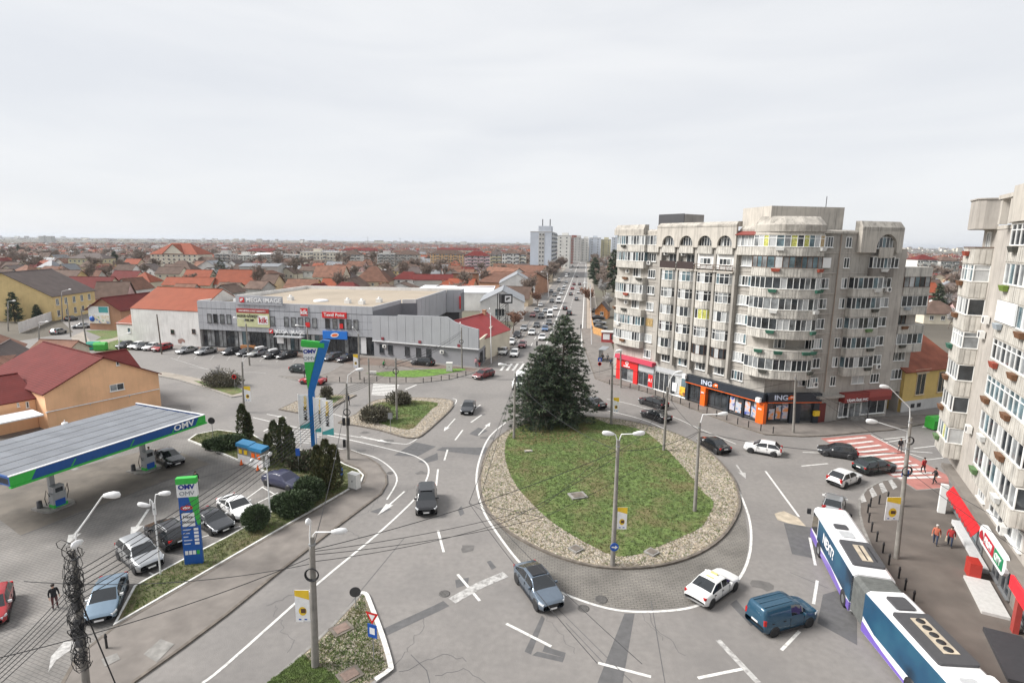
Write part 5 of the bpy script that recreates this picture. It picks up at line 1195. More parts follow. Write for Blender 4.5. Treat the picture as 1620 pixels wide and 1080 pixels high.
for x in (4.2,9.2,13.4): mb = MB(); mb.add([(x, -.04,4.86),(x + .12,-.04,4.86),(x + .5,-.04,5.4),(x + .38,-.04,5.4)],[(0,1,2,3)]); mb.build('fascia_slash', GREEN, cp)
text(cp, 'OMV', .85, SIGN_WHITE, (CL - 2.5,-.06,5.2),0, bold=.015, sx=1.2)
SOLAR = M('solar panel glass', (.17,.18,.20), rough=.42, var=.08, scale=.6, tint=.08)
mb = MB(); mb.bb(-.492,.492,-.75,.75,-.02,.02,0); mb.bb(-.465,.465,-.73,.73,.021,.026,1); SP = mb.mesh('solar_panel', [STEEL, SOLAR])
for j in range(6):
 for i in range(17): put('solar_panel', SP, cp, (CL - .75 - i * 1.0,1.05 + j * 1.68,5.5), rot=(.02,0,0))
mb = MB(); mb.lathe([(.3,0),(.25,.15),(.02,.2)],10,(CL - 7.5, CD - .3,5.5)); mb.tube([(CL - 7.5, CD - .3,5.4),(CL - 7.5, CD - .3,5.9)],.05,5); mb.build('roof_sensor', LAMP_WHITE, cp)
PUMP_GREY = plain('pump casing grey', (.38,.39,.40),.4)
for (px, py), lab in (((86,800), 'fuel pump island under the left canopy column'),((229,742), 'fuel pump island beside the black car under the right canopy column')):
 g = G(px, py); lx = (g - F0).dot(uo)
 cq = MB(); nLo = Vector((-uo.y, uo.x, 0)); dy = (g - F0).dot(nLo)
 cq.bb(lx - .2, lx + .2, dy - .2, dy + .2,0,3.2); cq.build('column', PUMP_GREY, cp); cq = MB(); cq.bb(lx - .45, lx + .45, dy - .45, dy + .45,3.2,4.95); cq.build('column_head', GREEN, cp)
 pi_ = thing('fuel_pump', lab, 'fuel pump', (g.x, g.y, 0), math.atan2(uo.y, uo.x))
 mb = MB(); mb.prism([(-1.0,-1.3),(1.0,-1.3),(1.3,-.6),(1.3,1.0),(-1.3,1.0),(-1.3,-.6)],0,.16); mb.build('island_kerb', KERB, pi_)
 mb = MB(); mb.bb(-.55,.55,-1.0,-.36,.163,1.5); mb.build('casing', PUMP_GREY, pi_); mb = MB(); mb.bb(-.57,.57,-1.02,-.34,.2,.5); mb.build('green_band', GREEN, pi_); mb = MB(); mb.bb(-.45,.45,-1.04,-.38,1.503,2.15); hd = mb.build('display_head', PUMP_GREY, pi_)
 mb = MB(); mb.bb(-.3,.3,-1.06,-1.043,1.6,2.0); mb.build('display', GLASS, hd)
 mb = MB(); mb.bb(-.4,.4,-1.03,-1.003,.3,.9); mb.build('blue_panel', BLUE, pi_)
 for s in (-1,1):
  mb = MB(); mb.tube([(s * .6,-.7,1.3),(s * .85,-.75,2.0),(s * .95,-.6,1.2),(s * .8,-.5,.5),(s * .62,-.6,.8)],.035,6); mb.build('hose', BLACK, pi_)
 mb = MB(); mb.lathe([(.22,.163),(.2,.8),(.02,.82)],10,(-.9,.4,0)); mb.build('bin', DARK, pi_)
# tall sign by the road
g = G(497,705); ts = thing('station_sign', 'tall bent blue pole sign with a green wedge panel at the station corner', 'sign', (g.x, g.y, 0),.18)
mb = MB(); bl_ = [(-.28,0),(.28,0),(.36,6.6),(2.35,12.6),(1.6,12.75),(1.25,12.5),(-.32,6.75)]
mb.add([(x, -.28, z) for x, z in bl_] + [(x, .28, z) for x, z in bl_],[tuple(range(7)), tuple(reversed(range(7,14)))] + [(i, 7 + i, 7 + (i + 1) % 7,(i + 1) % 7) for i in range(7)])
mb.build('bent_pole', plain('sign blue', (.008,.14,.42),.35), ts)
wd = [(-.34,6.9),(1.22,12.45),(1.22,12.5),(-.75,12.75),(-.6,10.6)]
mb = MB(); mb.add([(x, -.2, z) for x, z in wd] + [(x, .2, z) for x, z in wd],[tuple(range(5)), tuple(reversed(range(5,10)))] + [(i, 5 + i, 5 + (i + 1) % 5,(i + 1) % 5) for i in range(5)]); mb.build('wedge_panel', GREEN, ts)
mb = MB(); mb.add([(-.58,-.22,10.2),(.53,-.22,10.2),(.98,-.22,11.8),(-.68,-.22,11.95)],[(0,1,2,3)]); mb.build('white_panel', SIGN_WHITE, ts)
mb = MB(); mb.slab((-.8,-.3,12.6),(1.75,-.3,12.35),(1.75,.3,12.35),(-.8,.3,12.6),.55); mb.build('green_cap', GREEN, ts)
OMVB = plain('dark blue lettering', (.01,.03,.25),.4)
text(ts, 'OMV', .62, OMVB, (.08,-.24,11.4),0, bold=.03, sx=1.0); text(ts, 'OMV', .62, plain('grey lettering', (.25,.27,.3)),(.03,-.24,10.6),0, sx=1.0)
# price pylon
g = G(308,893); py_ = thing('price_pylon', 'blue and green fuel price pylon standing in the lawn strip', 'sign', (g.x, g.y, 0),.22)
mb = MB(); mb.bb(-.62,.62,-.14,.14,.1,5.5); mb.build('body', plain('pylon blue', (.012,.09,.36),.4), py_); mb = MB(); mb.bb(-.66,.66,-.2,.2,5.503,6.5); mb.build('white_head', SIGN_WHITE, py_)
mb = MB(); mb.bb(-.68,.68,-.22,.22,6.503,6.95); mb.build('green_cap', GREEN, py_); mb = MB(); mb.add([(.05,-.15,5.5),(.63,-.15,5.5),(.63,-.15,3.2),(.5,-.15,3.3)],[(3,2,1,0)]); mb.add([(.63,-.15,5.5),(.63,.15,5.5),(.63,.15,3.2),(.63,-.15,3.2)],[(3,2,1,0)]); mb.build('green_wedge', GREEN, py_)
text(py_, 'OMV', .48, OMVB, (0,-.215,6.28),0, bold=.02); text(py_, 'OMV', .46, plain('grey lettering', (0,0,0)),(0,-.215,5.78),0)
mb = MB(); mb.add([(.42 * math.cos(a),-.16,4.65 + .19 * math.sin(a)) for a in [k * math.pi / 9 for k in range(18)]],[tuple(range(18))]); mb.build('oval_badge', RED, py_, (-.12,0,0)); text(py_, 'VIVA', .24, SIGN_WHITE, (-.12,-.18,4.65),0, bold=.01)
mb = MB(); mb.bb(-.5,.35,-.17,-.143,3.2,4.25); mb.build('white_board', SIGN_WHITE, py_); text(py_, 'Maxx', .3, BLACK, (-.08,-.18,3.95),0); text(py_, 'Motion', .28, BLACK, (-.08,-.18,3.55),0)
for k in range(5): mb = MB(); mb.bb(.22,.52,-.17,-.143,2.85 - k * .28,3.03 - k * .28); mb.build('price_window', SIGN_WHITE, py_); mb = MB(); mb.bb(-.5,.05 - (k % 3) * .12,-.165,-.143,2.9 - k * .28,2.97 - k * .28); mb.build('price_text', PALEBLUE, py_)
for k in range(4): mb = MB(); mb.bb(-.5 + k * .26,-.3 + k * .26,-.17,-.143,.95,1.25); mb.build('service_pictogram', GREEN if k == 3 else SIGN_WHITE, py_)
# banner flags
for i, ((px, py), lab) in enumerate((((476,706), 'white fuel advertising flag, leftmost of the three by the tall bent sign'),((500,712), 'white fuel advertising flag half hidden behind the bent blue pole'),((511,716), 'white fuel advertising flag right of the bent blue pole'))):
 g = G(px, py); fg = thing('banner_flag', lab, 'flag', (g.x, g.y, 0),.1 - i * .12, 'advertising flags at the filling station')
 mb = MB(); mb.tube([(0,0,0),(0,0,6.4)],.05,6); mb.build('pole', LAMP_WHITE, fg)
 mb = MB(); mb.bb(.06,1.45,-.02,.02,2.2,6.3); c_ = mb.build('cloth', SIGN_WHITE, fg); mb = MB(); mb.add([(.06,-.03,2.2),(1.45,-.03,2.2),(1.45,-.03,3.1),(.06,-.03,2.5)],[(0,1,2,3)]); mb.build('teal_stripe', plain('teal print', (0,0,0)), c_)
 put('lettering', text_mesh('MAXX', .58, BLACK, .01,.01), c_, (.75,-.035,4.05), rot=(math.pi / 2,-math.pi / 2,0)); put('lettering', text_mesh('Motion', .58, YELLOW, .01,.01), c_, (.75,-.035,5.3), rot=(math.pi / 2,-math.pi / 2,0))
# gas bottle cages
for i, (px, py) in enumerate(((392,731),(412,738))):
 g = G(px, py); kg = thing('gas_bottle_cage', ('left' if i == 0 else 'right') + ' one of the white bottle cages under blue lids on the forecourt edge', 'gas cage', (g.x, g.y, 0),-.45)
 mb = MB(); mb.bb(-.95,.95,-.45,.45,.15,.95); mb.build('panel', SIGN_WHITE, kg); mb = MB()
 for q in range(9): mb.bb(-.94 + q * .235 - .015,-.94 + q * .235 + .015,-.45,-.42,.953,1.9)
 mb.bb(-.95,.95,-.42,.45,.953,1.89); mb.build('mesh_front', plain('cage interior', (.32,.30,.27)), kg)
 mb = MB(); mb.add([(-1.0,-.6,1.9),(1.0,-.6,1.9),(1.0,.5,2.1),(-1.0,.5,2.1),(-1.0,-.55,2.25),(1.0,-.55,2.25),(1.0,.4,2.4),(-1.0,.4,2.4)],[(0,1,5,4),(4,5,6,7),(1,2,6,5),(3,0,4,7),(2,3,7,6),(3,2,1,0)]); mb.build('lid', plain('lid blue', (.02,.15,.30),.4), kg)
 for q in (0,1): mb = MB(); mb.bb(-.7 + q * .8,-.2 + q * .8,-.47,-.453,1.1,1.6); mb.build('label', YELLOW if i == 0 else ORANGE, kg)
for px, py, lab in ((382,735, 'orange traffic cone left of the gas bottle cages'),(408,744, 'orange traffic cone in front of the gas bottle cages'),(5,765, 'orange traffic cone at the left end of the canopy')):
 g = G(px, py); cn = thing('traffic_cone', lab, 'traffic cone', g); mb = MB(); mb.box(0,0,.02,.4,.4,.04); mb.build('base', BLACK, cn); mb = MB(); mb.lathe([(.16,.042),(.04,.6),(.03,.62)],10); mb.build('cone', ORANGE, cn)
# recycling bins, green bin
for px, py, mat, lab in ((149,553, plain('teal bin', (.01,.27,.20)), 'teal recycling container on the verge by the white wall'),(160,554, plain('light green bin', (.06,.42,.06)), 'light green recycling container beside the teal one'),(1480,678, plain('bright green bin', (.03,.28,.03)), 'green waste container beside the cream block')):
 g = G(px, py); rb = thing('waste_container', lab, 'bin', g, .2); mb = MB(); mb.bb(-1.1,1.1,-.7,.7,.15,1.3); mb.build('tub', mat, rb)
 mb = MB(); mb.add([(-1.15,-.75,1.303),(1.15,-.75,1.303),(1.15,.75,1.303),(-1.15,.75,1.303),(-1.15,-.4,1.75),(1.15,-.4,1.75),(1.15,.5,1.75),(-1.15,.5,1.75)],[(0,1,5,4),(4,5,6,7),(1,2,6,5),(2,3,7,6),(3,0,4,7)]); mb.build('lid', mat, rb)
 for s in (-.8,.8): mb = MB(); mb.lathe([(.1,0),(.1,.14)],8,(s, -.5,0)); mb.build('castor', BLACK, rb)

# ================================================================ TREES AND BUSHES
BARK = M('grey brown bark', (0.13,0.105,0.085), rough=0.95, var=0.25, scale=3)
TWIG = M('bare brown twigs', (0.25,0.20,0.168), rough=0.95, var=0.25, scale=0.8)
TWIG_PALE = M('pale frosted twigs', (0.42,0.41,0.40), rough=0.9, var=0.3, scale=0.6)
TWIG_RUST = M('reddish twigs with dry leaves', (0.23,0.13,0.09), rough=0.95, var=0.3, scale=0.8)
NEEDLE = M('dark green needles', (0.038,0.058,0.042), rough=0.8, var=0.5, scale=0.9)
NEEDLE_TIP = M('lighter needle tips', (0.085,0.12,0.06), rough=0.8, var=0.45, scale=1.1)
THUJA = M('olive brown thuja sprays', (0.085,0.082,0.032), rough=0.85, var=0.45, scale=1.2)
THUJA_G = M('green thuja sprays', (0.062,0.085,0.036), rough=0.85, var=0.45, scale=1.2)
BUSH = M('dark evergreen leaves', (0.042,0.068,0.026), rough=0.75, var=0.45, scale=1.5)
DARKIN = M('shaded inner branches', (0.035,0.035,0.022), rough=0.95, var=0.2)

def branchy(h, spread, seed, levels=3, r0=.16, mat_n=1, lean=0.0, twigs=5, tw=.035):
 """bare tree: returns trunk-and-limbs builder and twig builder"""
 rg = random.Random(seed); T = MB(); C = MB()
 def grow(p, d, L_, r, lv):
  pts = [p]; q = p; dd = d
  for k in range(3):
   dd = (dd + Vector((rg.uniform(-.18,.18), rg.uniform(-.18,.18), rg.uniform(-.02,.12)))).normalized(); q = q + dd * L_ / 3; pts.append(q)
  (T if lv < 2 else C).tube(pts, [r, r * .85, r * .7, r * .55],6 if lv == 0 else (4 if lv == 1 else 3),0, False)
  if lv >= levels:
   for t in range(twigs):
    o = pts[rg.randrange(1,4)]; a = (dd + Vector((rg.uniform(-1,1), rg.uniform(-1,1), rg.uniform(-.5,.8)))).normalized() * L_ * rg.uniform(.5,1.0); s = a.cross(Vector((rg.uniform(-1,1), rg.uniform(-1,1),.3))).normalized() * tw
    C.add([o - s, o + s, o + a],[(0,1,2)])
   return
  n = rg.randint(4,5) if lv == 0 else rg.randint(3,5)
  for k in range(n):
   a = rg.uniform(0,6.28); el = rg.uniform(.35,1.0); o = pts[rg.randrange(2,4)] if lv == 0 else pts[rg.randrange(1,4)]
   nd = (dd * rg.uniform(.5,.9) + Vector((math.cos(a) * spread, math.sin(a) * spread, el * .5))).normalized()
   grow(o, nd, L_ * rg.uniform(.55,.8), r * .5, lv + 1)
 grow(Vector((0,0,0)), Vector((lean, 0,1)).normalized(), h * .38, r0,0)
 return T, C
BARE = []
for i, (h, sp, mt) in enumerate([(9,.85, TWIG),(11,.75, TWIG),(7,1.0, TWIG_RUST),(8,.9, TWIG_PALE),(10,.75, TWIG)]):
 T, C = branchy(h, sp, 40 + i, 4,.17, twigs=7, tw=.085)
 BARE.append((T.mesh('trunk', BARK), C.mesh('crown', mt), h))
def bare_tree(px, py, k, s, label, group=None, at=None):
 p = at or G(px, py); t = thing('bare_tree', label, 'tree', p, RND.uniform(0,6.28), group)
 put('trunk', BARE[k][0], t, scale=(s, s, s)); put('crown', BARE[k][1], t, scale=(s, s, s))
 return t
def conifer_meshes(h, r, seed, whorls, limbs, tufts, tl=.5, droop=.25, base=.06, nt=6, sparse=0.0, wd=.05):
 rg = random.Random(seed); T = MB(); C = MB()
 T.tube([(0,0,0),(.05,0, h * .4),(0,.05, h * .75),(0,0, h)],[h * .02, h * .015, h * .008,.015],8)
 for w in range(whorls):
  f = (w + rg.uniform(0,.6)) / whorls; z = h * (base + (1 - base) * f); R = r * (1 - f) ** .66 * (1.0 if f > .12 else .75 + f * 2)
  for k in range(limbs):
   if rg.random() < sparse: continue
   a = rg.uniform(0,6.28); L_ = R * rg.uniform(.72,1.06) + .2; dz = -droop * L_ * (1 - f * 1.6) + rg.uniform(-.1,.15) * L_
   d = Vector((math.cos(a), math.sin(a),0)); o = Vector((0,0, z)); pts = [o, o + d * L_ * .5 + Vector((0,0, dz * .35)), o + d * L_ + Vector((0,0, dz))]
   T.tube(pts, [.05 * (1 - f) + .015,.03,.01],4,0, False)
   n = max(2, int(tufts * L_ / r))
   for q in range(n):
    t = rg.uniform(.12,1.0) ** .75; c = pts[0].lerp(pts[1], t * 2) if t < .5 else pts[1].lerp(pts[2], t * 2 - 1)
    side = Vector((-d.y, d.x, 0)) * rg.uniform(-1,1) * L_ * .28 * (1.15 - t); c = c + side + Vector((0,0, rg.uniform(-.12,.1)))
    for j in range(nt):
     v = (d * rg.uniform(.1,1.0) + side * .6 + Vector((rg.uniform(-.6,.6), rg.uniform(-.6,.6), rg.uniform(-.45,.5)))).normalized() * tl * rg.uniform(.5,1.1)
     s = v.cross(Vector((rg.uniform(-1,1), rg.uniform(-1,1), rg.uniform(-1,1)))).normalized() * wd
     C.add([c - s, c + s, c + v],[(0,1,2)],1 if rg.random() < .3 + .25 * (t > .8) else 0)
 return T, C
def leafy(seed, n, shape, leaf=.14, mats=(0,1), core=True):
 """leaf sprays spread through the outer shell of a volume; shape(u) -> point and radius"""
 rg = random.Random(seed); C = MB()
 for i in range(n):
  c, outw = shape(rg); d = (outw + Vector((rg.uniform(-.8,.8), rg.uniform(-.8,.8), rg.uniform(-.3,1.0)))).normalized()
  v = d * leaf * rg.uniform(.6,1.6); s = v.cross(Vector((rg.uniform(-1,1), rg.uniform(-1,1), rg.uniform(-1,1)))).normalized() * leaf * .38
  C.add([c - s, c + s, c + v + s * .3, c + v - s * .3],[(0,1,2,3)], rg.choice(mats))
 return C
def spires(tips):
 """tips: (x, y, radius, height): a clump of narrow columns"""
 def f(rg):
  x, y, r, h = rg.choice(tips); t = rg.random() ** .8; prof = min(1,(t + .04) * 6) * (1 - t) ** .42
  prof *= 1 + .12 * math.sin(t * 40 + x * 9); a = rg.uniform(0,6.28); rr = r * prof * rg.uniform(.72,1.03)
  return Vector((x + math.cos(a) * rr, y + math.sin(a) * rr, .05 + t * h)), Vector((math.cos(a) * .7, math.sin(a) * .7,.8))
 return f
def blob(lobes, lo=.72, hi=1.04):
 def f(rg):
  x, y, z, r, rz = rg.choice(lobes); v = Vector((rg.gauss(0,1), rg.gauss(0,1), rg.gauss(0,1))).normalized(); k = rg.uniform(lo, hi)
  p = Vector((x + v.x * r * k, y + v.y * r * k, z + v.z * rz * k))
  if p.z < .03: p.z = .03 + abs(p.z) * .2
  return p, v
 return f
# the large evergreens on the roundabout: two stems grown together
for (px, py, ty, r, seed, lab) in ((888,668,500,5.4,5, 'tall dark conifer with the highest tip on the roundabout'),(858,671,548,5.6,9, 'shorter dark conifer grown into the west side of the tallest one')):
 p = G(px, py); h = height_at(px, ty, p); t = thing('conifer_tree', lab, 'tree', (p.x, p.y, .15), seed)
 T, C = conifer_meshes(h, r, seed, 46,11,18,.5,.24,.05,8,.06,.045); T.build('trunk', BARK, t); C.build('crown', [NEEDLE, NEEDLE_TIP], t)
mb = MB()
for x, y in scatter(smooth_loop(GP([(805,690),(850,672),(905,668),(930,680),(900,700),(840,705)]),2),1400):
 a = RND.uniform(0,6.28); mb.add([(x, y, .172),(x + .3 * math.cos(a), y + .3 * math.sin(a),.18),(x + .1 * math.cos(a + .6), y + .1 * math.sin(a + .6),.2)],[(0,1,2)])
tag(mb.build('fallen_needles', M('fallen brown needles', (.22,.13,.07),.95,.25,1.5)), kind='stuff')
def plant(name, label, px, py, C, mats, cat='bush', stem=.5, z=.15):
 p = G(px, py); t = thing(name, label, cat, (p.x, p.y, z)); mb = MB(); mb.tube([(0,0,-.1),(.02,0, stem * .5),(0,.02, stem)],[.09,.07,.03],6); mb.build('trunk', BARK, t); C.build('crown', mats, t)
 return t
TH = [THUJA, THUJA_G]
plant('thuja', 'narrow olive thuja at the left end of the lawn strip by the street', 386,697, leafy(1,3500, spires([(0,0,.85,4.3),(.5,.2,.6,3.2)]),.17), TH, 'thuja', 3)
plant('thuja', 'green thuja with three pointed spires behind the gas bottle cages', 447,733, leafy(2,5200, spires([(-.75,0,.8,4.6),(.15,.2,.8,4.9),(.9,0,.7,3.9)]),.17,(0,1,1)), TH, 'thuja', 3)
plant('thuja', 'largest rusty olive thuja clump beside the tall bent sign', 517,775, leafy(3,8500, spires([(-.8,0,.85,4.3),(0,.1,.9,4.9),(.8,0,.85,4.4),(.3,-.6,.9,3.6),(-.5,-.5,.8,3.4)]),.17,(0,0,0,1)), TH, 'thuja', 3)
plant('thuja', 'small cone shaped thuja between the gas cages and the spired one', 423,712, leafy(4,900, spires([(0,0,.42,1.7)]),.14), TH, 'thuja', 1)
BU = [BUSH, NEEDLE_TIP]
plant('round_bush', 'single clipped round dark bush beside the price pylon side of the lawn', 405,838, leafy(5,6500, blob([(0,0,.95,1.05,1.0),(.15,.1,1.05,.95,.9)]),.12,(0,0,1)), BU)
plant('spreading_bush', 'larger spreading dark bush left of the pair next to the rusty thuja', 461,812, leafy(6,8500, blob([(0,0,.9,1.2,.95),(-1.0,.3,.7,.9,.7),(.9,.3,.9,1.0,.9),(.2,-.6,.6,1.0,.65)]),.16,(0,0,1)), BU)
plant('spreading_bush', 'dark rounded bush under the rusty thuja, right of the pair', 487,795, leafy(7,6000, blob([(0,0,1.2,1.15,1.15),(.5,.4,1.0,.95,1.0)]),.15,(0,0,1)), BU)
plant('juniper', 'low spreading juniper beside the leftmost thuja', 357,708, leafy(8,6000, blob([(0,0,.6,1.5,.6),(-1.4,-.1,.4,1.0,.45),(1.2,.2,.6,1.1,.6),(.3,-.8,.4,1.2,.4)]),.2,(0,0,1)), BU)
plant('spreading_bush', 'bare greyish shrub behind the small blue parking sign', 484,742, leafy(9,5000, blob([(0,0,.9,1.5,.9),(-1.0,0,.7,1.0,.7),(.9,.3,.9,.9,.8)]),.18,(0,0,1)),[M('grey brown shrub', (.10,.09,.06),.9,.4), BUSH])
SHR = [M('grey green shrub twigs', (.15,.14,.10),.9,.4,1.5), M('dark shrub twigs', (.11,.10,.075),.9,.4,1.5)]
for px, py, n, lobes, lab in ((594,668,4200,[(0,0,1.0,1.3,1.0),(-1.0,.2,.9,.9,.8),(.9,.4,.9,1.0,.8)], 'larger grey green shrub at the west tip of the bushy island'),(629,640,3200,[(0,0,.9,1.3,.8),(1.0,0,.8,.8,.7)], 'dark shrub at the north corner of the bushy island'),
                              (517,632,1500,[(0,0,.9,.7,.8)], 'small round shrub on the little island behind the tall sign'),(352,612,4200,[(0,0,1.3,2.0,1.2),(-1.6,0,.9,1.3,.8),(1.6,.2,.9,1.3,.7)], 'wide grey shrub on the kerbed median before the store')):
 plant('shrub', lab, px, py, leafy(int(px), n, blob(lobes, .25,1.35),.2), SHR, 'shrub', .8)
p = G(347,608); t = bare_tree(347,608,3,.42, 'sparse shrub tree standing in the wide grey shrub on the median')
# pines and firs of the middle distance
CON = []
for i, (h, r) in enumerate([(12,3.0),(15,5.5),(10,3.2)]):
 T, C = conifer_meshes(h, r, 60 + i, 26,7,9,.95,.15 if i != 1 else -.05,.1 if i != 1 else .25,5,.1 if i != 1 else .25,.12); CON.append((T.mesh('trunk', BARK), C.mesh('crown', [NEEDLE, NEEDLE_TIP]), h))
def conifer(px, py, k, s, label, group=None):
 t = thing('conifer_tree', label, 'tree', G(px, py), RND.uniform(0,6), group); put('trunk', CON[k][0], t, scale=(s,) * 3); put('crown', CON[k][1], t, scale=(s,) * 3); return t
for px, py, ty, k, lab in ((24,510,462,0, 'bushy dark conifer in front of the yellow corner house'),(60,508,482,2, 'narrow brown thuja against the yellow house wall'),(352,452,410,1, 'open crowned black pine between the orange roofs'),(183,427,397,0, 'broad dark fir beside the small orange roofed cottage, left of the school'),(30,405,387,0, 'dark fir far off at the left edge'),
                           (471,432,407,0, 'pointed dark spruce behind the supermarket roof'),(970,462,395,0, 'tallest dark conifer right of the boulevard, beside the apartment block'),(940,445,408,2, 'dark cypress along the right side of the boulevard'),(419,391,387,0, 'small dark fir on the skyline behind the school'),(1481,500,448,0, 'dark conifer in the gap between the two blocks'),(945,452,428,2, 'short dark conifer behind the garden house')):
 p = G(px, py); h = height_at(px, ty, p); conifer(px, py, k, h / CON[k][2], lab)

# ================================================================ THE TOWN BEHIND
def px_of(x, y, z=0):
 dz = z - CAM_H; d = y * math.cos(PITCH) - dz * math.sin(PITCH); yy = y * math.sin(PITCH) + dz * math.cos(PITCH); u, v = FPX * x / d, FPX * yy / d
 return 810 + u * _c + v * _s, 540 - (-u * _s + v * _c)
wm_ = MB(); wm_.bb(-.7,.7,-.06,0,-.75,.75,0); wm_.bb(-.58,-.04,-.07,-.061,-.63,.63,1); wm_.bb(.04,.58,-.07,-.061,-.63,.63,1); FARWIN = wm_.mesh('window', [WHITE, GLASS])
wb_ = MB(); wb_.bb(-1.5,1.5,-1.0,0,-1.2,-.2,0); wb_.bb(-1.4,1.4,-.9,-.02,-.197,1.2,1); FARBAL = {}
def farbal(mat):
 if mat.name not in FARBAL: FARBAL[mat.name] = wb_.mesh('balcony', [mat, GLASS_MID])
 return FARBAL[mat.name]
def block(label, P, Q, D, h, wall, floors, cols, side=0, roof=None, rh=3, balc=None, bmat=None, name='apartment_building', group=None, sidebalc=False):
 P, Q = Vector(P[:2]), Vector(Q[:2]); L_ = (Q - P).length; rz = math.atan2((Q - P).y, (Q - P).x); o = thing(name, label, 'apartment block', (P.x, P.y, 0), rz, group)
 mb = MB(); mb.prism([(0,0),(L_, 0),(L_, D),(0, D)],0, h); mb.build('wall', wall, o)
 if roof: put('roof', roof_mesh(L_, D, rh, 'hip', .5, roof), o, (0,0, h))
 else:
  mb = MB(); mb.prism([(-.15,-.15),(L_ + .15,-.15),(L_ + .15, D + .15),(-.15, D + .15)], h, h + .5); r = mb.build('roof', W_GREY, o); mb = MB(); mb.bb(L_ * .3, L_ * .3 + 6, D * .3, D * .7, h + .5, h + 3.0); mb.build('lift_house', wall, r)
 fh = (h - 1.2) / floors
 for f in range(floors):
  z = 1.0 + fh * (f + .5)
  for c in range(cols):
   x = L_ * (c + .5) / cols
   if balc and c % balc == balc - 1: put('balcony', farbal(bmat or wall), o, (x, 0, z))
   else: put('window', FARWIN, o, (x, 0, z))
  for c in range(side):
   y = D * (c + .5) / side
   if sidebalc and c % 3 == 1: put('balcony', farbal(bmat or wall), o, (L_, y, z), math.pi / 2)
   else: put('window', FARWIN, o, (L_, y, z), math.pi / 2)
 return o
def tone(n, c): return M(n + ' apartment render', c, .9,.06,.2, streak=.25)
T_CREAM = tone('cream', (.70,.65,.54)); T_WHITE = tone('whitish', (.70,.69,.65)); T_GREY = tone('grey', (.50,.49,.47)); T_ORANGE = tone('orange', (.66,.43,.22)); T_PINK = tone('pink', (.70,.50,.53)); T_YEL = tone('yellow', (.55,.51,.34)); T_BLUE = tone('blue white', (.56,.60,.66)); T_BRICK = tone('brick red', (.27,.12,.10))
def gp(a, b):
 y = a[1] + .0123 * (b[0] - a[0]) + (.3 * (b[1] - a[1]) if a[1] > 475 else 0)   # the horizon tilts a little in the photo
 return G(*a), G(b[0], y)
def hb_(px, ty, P): return height_at(px, ty, P)
# school
P, Q = gp((240,426),(314,424)); h = hb_(240,401, P)
sc = block('cream school building with bright orange roof left of the centre', P, Q, 22, h, T_CREAM, 4,9,0, ROOF_ORANGE, 8, name='school_building'); sc['category'] = 'school'
Pm, Qm = P.lerp(Q, .28), P.lerp(Q, .72); mb = MB(); Lm = (Qm - Pm).length; mb.add([(0,-.5, h),(Lm, -.5, h),(Lm / 2,-.5, h + 7),(0,9, h),(Lm, 9, h),(Lm / 2,9, h + 7)],[(0,1,2),(0,2,5,3),(1,4,5,2)]); mb.build('gable', T_CREAM, sc, ((Pm - P).length, 0,0))
mb = MB(); mb.slab((-.8,-.9, h - .4),(Lm / 2,-.9, h + 7.4),(Lm / 2,12, h + 7.4),(-.8,12, h - .4),.2); mb.build('gable_roof', ROOF_ORANGE, sc, ((Pm - P).length, 0,0)); mb = MB(); mb.slab((Lm / 2,-.9, h + 7.4),(Lm + .8,-.9, h - .4),(Lm + .8,12, h - .4),(Lm / 2,12, h + 7.4),.2); mb.build('gable_roof', ROOF_ORANGE, sc, ((Pm - P).length, 0,0))
APT = [((340,424),(366,424),402, T_GREY, 4,7,2, None, 'grey four storey flats with balconies just right of the school'),((368,419),(408,419),404, T_WHITE, 4,9,3, None, 'whitish flats behind the black pine'),((413,420),(474,420),403, T_GREY, 4,12,3, None, 'long grey flats left of the pointed spruce'),
       ((476,424),(538,424),399, T_CREAM, 4,12,4, None, 'long cream flats behind the supermarket, right of the pointed spruce'),((541,424),(570,424),402, T_WHITE, 4,6,2, ROOF_BROWN, 'short whitish flats with brown hip roof behind the supermarket'),((597,423),(624,423),402, T_GREY, 4,6,2, None, 'grey flats with dense balconies behind bare trees'),
       ((626,423),(662,423),402, T_GREY, 4,8,3, ROOF_BROWN, 'brown roofed grey flats behind bare trees'),((681,424),(732,424),401, T_ORANGE, 5,11,3, ROOF_BROWN, 'long orange flats with brown roof'),((735,432),(774,430),404, T_PINK, 5,8,2, ROOF_RED, 'pink flats with steep red gabled roof'),((775,430),(792,429),402, T_YEL, 5,4,2, ROOF_SLATE, 'pale yellow flats joined to the pink ones'),
       ((794,432),(820,432),400, T_WHITE, 5,6,3, ROOF_BROWN, 'white flats with brown roof left of the tower block'),((821,432),(832,432),402, T_CREAM, 5,3,2, ROOF_BROWN, 'cream end of the brown roofed flats against the tower block'),((1448,440),(1480,440),410, T_WHITE, 4,7,3, ROOF_RED, 'whitish flats with red roof in the gap between the blocks'),((1485,440),(1512,440),412, T_GREY, 4,6,3, ROOF_BROWN, 'grey flats with dormers at the right end of the gap'),
       ((540,408),(600,408),396, T_WHITE, 4,10,3, ROOF_RED, 'red roofed flats far behind the cream ones'),((690,404),(760,404),395, T_CREAM, 4,12,4, ROOF_RED, 'red roofed flats far behind the orange ones'),((62,383.6),(84,383.6),373.5, T_GREY, 8,8,4, None, 'grey tower slab alone on the left horizon'),((390,408),(440,408),397, T_CREAM, 3,9,3, ROOF_RED, 'pale flats with red roof far right of the school'),((110,428),(165,426),408, T_YEL, 2,8,0, ROOF_SLATE, 'long yellow building with dark roof in the old town at the left'),((250,396),(300,396),388, T_WHITE, 3,8,0, None, 'low white hall far behind the school')]
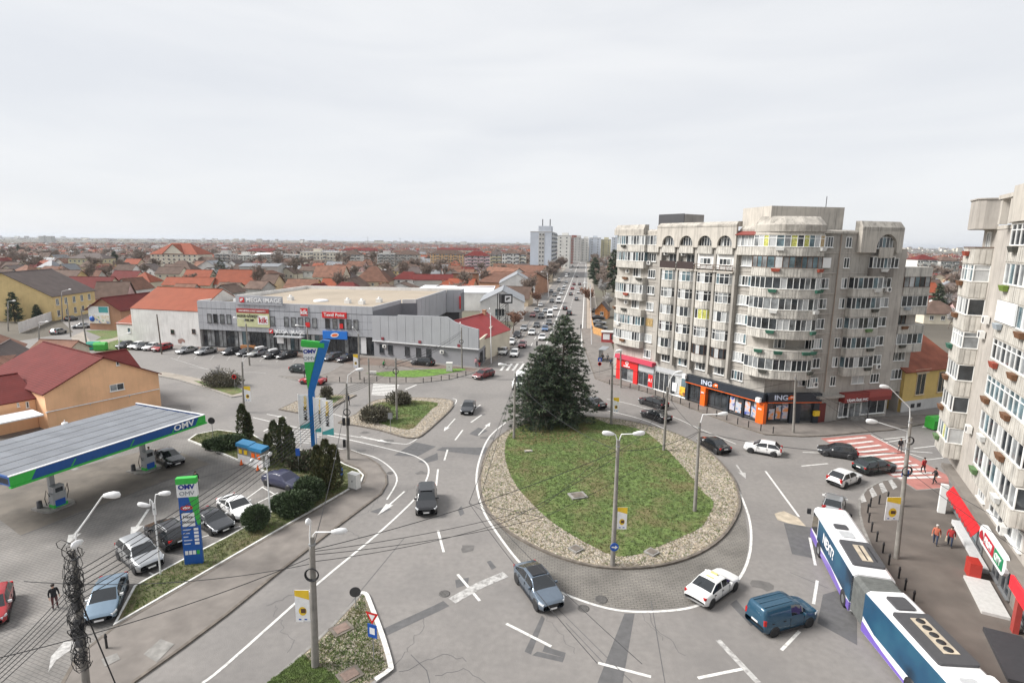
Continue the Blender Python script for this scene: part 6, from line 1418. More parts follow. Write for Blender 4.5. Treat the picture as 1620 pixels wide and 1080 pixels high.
for P, Q, ty, mt, fl, co, ba, rf, lab in APT: P3, Q3 = gp(P, Q); block(lab, P3, Q3,13, hb_(P[0], ty, P3), mt, fl, co, 3, rf, 3.5, ba)
# tower blocks along and at the end of the boulevard
P = G(838,438); Q = P + Vector((*VN, 0)) * 14.6; h = hb_(838,367, P)
tb = block('tall blue white tower block with a dark recessed stair strip left of the boulevard', P, Q, 75, h, T_BLUE, 10,1,12, None, balc=None, sidebalc=True, bmat=T_WHITE, name='tower_block')
Lt = (Q - P).length; mb = MB(); mb.bb(Lt * .40, Lt * .68,-.12,-.02,1, h - .5); mb.build('stair_strip', T_GREY, tb)
for f in range(10):
 for q in (.47,.61): put('window', FARWIN, tb, (Lt * q, -.13,2.5 + f * h / 10.4))
mb = MB(); mb.bb(Lt * .38, Lt * .98,.3,20, h + .5, h + 4.2); mb.build('lift_house', T_BLUE, tb)
for q in (.6,1.0): mb = MB(); mb.tube([(Lt * q * .9,6, h + 4),(Lt * q * .9,6, h + 9)],.35,5); mb.build('aerial', DARK, tb)
P, Q = gp((827,440),(866,440)); house('glass_pavilion', 'low dark glazed building at the foot of the tower block', P, Q, 12,8,.3, 'flat', T_GREY, ROOF_GREY, .3, wins=row(5,2,3.2,4.5,2.6,5,3, 'blue'), cat='shop')
for a, b, by, ty, mt, lab, d in (((881,0),(900,0),424,373, T_WHITE, 'second whitish tower block behind the tall blue white one', 40),((901,0),(906,0),417,376, T_BRICK, 'narrow brick red tower at the left end of the far row', 20),((907,0),(918,0),414,376, T_GREY, 'grey tower block where the boulevard ends, leftmost of the pale row', 16),((918.5,0),(930,0),414,378, T_WHITE, 'whitish slab with horizontal bands in the far row', 16),((931,0),(949,0),414,376.5, T_BLUE, 'blue white tower block in the middle of the far row', 16),((950,0),(965,0),414,379, T_YEL, 'pale yellow block in the far row', 16),((966,0),(984,0),413,376, T_BLUE, 'blue white tower at the right end of the far row beside the apartment block', 16)):
 P3 = G(a[0], by); Q3 = P3 + Vector((*VN, 0)) * (b[0] - a[0]) * P3.y / FPX; block(lab, P3, Q3, d, hb_(a[0], ty, P3), mt, 9, max(2, int((Q3 - P3).length / 5.5)),3, None, name='tower_block')
# named roofs of the middle distance
for P, Q, D, h, rh, kind, wl, rf, lab in [((258,462),(332,464),9,3.5,3, 'gable', W_CREAM, ROOF_ORANGE, 'long low orange roofed house in front of the black pine'),((340,462),(408,460),12,4,6, 'gable', W_WHITE, ROOF_ORANGE, 'big bright orange roofed house right of the black pine'),((290,452),(330,452),10,4,4, 'gable', W_CREAM, ROOF_ORANGE, 'orange roofed house left of the black pine'),
  ((380,442),(440,438),14,8,1.5, 'gable', W_GREY, ROOF_GREY, 'plain grey firewall house behind the orange roofs'),((436,438),(470,438),14,4,3, 'gable', W_WHITE, ROOF_GREY, 'grey sheet roofed hall left of the spruce'),((308,437),(350,437),13,5,5, 'front', W_WHITE, ROOF_GREY, 'white gabled house with blue grey roof below the school'),((260,440),(303,440),12,5,5.5, 'hip', W_BROWN, ROOF_BROWN, 'brown hip roofed house in front of the school'),
  ((305,427),(345,427),10,6,4, 'hip', W_CREAM, ROOF_BROWN, 'cream house with brown roof beside the school'),((196,428),(218,428),10,5,3.5, 'gable', W_SAND, ROOF_ORANGE, 'orange roofed cottage with a veranda left of the school'),((402,416),(436,416),20,8,2, 'gable', W_WHITE, ROOF_WHITE, 'white roofed hall among grey flats'),((588,440),(610,438),12,5,1, 'flat', W_WHITE, ROOF_WHITE, 'small white flat roofed house behind the supermarket roof'),
  ((496,452),(542,452),14,5,5.5, 'gable', W_CREAM, ROOF_CLAY, 'clay tiled house right behind the supermarket roof'),((560,456),(614,456),14,4,7, 'hip', W_SAND, ROOF_CLAY, 'large clay hip roof behind the supermarket'),((715,458),(756,458),10,8,1, 'flat', W_BROWN, ROOF_BROWN, 'bare brown brick firewall left of the white windowed house'),((100,470),(170,460),10,4,4, 'gable', W_CREAM, ROOF_RED, 'dark red long roof just behind the yellow corner house'),
  ((0,462),(62,458),12,4,4, 'gable', W_CREAM, ROOF_RED, 'red roofed house at the left edge behind the yellow corner house'),((178,473),(214,470),12,4,4, 'front', W_WHITE, ROOF_CLAY, 'white gabled house with clay roof behind the billboard house'),((150,490),(200,484),12,4,5, 'gable', W_PINK, ROOF_BROWN, 'pink walled house with brown roof behind the billboard house'),((205,458),(238,456),10,4,4, 'hip', W_CREAM, ROOF_ORANGE, 'orange hip roof behind the white blank wall')]:
 P, Q = gp(P, Q); house('house', lab, P, Q, D, h, rh, kind, wl, rf, .5, wins=row(int((Q - P).length / 4),2,3.8, h - 1.9,1.2,1.4,2, 'dark') if h < 7 and kind != 'front' else (), chimneys=[((Q - P).length * .3, D * .62, rh * .75)] if kind == 'gable' else ())
# the rest of the old town, street by street
taken = [(o.location.x, o.location.y) for o in COL.objects if o.parent is None and o.get('category') in ('house', 'apartment block', 'school', 'hall', 'supermarket')]
plots = []
for i in range(-6,190):
 for j in range(-85,60):
  al, ac = i * 19 + RND.uniform(-4,4), j * 17 + RND.uniform(-4,4)
  if i % 5 == 4 or (-17 < ac < 24) or (j % 9 == 0): continue
  x, y = bv(al, ac)
  if y < 172: continue
  if x > -140 and y < 205 and x < 5: continue
  px, py = px_of(x, y)
  if not (-40 < px < 1660): continue
  if 992 < px < 1425 or px > 1560: continue
  if 20 < ac < 80 and y < 300: continue
  if any((x - a) ** 2 + (y - b) ** 2 < (20 if y < 700 else 12) ** 2 for a, b in taken): continue
  plots.append((y, x, px))
plots.sort()
WALLS = [W_CREAM, W_WHITE, W_SAND, W_GREY, W_YELLOW, W_PINK, W_CREAM, W_WHITE]
rn = {ROOF_SLATE.name: 'grey brown', ROOF_BROWN.name: 'brown', ROOF_CLAY.name: 'clay', ROOF_RED.name: 'dark red', ROOF_ORANGE.name: 'orange', ROOF_GREY.name: 'grey'}
def zone(px, y):
 a = 'at the left edge beyond the yellow house' if px < 90 else 'behind the billboard house' if px < 200 else 'around the school' if px < 330 else 'behind the orange roofs' if px < 450 else 'behind the supermarket roof' if px < 720 else 'left of the tower block' if px < 850 else 'right of the boulevard' if px < 1000 else 'in the gap between the blocks'
 return a
NH = 215
hstuff = {}
for n, (y, x, px) in enumerate(plots):
 L_, D = RND.choice(((9,8),(11,9),(14,9),(12,10))); h = RND.choice((3.2,3.6,4.4)); rh = RND.choice((2.6,3.4,4.0)); kd = RND.choice(('gable', 'hip', 'front', 'gable')); rf = RND.choice(ROOFS); wl = RND.choice(WALLS); a = math.atan2(VN.y, VN.x) + RND.choice((0,0, math.pi / 2)) + RND.uniform(-.12,.12)
 d = Vector((math.cos(a), math.sin(a),0)); P = Vector((x, y, 0)) - d * L_ / 2
 if n < NH:
  lab = f'{rn[rf.name]} roofed {wl.name.split()[0]} {"hipped " if kd == "hip" else "gabled "}old town house {zone(px, y)}'
  house('house', lab, P, P + d * L_, D, h, rh, kd, wl, rf, .5, wins=row(3, L_ * .2, L_ * .3, h - 1.7,1.2,1.3,2, 'dark') if n < 160 else (), chimneys=[(L_ * .3, D * .62, rh * .7)] if n < 160 and kd != 'front' else (), group='houses of the old town')
 else:
  if RND.random() < .15 or y > 3300: continue
  mb = hstuff.setdefault(0, MB()); s = 1 if y < 900 else 1.25; L_ *= s; D *= s; wi = WALLS.index(wl); ri = 8 + ROOFS.index(rf); n_ = Vector((-d.y, d.x, 0)); q = P + d * L_; c = [P, q, q + n_ * D, P + n_ * D]
  top = [v + Vector((0,0, h)) for v in c]; m0, m1 = P + n_ * D / 2 + d * (L_ * .2 if kd == 'hip' else 0) + Vector((0,0, h + rh)), q + n_ * D / 2 - d * (L_ * .2 if kd == 'hip' else 0) + Vector((0,0, h + rh))
  mb.add(c + top, [(0,1,5,4),(1,2,6,5),(2,3,7,6),(3,0,4,7)], wi); ov = [v + (v - (P + q) / 2 - n_ * D / 2) * .08 + Vector((0,0, h - .15)) for v in c]
  mb.add(ov + [m0, m1],[(0,1,5,4),(2,3,4,5),(1,2,5),(3,0,4)], ri)
  if RND.random() < .5: mb.box(x, y, h + rh, .6,.6,1.6, a, wi)
tag(hstuff[0].build('distant_houses', WALLS + ROOFS), kind='stuff')
# farther still, to the horizon: blocks, halls and roofs
mb = MB(); FARM = [T_WHITE, T_CREAM, T_GREY, ROOF_RED, ROOF_BROWN, ROOF_WHITE, T_YEL]
for k in range(900):
 y = 3300 * (1 / (1 - RND.random() * .62)); x = RND.uniform(-1.0,1.0) * y * 1.05
 w, d, h = RND.uniform(12,45), RND.uniform(10,18), RND.choice((5,6,8,12,16,22) if RND.random() < .35 else (5,6,7))
 mb.box(x, y, h / 2, w, d, h, RND.uniform(-.3,.3), RND.randrange(3)); mb.box(x, y, h + 1, w + 1, d + 1,2, RND.uniform(-.3,.3), RND.choice((3,4,4,5,6,3)))
tag(mb.build('distant_buildings', FARM), kind='stuff')
# bare trees among the houses
GT = 'bare trees among the old town houses'
for px, py, k, s, lab in ((300,455,0,.9, 'bare tree left of the black pine'),(355,448,4,.8, 'bare tree behind the black pine'),(425,462,2,1.0, 'rusty bare tree above the supermarket roof edge'),(445,458,0,1.0, 'bare tree above the tan roof'),(640,452,1,1.4, 'large bare tree behind the supermarket, left one'),(668,450,4,1.5, 'largest bare tree behind the supermarket roof'),(690,446,1,1.3, 'bare tree left of the brick firewall'),(612,440,0,1.3, 'bare tree before the grey flats'),(588,425,1,1.6, 'bare tree between cream and grey flats'),
                          (215,445,2,.9, 'reddish bare tree by the cottage'),(255,436,2,1.0, 'reddish bare tree in front of the school'),(811,528,2,1.2, 'rusty street tree on the boulevard footway beside the sign tower'),(850,486,2,1.15, 'rusty street tree farther along the boulevard footway'),(1456,452,4,1.5, 'bare tree in the gap between the blocks'),(1500,470,1,1.3, 'bare tree at the right of the gap'),(1490,500,3,1.0, 'pale frosted tree between the two blocks'),(1500,520,3,.8, 'lower pale tree between the two blocks'),
                          (934,487,2,1.5, 'rust brown tree by the fenced yard on the boulevard'),(955,470,3,1.0, 'pale frosted tree behind the garden house'),(965,490,3,.8, 'pale frosted tree beside the apartment block'),(950,440,3,1.3, 'pale frosted tree farther up the boulevard'),(960,425,3,1.4, 'pale frosted tree below the yellow block'),(40,505,4,.8, 'bare tree behind the white fence at the left'),(205,470,4,.9, 'bare tree behind the billboard house roof')):
 bare_tree(px, py, k, s, lab)
for k in range(30):
 x, y = bv(95 + k * 16 + RND.uniform(-3,3),-13.5); bare_tree(0,0, RND.choice((0,1,4)), RND.uniform(.95,1.3), 'bare street tree in the row left of the boulevard', 'street trees left of the boulevard', Vector((x, y, 0)))
 x, y = bv(75 + k * 16 + RND.uniform(-3,3),15.5 + RND.uniform(0,5)); bare_tree(0,0, RND.choice((0,1,4,2)), RND.uniform(.95,1.35), 'bare street tree in the row right of the boulevard', 'street trees right of the boulevard', Vector((x, y, 0)))
for k in range(215):
 y, x, px = plots[int(len(plots[:600]) * k / 215)]; x += RND.uniform(6,10); y += RND.uniform(6,9)
 kk, s = RND.choice((0,1,2,4,4)), RND.uniform(.9,1.5); bare_tree(0,0, kk, s, f'{"small" if s < 1.1 else "tall" if s > 1.3 else "medium"} {"rusty " if kk == 2 else ""}bare garden tree {zone(px, y)}', GT, Vector((x, y, 0)))
mb = MB(); rg = random.Random(3)
for k in range(4200):                                               # trees too far to tell apart
 y = 420 / (1 - rg.random() * .9); x = rg.uniform(-1.05,1.05) * y
 al = (Vector((x, y)) - BC).dot(VDIR); ac = (Vector((x, y)) - BC).dot(VN)
 if abs(ac) < 16: continue
 h = rg.uniform(6,13); w = h * rg.uniform(.35,.6); far = y > 1500
 for q in range(34 if not far else 10):
  v = Vector((rg.gauss(0,.4) * w, rg.gauss(0,.4) * w, h * (.45 + rg.uniform(-.4,.5)))); s = (1.2 if not far else 2.6); u_ = Vector((rg.uniform(-1,1), rg.uniform(-1,1), rg.uniform(-.3,1))).normalized() * s; t_ = u_.cross(Vector((rg.uniform(-1,1), rg.uniform(-1,1),1))).normalized() * (.3 if not far else 1.0); c = Vector((x, y, 0)) + v
  mb.add([c - t_, c + t_, c + u_],[(0,1,2)],0 if k % 6 else 1)
tag(mb.build('distant_trees', [TWIG, NEEDLE]), kind='stuff')

# ================================================================ VEHICLES
TYRE = plain('tyre rubber', (.022,.022,.023),.85); RIM = plain('wheel rim', (.42,.43,.44),.3,.8); CARGLASS = M('car window glass', (.018,.021,.024),.04,.1, spec=.8)
CARBLACK = plain('black car trim', (.02,.02,.022),.5); LAMPG = M('headlamp glass', (.62,.64,.66),.08,.1, spec=.8); TAIL = M('tail lamp red', (.42,.012,.012),.15,.1); PLATE = plain('number plate', (.75,.75,.74),.4)
# key stations from nose (0) to tail: x, top height, cabin half-width share;  names: w = foot of windscreen, r = roof start, e = roof end, b = foot of rear window
CARS = {
 'hatch': dict(L=4.05, W=1.75, belt=.93, top=[(0,.62),(.10,.78),(1.0,.95),(1.75,1.42),(2.2,1.49),(3.3,1.46),(3.85,1.02),(4.0,.9),(4.05,.6)], w=1.0, r=1.75, e=3.35, b=3.86),
 'sedan': dict(L=4.55, W=1.78, belt=.94, top=[(0,.6),(.1,.75),(1.2,.94),(1.95,1.40),(2.4,1.45),(3.1,1.42),(3.8,1.03),(4.4,.99),(4.52,.9),(4.55,.6)], w=1.2, r=1.95, e=3.15, b=3.8),
 'wagon': dict(L=4.75, W=1.82, belt=.95, top=[(0,.62),(.1,.77),(1.2,.96),(1.95,1.42),(2.4,1.49),(4.1,1.45),(4.6,1.02),(4.72,.9),(4.75,.6)], w=1.2, r=1.95, e=4.15, b=4.6),
 'suv': dict(L=4.6, W=1.88, belt=1.06, top=[(0,.75),(.1,.92),(1.15,1.10),(1.8,1.58),(2.3,1.68),(3.9,1.64),(4.45,1.15),(4.56,1.0),(4.6,.7)], w=1.15, r=1.8, e=3.95, b=4.46),
 'fastback': dict(L=4.75, W=1.9, belt=1.02, top=[(0,.7),(.1,.88),(1.25,1.06),(2.0,1.53),(2.5,1.6),(3.3,1.55),(4.3,1.14),(4.68,1.06),(4.75,.65)], w=1.25, r=2.0, e=3.3, b=4.32),
 'coupe': dict(L=4.5, W=1.85, belt=.88, top=[(0,.58),(.1,.7),(1.3,.86),(2.05,1.27),(2.4,1.31),(2.9,1.28),(3.9,.98),(4.4,.9),(4.5,.6)], w=1.3, r=2.05, e=2.95, b=3.9),
 'van': dict(L=4.4, W=1.85, belt=1.08, top=[(0,.75),(.1,.95),(.95,1.14),(1.6,1.72),(2.0,1.84),(4.2,1.82),(4.36,1.7),(4.4,.7)], w=.95, r=1.6, e=4.25, b=4.37, panel=2.3),
 'bigvan': dict(L=5.6, W=2.0, belt=1.25, top=[(0,.8),(.1,1.05),(.8,1.28),(1.5,2.15),(1.9,2.4),(5.4,2.4),(5.55,2.3),(5.6,.7)], w=.8, r=1.5, e=5.45, b=5.58, panel=2.4),
}
_cm = {}
def car_shells(kind):
 """body and glass faces of one car type; front at +x"""
 if kind in _cm: return _cm[kind]
 S = CARS[kind]; L_, W, belt = S['L'], S['W'], S['belt']; kx = [p[0] for p in S['top']]; kz = [p[1] for p in S['top']]
 xs = sorted(set([round(v, 3) for v in np.arange(0, L_ + .001, L_ / 38)] + kx + [S['w'] + .02, S['r'] + .06,(S['r'] + S['e']) / 2 - .05,(S['r'] + S['e']) / 2 + .05]))
 def half(x):
  t = x / L_; return W / 2 * (1 - .20 * max(0,1 - t / .13) ** 2.2 - .12 * max(0,(t - .88) / .12) ** 2.2)
 def base(x): t = x / L_; return .22 + .14 * max(0,1 - t / .1) + .14 * max(0,(t - .92) / .08)
 rows = []
 for x in xs:
  top = float(np.interp(x, kx, kz)); w = half(x); zb = base(x); bl = min(belt, top - .035) if top > .7 else top * .93
  bl = max(bl, zb + .12); cab = max(0, min(1,(top - belt - .08) / .35)); wc = w * (.90 * (1 - cab) + .76 * cab)
  pts = [(0, zb),(w * .86, zb),(w * .985, zb + .10),(w, zb + (bl - zb) * .55),(w * .965, bl)]
  for f in (.10,.52,.92): pts.append((w * .965 + (wc - w * .965) * f, bl + (top - bl) * f))
  pts += [(wc * .93, top + .012),(wc * .5, top + .035),(0, top + .045)]
  rows.append([(L_ / 2 - x, y, z) for y, z in pts])
 n = len(rows[0]); B = MB(); Gm = MB(); mid = (S['r'] + S['e']) / 2
 for sgn in (1,-1):
  v = [(x, y * sgn, z) for r in rows for x, y, z in r]; fb, fg = [],[]
  for i in range(len(rows) - 1):
   xc = (xs[i] + xs[i + 1]) / 2; top = float(np.interp(xc, kx, kz))
   for j in range(n - 1):
    q = (i * n + j, (i + 1) * n + j, (i + 1) * n + j + 1, i * n + j + 1); q = q if sgn < 0 else q[::-1]
    glass = False
    if j in (5,6) and top > belt + .14 and S['w'] + .25 < xc < (S['b'] if 'panel' not in S else S['panel']) and abs(xc - mid) > .05: glass = True
    if j >= 8 and (S['w'] < xc < S['r'] or (S['e'] < xc < S['b'] and kind not in ('van', 'bigvan'))): glass = True
    (fg if glass else fb).append(q)
  B.add(v, fb, 0, True); Gm.add(v, fg, 0, True)
 _cm[kind] = (B, Gm); return _cm[kind]
_wheel = None
_carmesh = {}
def car(kind, col, label, at, to, group=None, ground=0.0, roof=None, rails=False, covered=False, name='car', cat='car', far=False):
 """at / to: photo places of the middle of the car and of a point ahead of it, both on the ground"""
 global _wheel
 S = CARS[kind]; a = at if isinstance(at, Vector) else G(*at); b = to if isinstance(to, Vector) else G(*to); rz = math.atan2((b - a).y, (b - a).x)
 t = thing(name, label, cat, (a.x, a.y, ground), rz, group); pm = paint(*CARCOL[col]); B, Gm = car_shells(kind); k = (kind, col)
 if k not in _carmesh:
  _carmesh[k] = B.mesh('body', pm)
  if (kind, 'g') not in _carmesh: _carmesh[(kind, 'g')] = Gm.mesh('windows', CARGLASS)
 put('body', _carmesh[k], t); put('windows', _carmesh[(kind, 'g')] if not covered else Gm.mesh('windows', pm), t)
 L_, W = S['L'], S['W']; R = .33 if kind not in ('suv', 'fastback', 'bigvan') else .37
 if ('wh', R) not in _carmesh:
  m = MB(); m.lathe([(R * .62,-.1),(R * .93,-.1),(R, -.06),(R, .06),(R * .93,.1),(R * .62,.1)],16); _carmesh[('wh', R)] = m.mesh('wheel', TYRE)
  m = MB(); m.lathe([(R * .62,.08),(R * .5,.085),(R * .2,.07),(.02,.075)],10); _carmesh[('ri', R)] = m.mesh('rim', RIM)
  m = MB(); m.lathe([(R * 1.17,0),(R * 1.17,.012),(.02,.013)],16); _carmesh[('ar', R)] = m.mesh('wheel_arch', CARBLACK)
 for x in (L_ / 2 - .82 - (.1 if kind == 'bigvan' else 0),-L_ / 2 + .78):
  for s in (1,-1):
   if not far: put('wheel_arch', _carmesh[('ar', R)], t, (x, s * (W / 2 - .004), R + .02), rot=(-s * math.pi / 2,0,0))
   w_ = put('wheel', _carmesh[('wh', R)], t, (x, s * (W / 2 - .085), R), rot=(-s * math.pi / 2,0,0))
   if not far: put('rim', _carmesh[('ri', R)], w_)
 if far and kind not in _carmesh: pass
 kf = ('front', kind)
 if kf not in _carmesh:
  zb = .62 if kind not in ('suv', 'fastback', 'van', 'bigvan') else .8
  m = MB(); m.add([(L_ / 2 - .02,-.34, zb - .30),(L_ / 2 - .02,.34, zb - .30),(L_ / 2 - .045,.38, zb - .06),(L_ / 2 - .045,-.38, zb - .06),(L_ / 2 - .3,-.34, zb - .30),(L_ / 2 - .3,.34, zb - .30),(L_ / 2 - .3,.38, zb - .06),(L_ / 2 - .3,-.38, zb - .06)],[(0,1,2,3),(4,7,6,5),(3,2,6,7),(0,4,5,1),(0,3,7,4),(1,5,6,2)])
  _carmesh[kf] = m.mesh('grille', CARBLACK)
  m = MB(); m.box(0,0,0,.42,.34,.13); _carmesh[('hl', kind)] = m.mesh('headlight', LAMPG)
  m = MB(); m.box(0,0,0,.16,.30,.16 if kind not in ('van', 'bigvan', 'hatch') else .34); _carmesh[('tl', kind)] = m.mesh('taillight', TAIL)
  m = MB(); m.box(0,0,0,.03,.5,.11); _carmesh[('pl', kind)] = m.mesh('number_plate', PLATE)
  m = MB(); m.box(0,0,0,.12,.2,.14); _carmesh[('mi', kind)] = m.mesh('mirror', pm)
  m = MB(); m.box(0,0,.3, L_ * .84, W * .8,.28); _carmesh[('un', kind)] = m.mesh('underbody', CARBLACK)
 put('underbody', _carmesh[('un', kind)], t)
 zl = float(np.interp(.18,[p[0] for p in S['top']],[p[1] for p in S['top']])) - .1; zt = S['belt'] - .06
 if not covered:
  put('grille', _carmesh[kf], t)
  for s in (1,-1):
   put('headlight', _carmesh[('hl', kind)], t, (L_ / 2 - .27, s * (W / 2 - .235), zl), rot=(0,.12,-s * .5))
   put('taillight', _carmesh[('tl', kind)], t, (-L_ / 2 + .10, s * (W / 2 - .225), zt), rot=(0,0, s * .35))
   if not far: put('mirror', _carmesh[('mi', kind)], t, (L_ / 2 - S['w'] - .42, s * (W / 2 + .06), S['belt'] + .06))
  put('number_plate', _carmesh[('pl', kind)], t, (L_ / 2 + .0,0,.42 if kind not in ('suv', 'bigvan') else .5)); put('number_plate', _carmesh[('pl', kind)], t, (-L_ / 2 - .0,0,.78))
 if not far and not covered:
  if ('sd', kind) not in _carmesh:
   m = MB(); mid = L_ / 2 - (S['r'] + S['e']) / 2; ds = (mid, L_ / 2 - S['w'] - .45, mid - .95) if kind not in ('van', 'bigvan', 'coupe') else (L_ / 2 - S['w'] - .35, L_ / 2 - 2.4)
   _carmesh[('sd', kind)] = [(lambda q, d: (q.bb(d - .008, d + .008,-.02,.004,.36, S['belt'] - .05), q.mesh('door_seam', CARBLACK))[1])(MB(), d) for d in ds]
   m.bb(-L_ / 2 + 1.2, L_ / 2 - 1.25,-.06,.012,.2,.33); _carmesh[('sl', kind)] = m.mesh('sill', CARBLACK); m = MB(); m.bb(-.1,.1,-.02,.02,-.02,.02); _carmesh[('dh', kind)] = m.mesh('door_handle', CARBLACK)
  for s in (1,-1):
   for me in _carmesh[('sd', kind)]: put('door_seam', me, t, (0, s * W / 2,0), scale=(1, s, 1))
   put('sill', _carmesh[('sl', kind)], t, (0, s * W / 2,0), scale=(1, s, 1))
   for d in (-.2,-1.1): put('door_handle', _carmesh[('dh', kind)], t, (L_ / 2 - (S['r'] + S['e']) / 2 + .25 + d, s * (W / 2 - .01), S['belt'] - .14))
 if roof:
  m = MB(); xr, xe = S['r'] + .1, S['e'] - .1; zt_ = float(np.interp((xr + xe) / 2,[p[0] for p in S['top']],[p[1] for p in S['top']])); m.box(L_ / 2 - (xr + xe) / 2,0, zt_ + .045, xe - xr, W * .6,.02); m.build('roof_panel', roof, t)
 if rails:
  for s in (1,-1): m = MB(); m.tube([(L_ / 2 - S['r'] - .15, s * W * .34,1.44),(L_ / 2 - S['r'] - .4, s * W * .34, float(np.interp(S['r'] + .5,[p[0] for p in S['top']],[p[1] for p in S['top']])) + .09),(L_ / 2 - S['e'] + .2, s * W * .34, float(np.interp(S['e'] - .2,[p[0] for p in S['top']],[p[1] for p in S['top']])) + .09),(L_ / 2 - S['e'] - .05, s * W * .34,1.44)],.025,5); m.build('roof_rail', STEEL, t)
 return t
CARCOL = {k: (k, c, r, m) for k, c, r, m in (('black', (.012,.012,.014),.22,0),('dark grey', (.045,.047,.052),.25,.4),('grey', (.14,.145,.15),.28,.5),('silver', (.42,.43,.44),.28,.6),('white', (.74,.74,.73),.3,0),('red', (.34,.014,.018),.25,0),('dark red', (.16,.012,.016),.25,.1),('blue', (.02,.07,.15),.25,.3),('light blue', (.22,.30,.38),.25,.6),('steel blue', (.16,.20,.25),.25,.6),('dark green', (.03,.045,.045),.25,.3),('petrol blue', (.018,.07,.12),.3,.2),('cover', (.02,.023,.06),.6,0),('mid blue', (.08,.17,.34),.25,.3))}
# in the junction
car('suv', 'black', 'black crossover driving towards the viewer on the lane left of the roundabout', (675,800),(674.5,826), rails=False, roof=CARGLASS)
car('fastback', 'steel blue', 'steel blue fastback with black roof at the lower left of the roundabout', (851,938),(872,966), roof=CARBLACK)
tx = car('sedan', 'white', 'white taxi saloon with yellow roof marks turning by the paved apron', (1127,938),(1160,915)); mb = MB(); mb.box(.05,0,1.51,.16,.5,.1); mb.build('roof_sign', plain('dull yellow taxi print', (.55,.47,.2)), tx); mb = MB(); mb.box(-.5,0,1.485,.14,.55,.02); mb.build('roof_mark', plain('dull yellow taxi print', (0,0,0)), tx)
bv_ = car('van', 'petrol blue', 'petrol blue panel van seen from behind at the lower right of the roundabout', (1235,985),(1275,974), name='van', cat='van')
for y in (-.45,0,.45): mb = MB(); mb.box(-.9, y, 1.885,2.2,.12,.02); mb.build('roof_rib', paint(*CARCOL['petrol blue']), bv_)
car('sedan', 'dark grey', 'dark grey saloon coming down beside the bushy island', (741,650),(737,660)); car('wagon', 'dark red', 'dark red estate car turning out of the boulevard by the kerb bollards', (765,597),(748,602))
car('wagon', 'black', 'black estate car nearest the pavement of the bank, upper of two side by side', (1033,642),(1005,633)); car('sedan', 'black', 'black saloon lower of two side by side near the bank', (1037,663),(1008,653))
car('sedan', 'black', 'black saloon alone behind the lamp mast on the east side of the roundabout', (1128,710),(1106,698)); car('hatch', 'white', 'clean white hatchback driving past the bank towards the roundabout', (1206,716),(1178,711))
car('hatch', 'dark grey', 'dark grey hatchback at the left end of the red crossing', (1324,721),(1297,717)); car('wagon', 'dark green', 'dark green estate car waiting on the red crossing', (1383,745),(1410,741))
car('hatch', 'white', 'small off white hatchback behind the dark green estate car', (1335,764),(1356,756)); car('hatch', 'silver', 'silver car hidden in front of the articulated bus', (1318,806),(1322,790))
car('sedan', 'dark grey', 'dark saloon half hidden by the right side of the roundabout conifers', (938,643),(918,635)); car('bigvan', 'white', 'white delivery van half hidden by the left side of the roundabout conifers', (822,612),(817,622), name='van', cat='van')
# filling station
car('sedan', 'black', 'black saloon filling up beside the pump under the canopy', (266,731),(287,741)); car('coupe', 'white', 'white coupe parked facing the round clipped bush', (375,810),(398,826)); car('coupe', 'dark grey', 'dark grey sports car parked between pylon and white coupe', (336,832),(359,845))
car('suv', 'black', 'black estate car parked tail towards the pylon', (266,855),(240,838), rails=True); car('suv', 'silver', 'silver crossover parked nose to the lawn left of the pylon', (222,888),(245,908)); car('sedan', 'light blue', 'light blue saloon parked by the cable laden pole', (171,957),(160,985))
car('hatch', 'red', 'red car cut off by the left edge on the forecourt', (-9,972),(-21,1010)); car('sedan', 'cover', 'saloon under a dark blue cover behind the spreading bushes', (450,768),(480,776), covered=True)
# supermarket car park
PK = [('sedan', 'silver', 296,558, 'first silver saloon from the white wall in the supermarket car park'),('sedan', 'silver', 326,559.5, 'second silver saloon from the white wall in the supermarket car park'),('hatch', 'dark grey', 366,560, 'dark hatchback parked alone before the supermarket glazing'),('hatch', 'dark grey', 389,562, 'dark small car half hidden behind the lamp post of the car park'),('wagon', 'silver', 410,562, 'silver estate car with roof box before the supermarket'),('hatch', 'black', 431,566, 'black hatchback right of the silver estate with roof box'),('sedan', 'black', 453,566, 'black saloon under the supermarket entrance canopy'),('wagon', 'grey', 527,569, 'grey estate car right of the tall bent sign in the car park'),('sedan', 'black', 549,571, 'black saloon at the right end of the car park row')]
for kd, cl, px, py, lab in PK:
 o = car(kd, cl, lab, (px, py),(px - 22, py + 4.5))
 if 'roof box' in lab: mb = MB(); mb.bb(-1.1,.7,-.35,.35,1.55,1.85); mb.build('roof_box', plain('white roof box', (.7,.7,.7)), o)
for kd, cl, px, py, lab in (('hatch', 'dark grey', 198,550, 'dark hatchback left end of the row below the white wall'),('hatch', 'white', 217,551, 'white hatchback second in the row below the white wall'),('sedan', 'black', 228,551.5, 'black saloon third in the row below the white wall'),('sedan', 'white', 241,552.5, 'white saloon fourth in the row below the white wall'),('wagon', 'red', 257,554, 'red estate car at the right end of the row below the white wall')): car(kd, cl, lab, (px, py),(px - 20, py + 5))
car('hatch', 'dark green', 'dark green hatchback leaving the car park left of the bent sign', (476,589),(500,591)); car('sedan', 'red', 'bright red saloon passing behind the tall bent sign', (495,607),(470,605)); car('suv', 'black', 'black people carrier by the bright grass strip before the low grey building', (669,578),(645,576))
car('hatch', 'silver', 'silver car driving on the side street by the white fence', (93,528),(120,522)); car('hatch', 'dark grey', 'dark car parked under the yellow corner house', (113,507),(135,502)); car('sedan', 'silver', 'silver saloon parked before the billboard house', (130,519),(110,520));
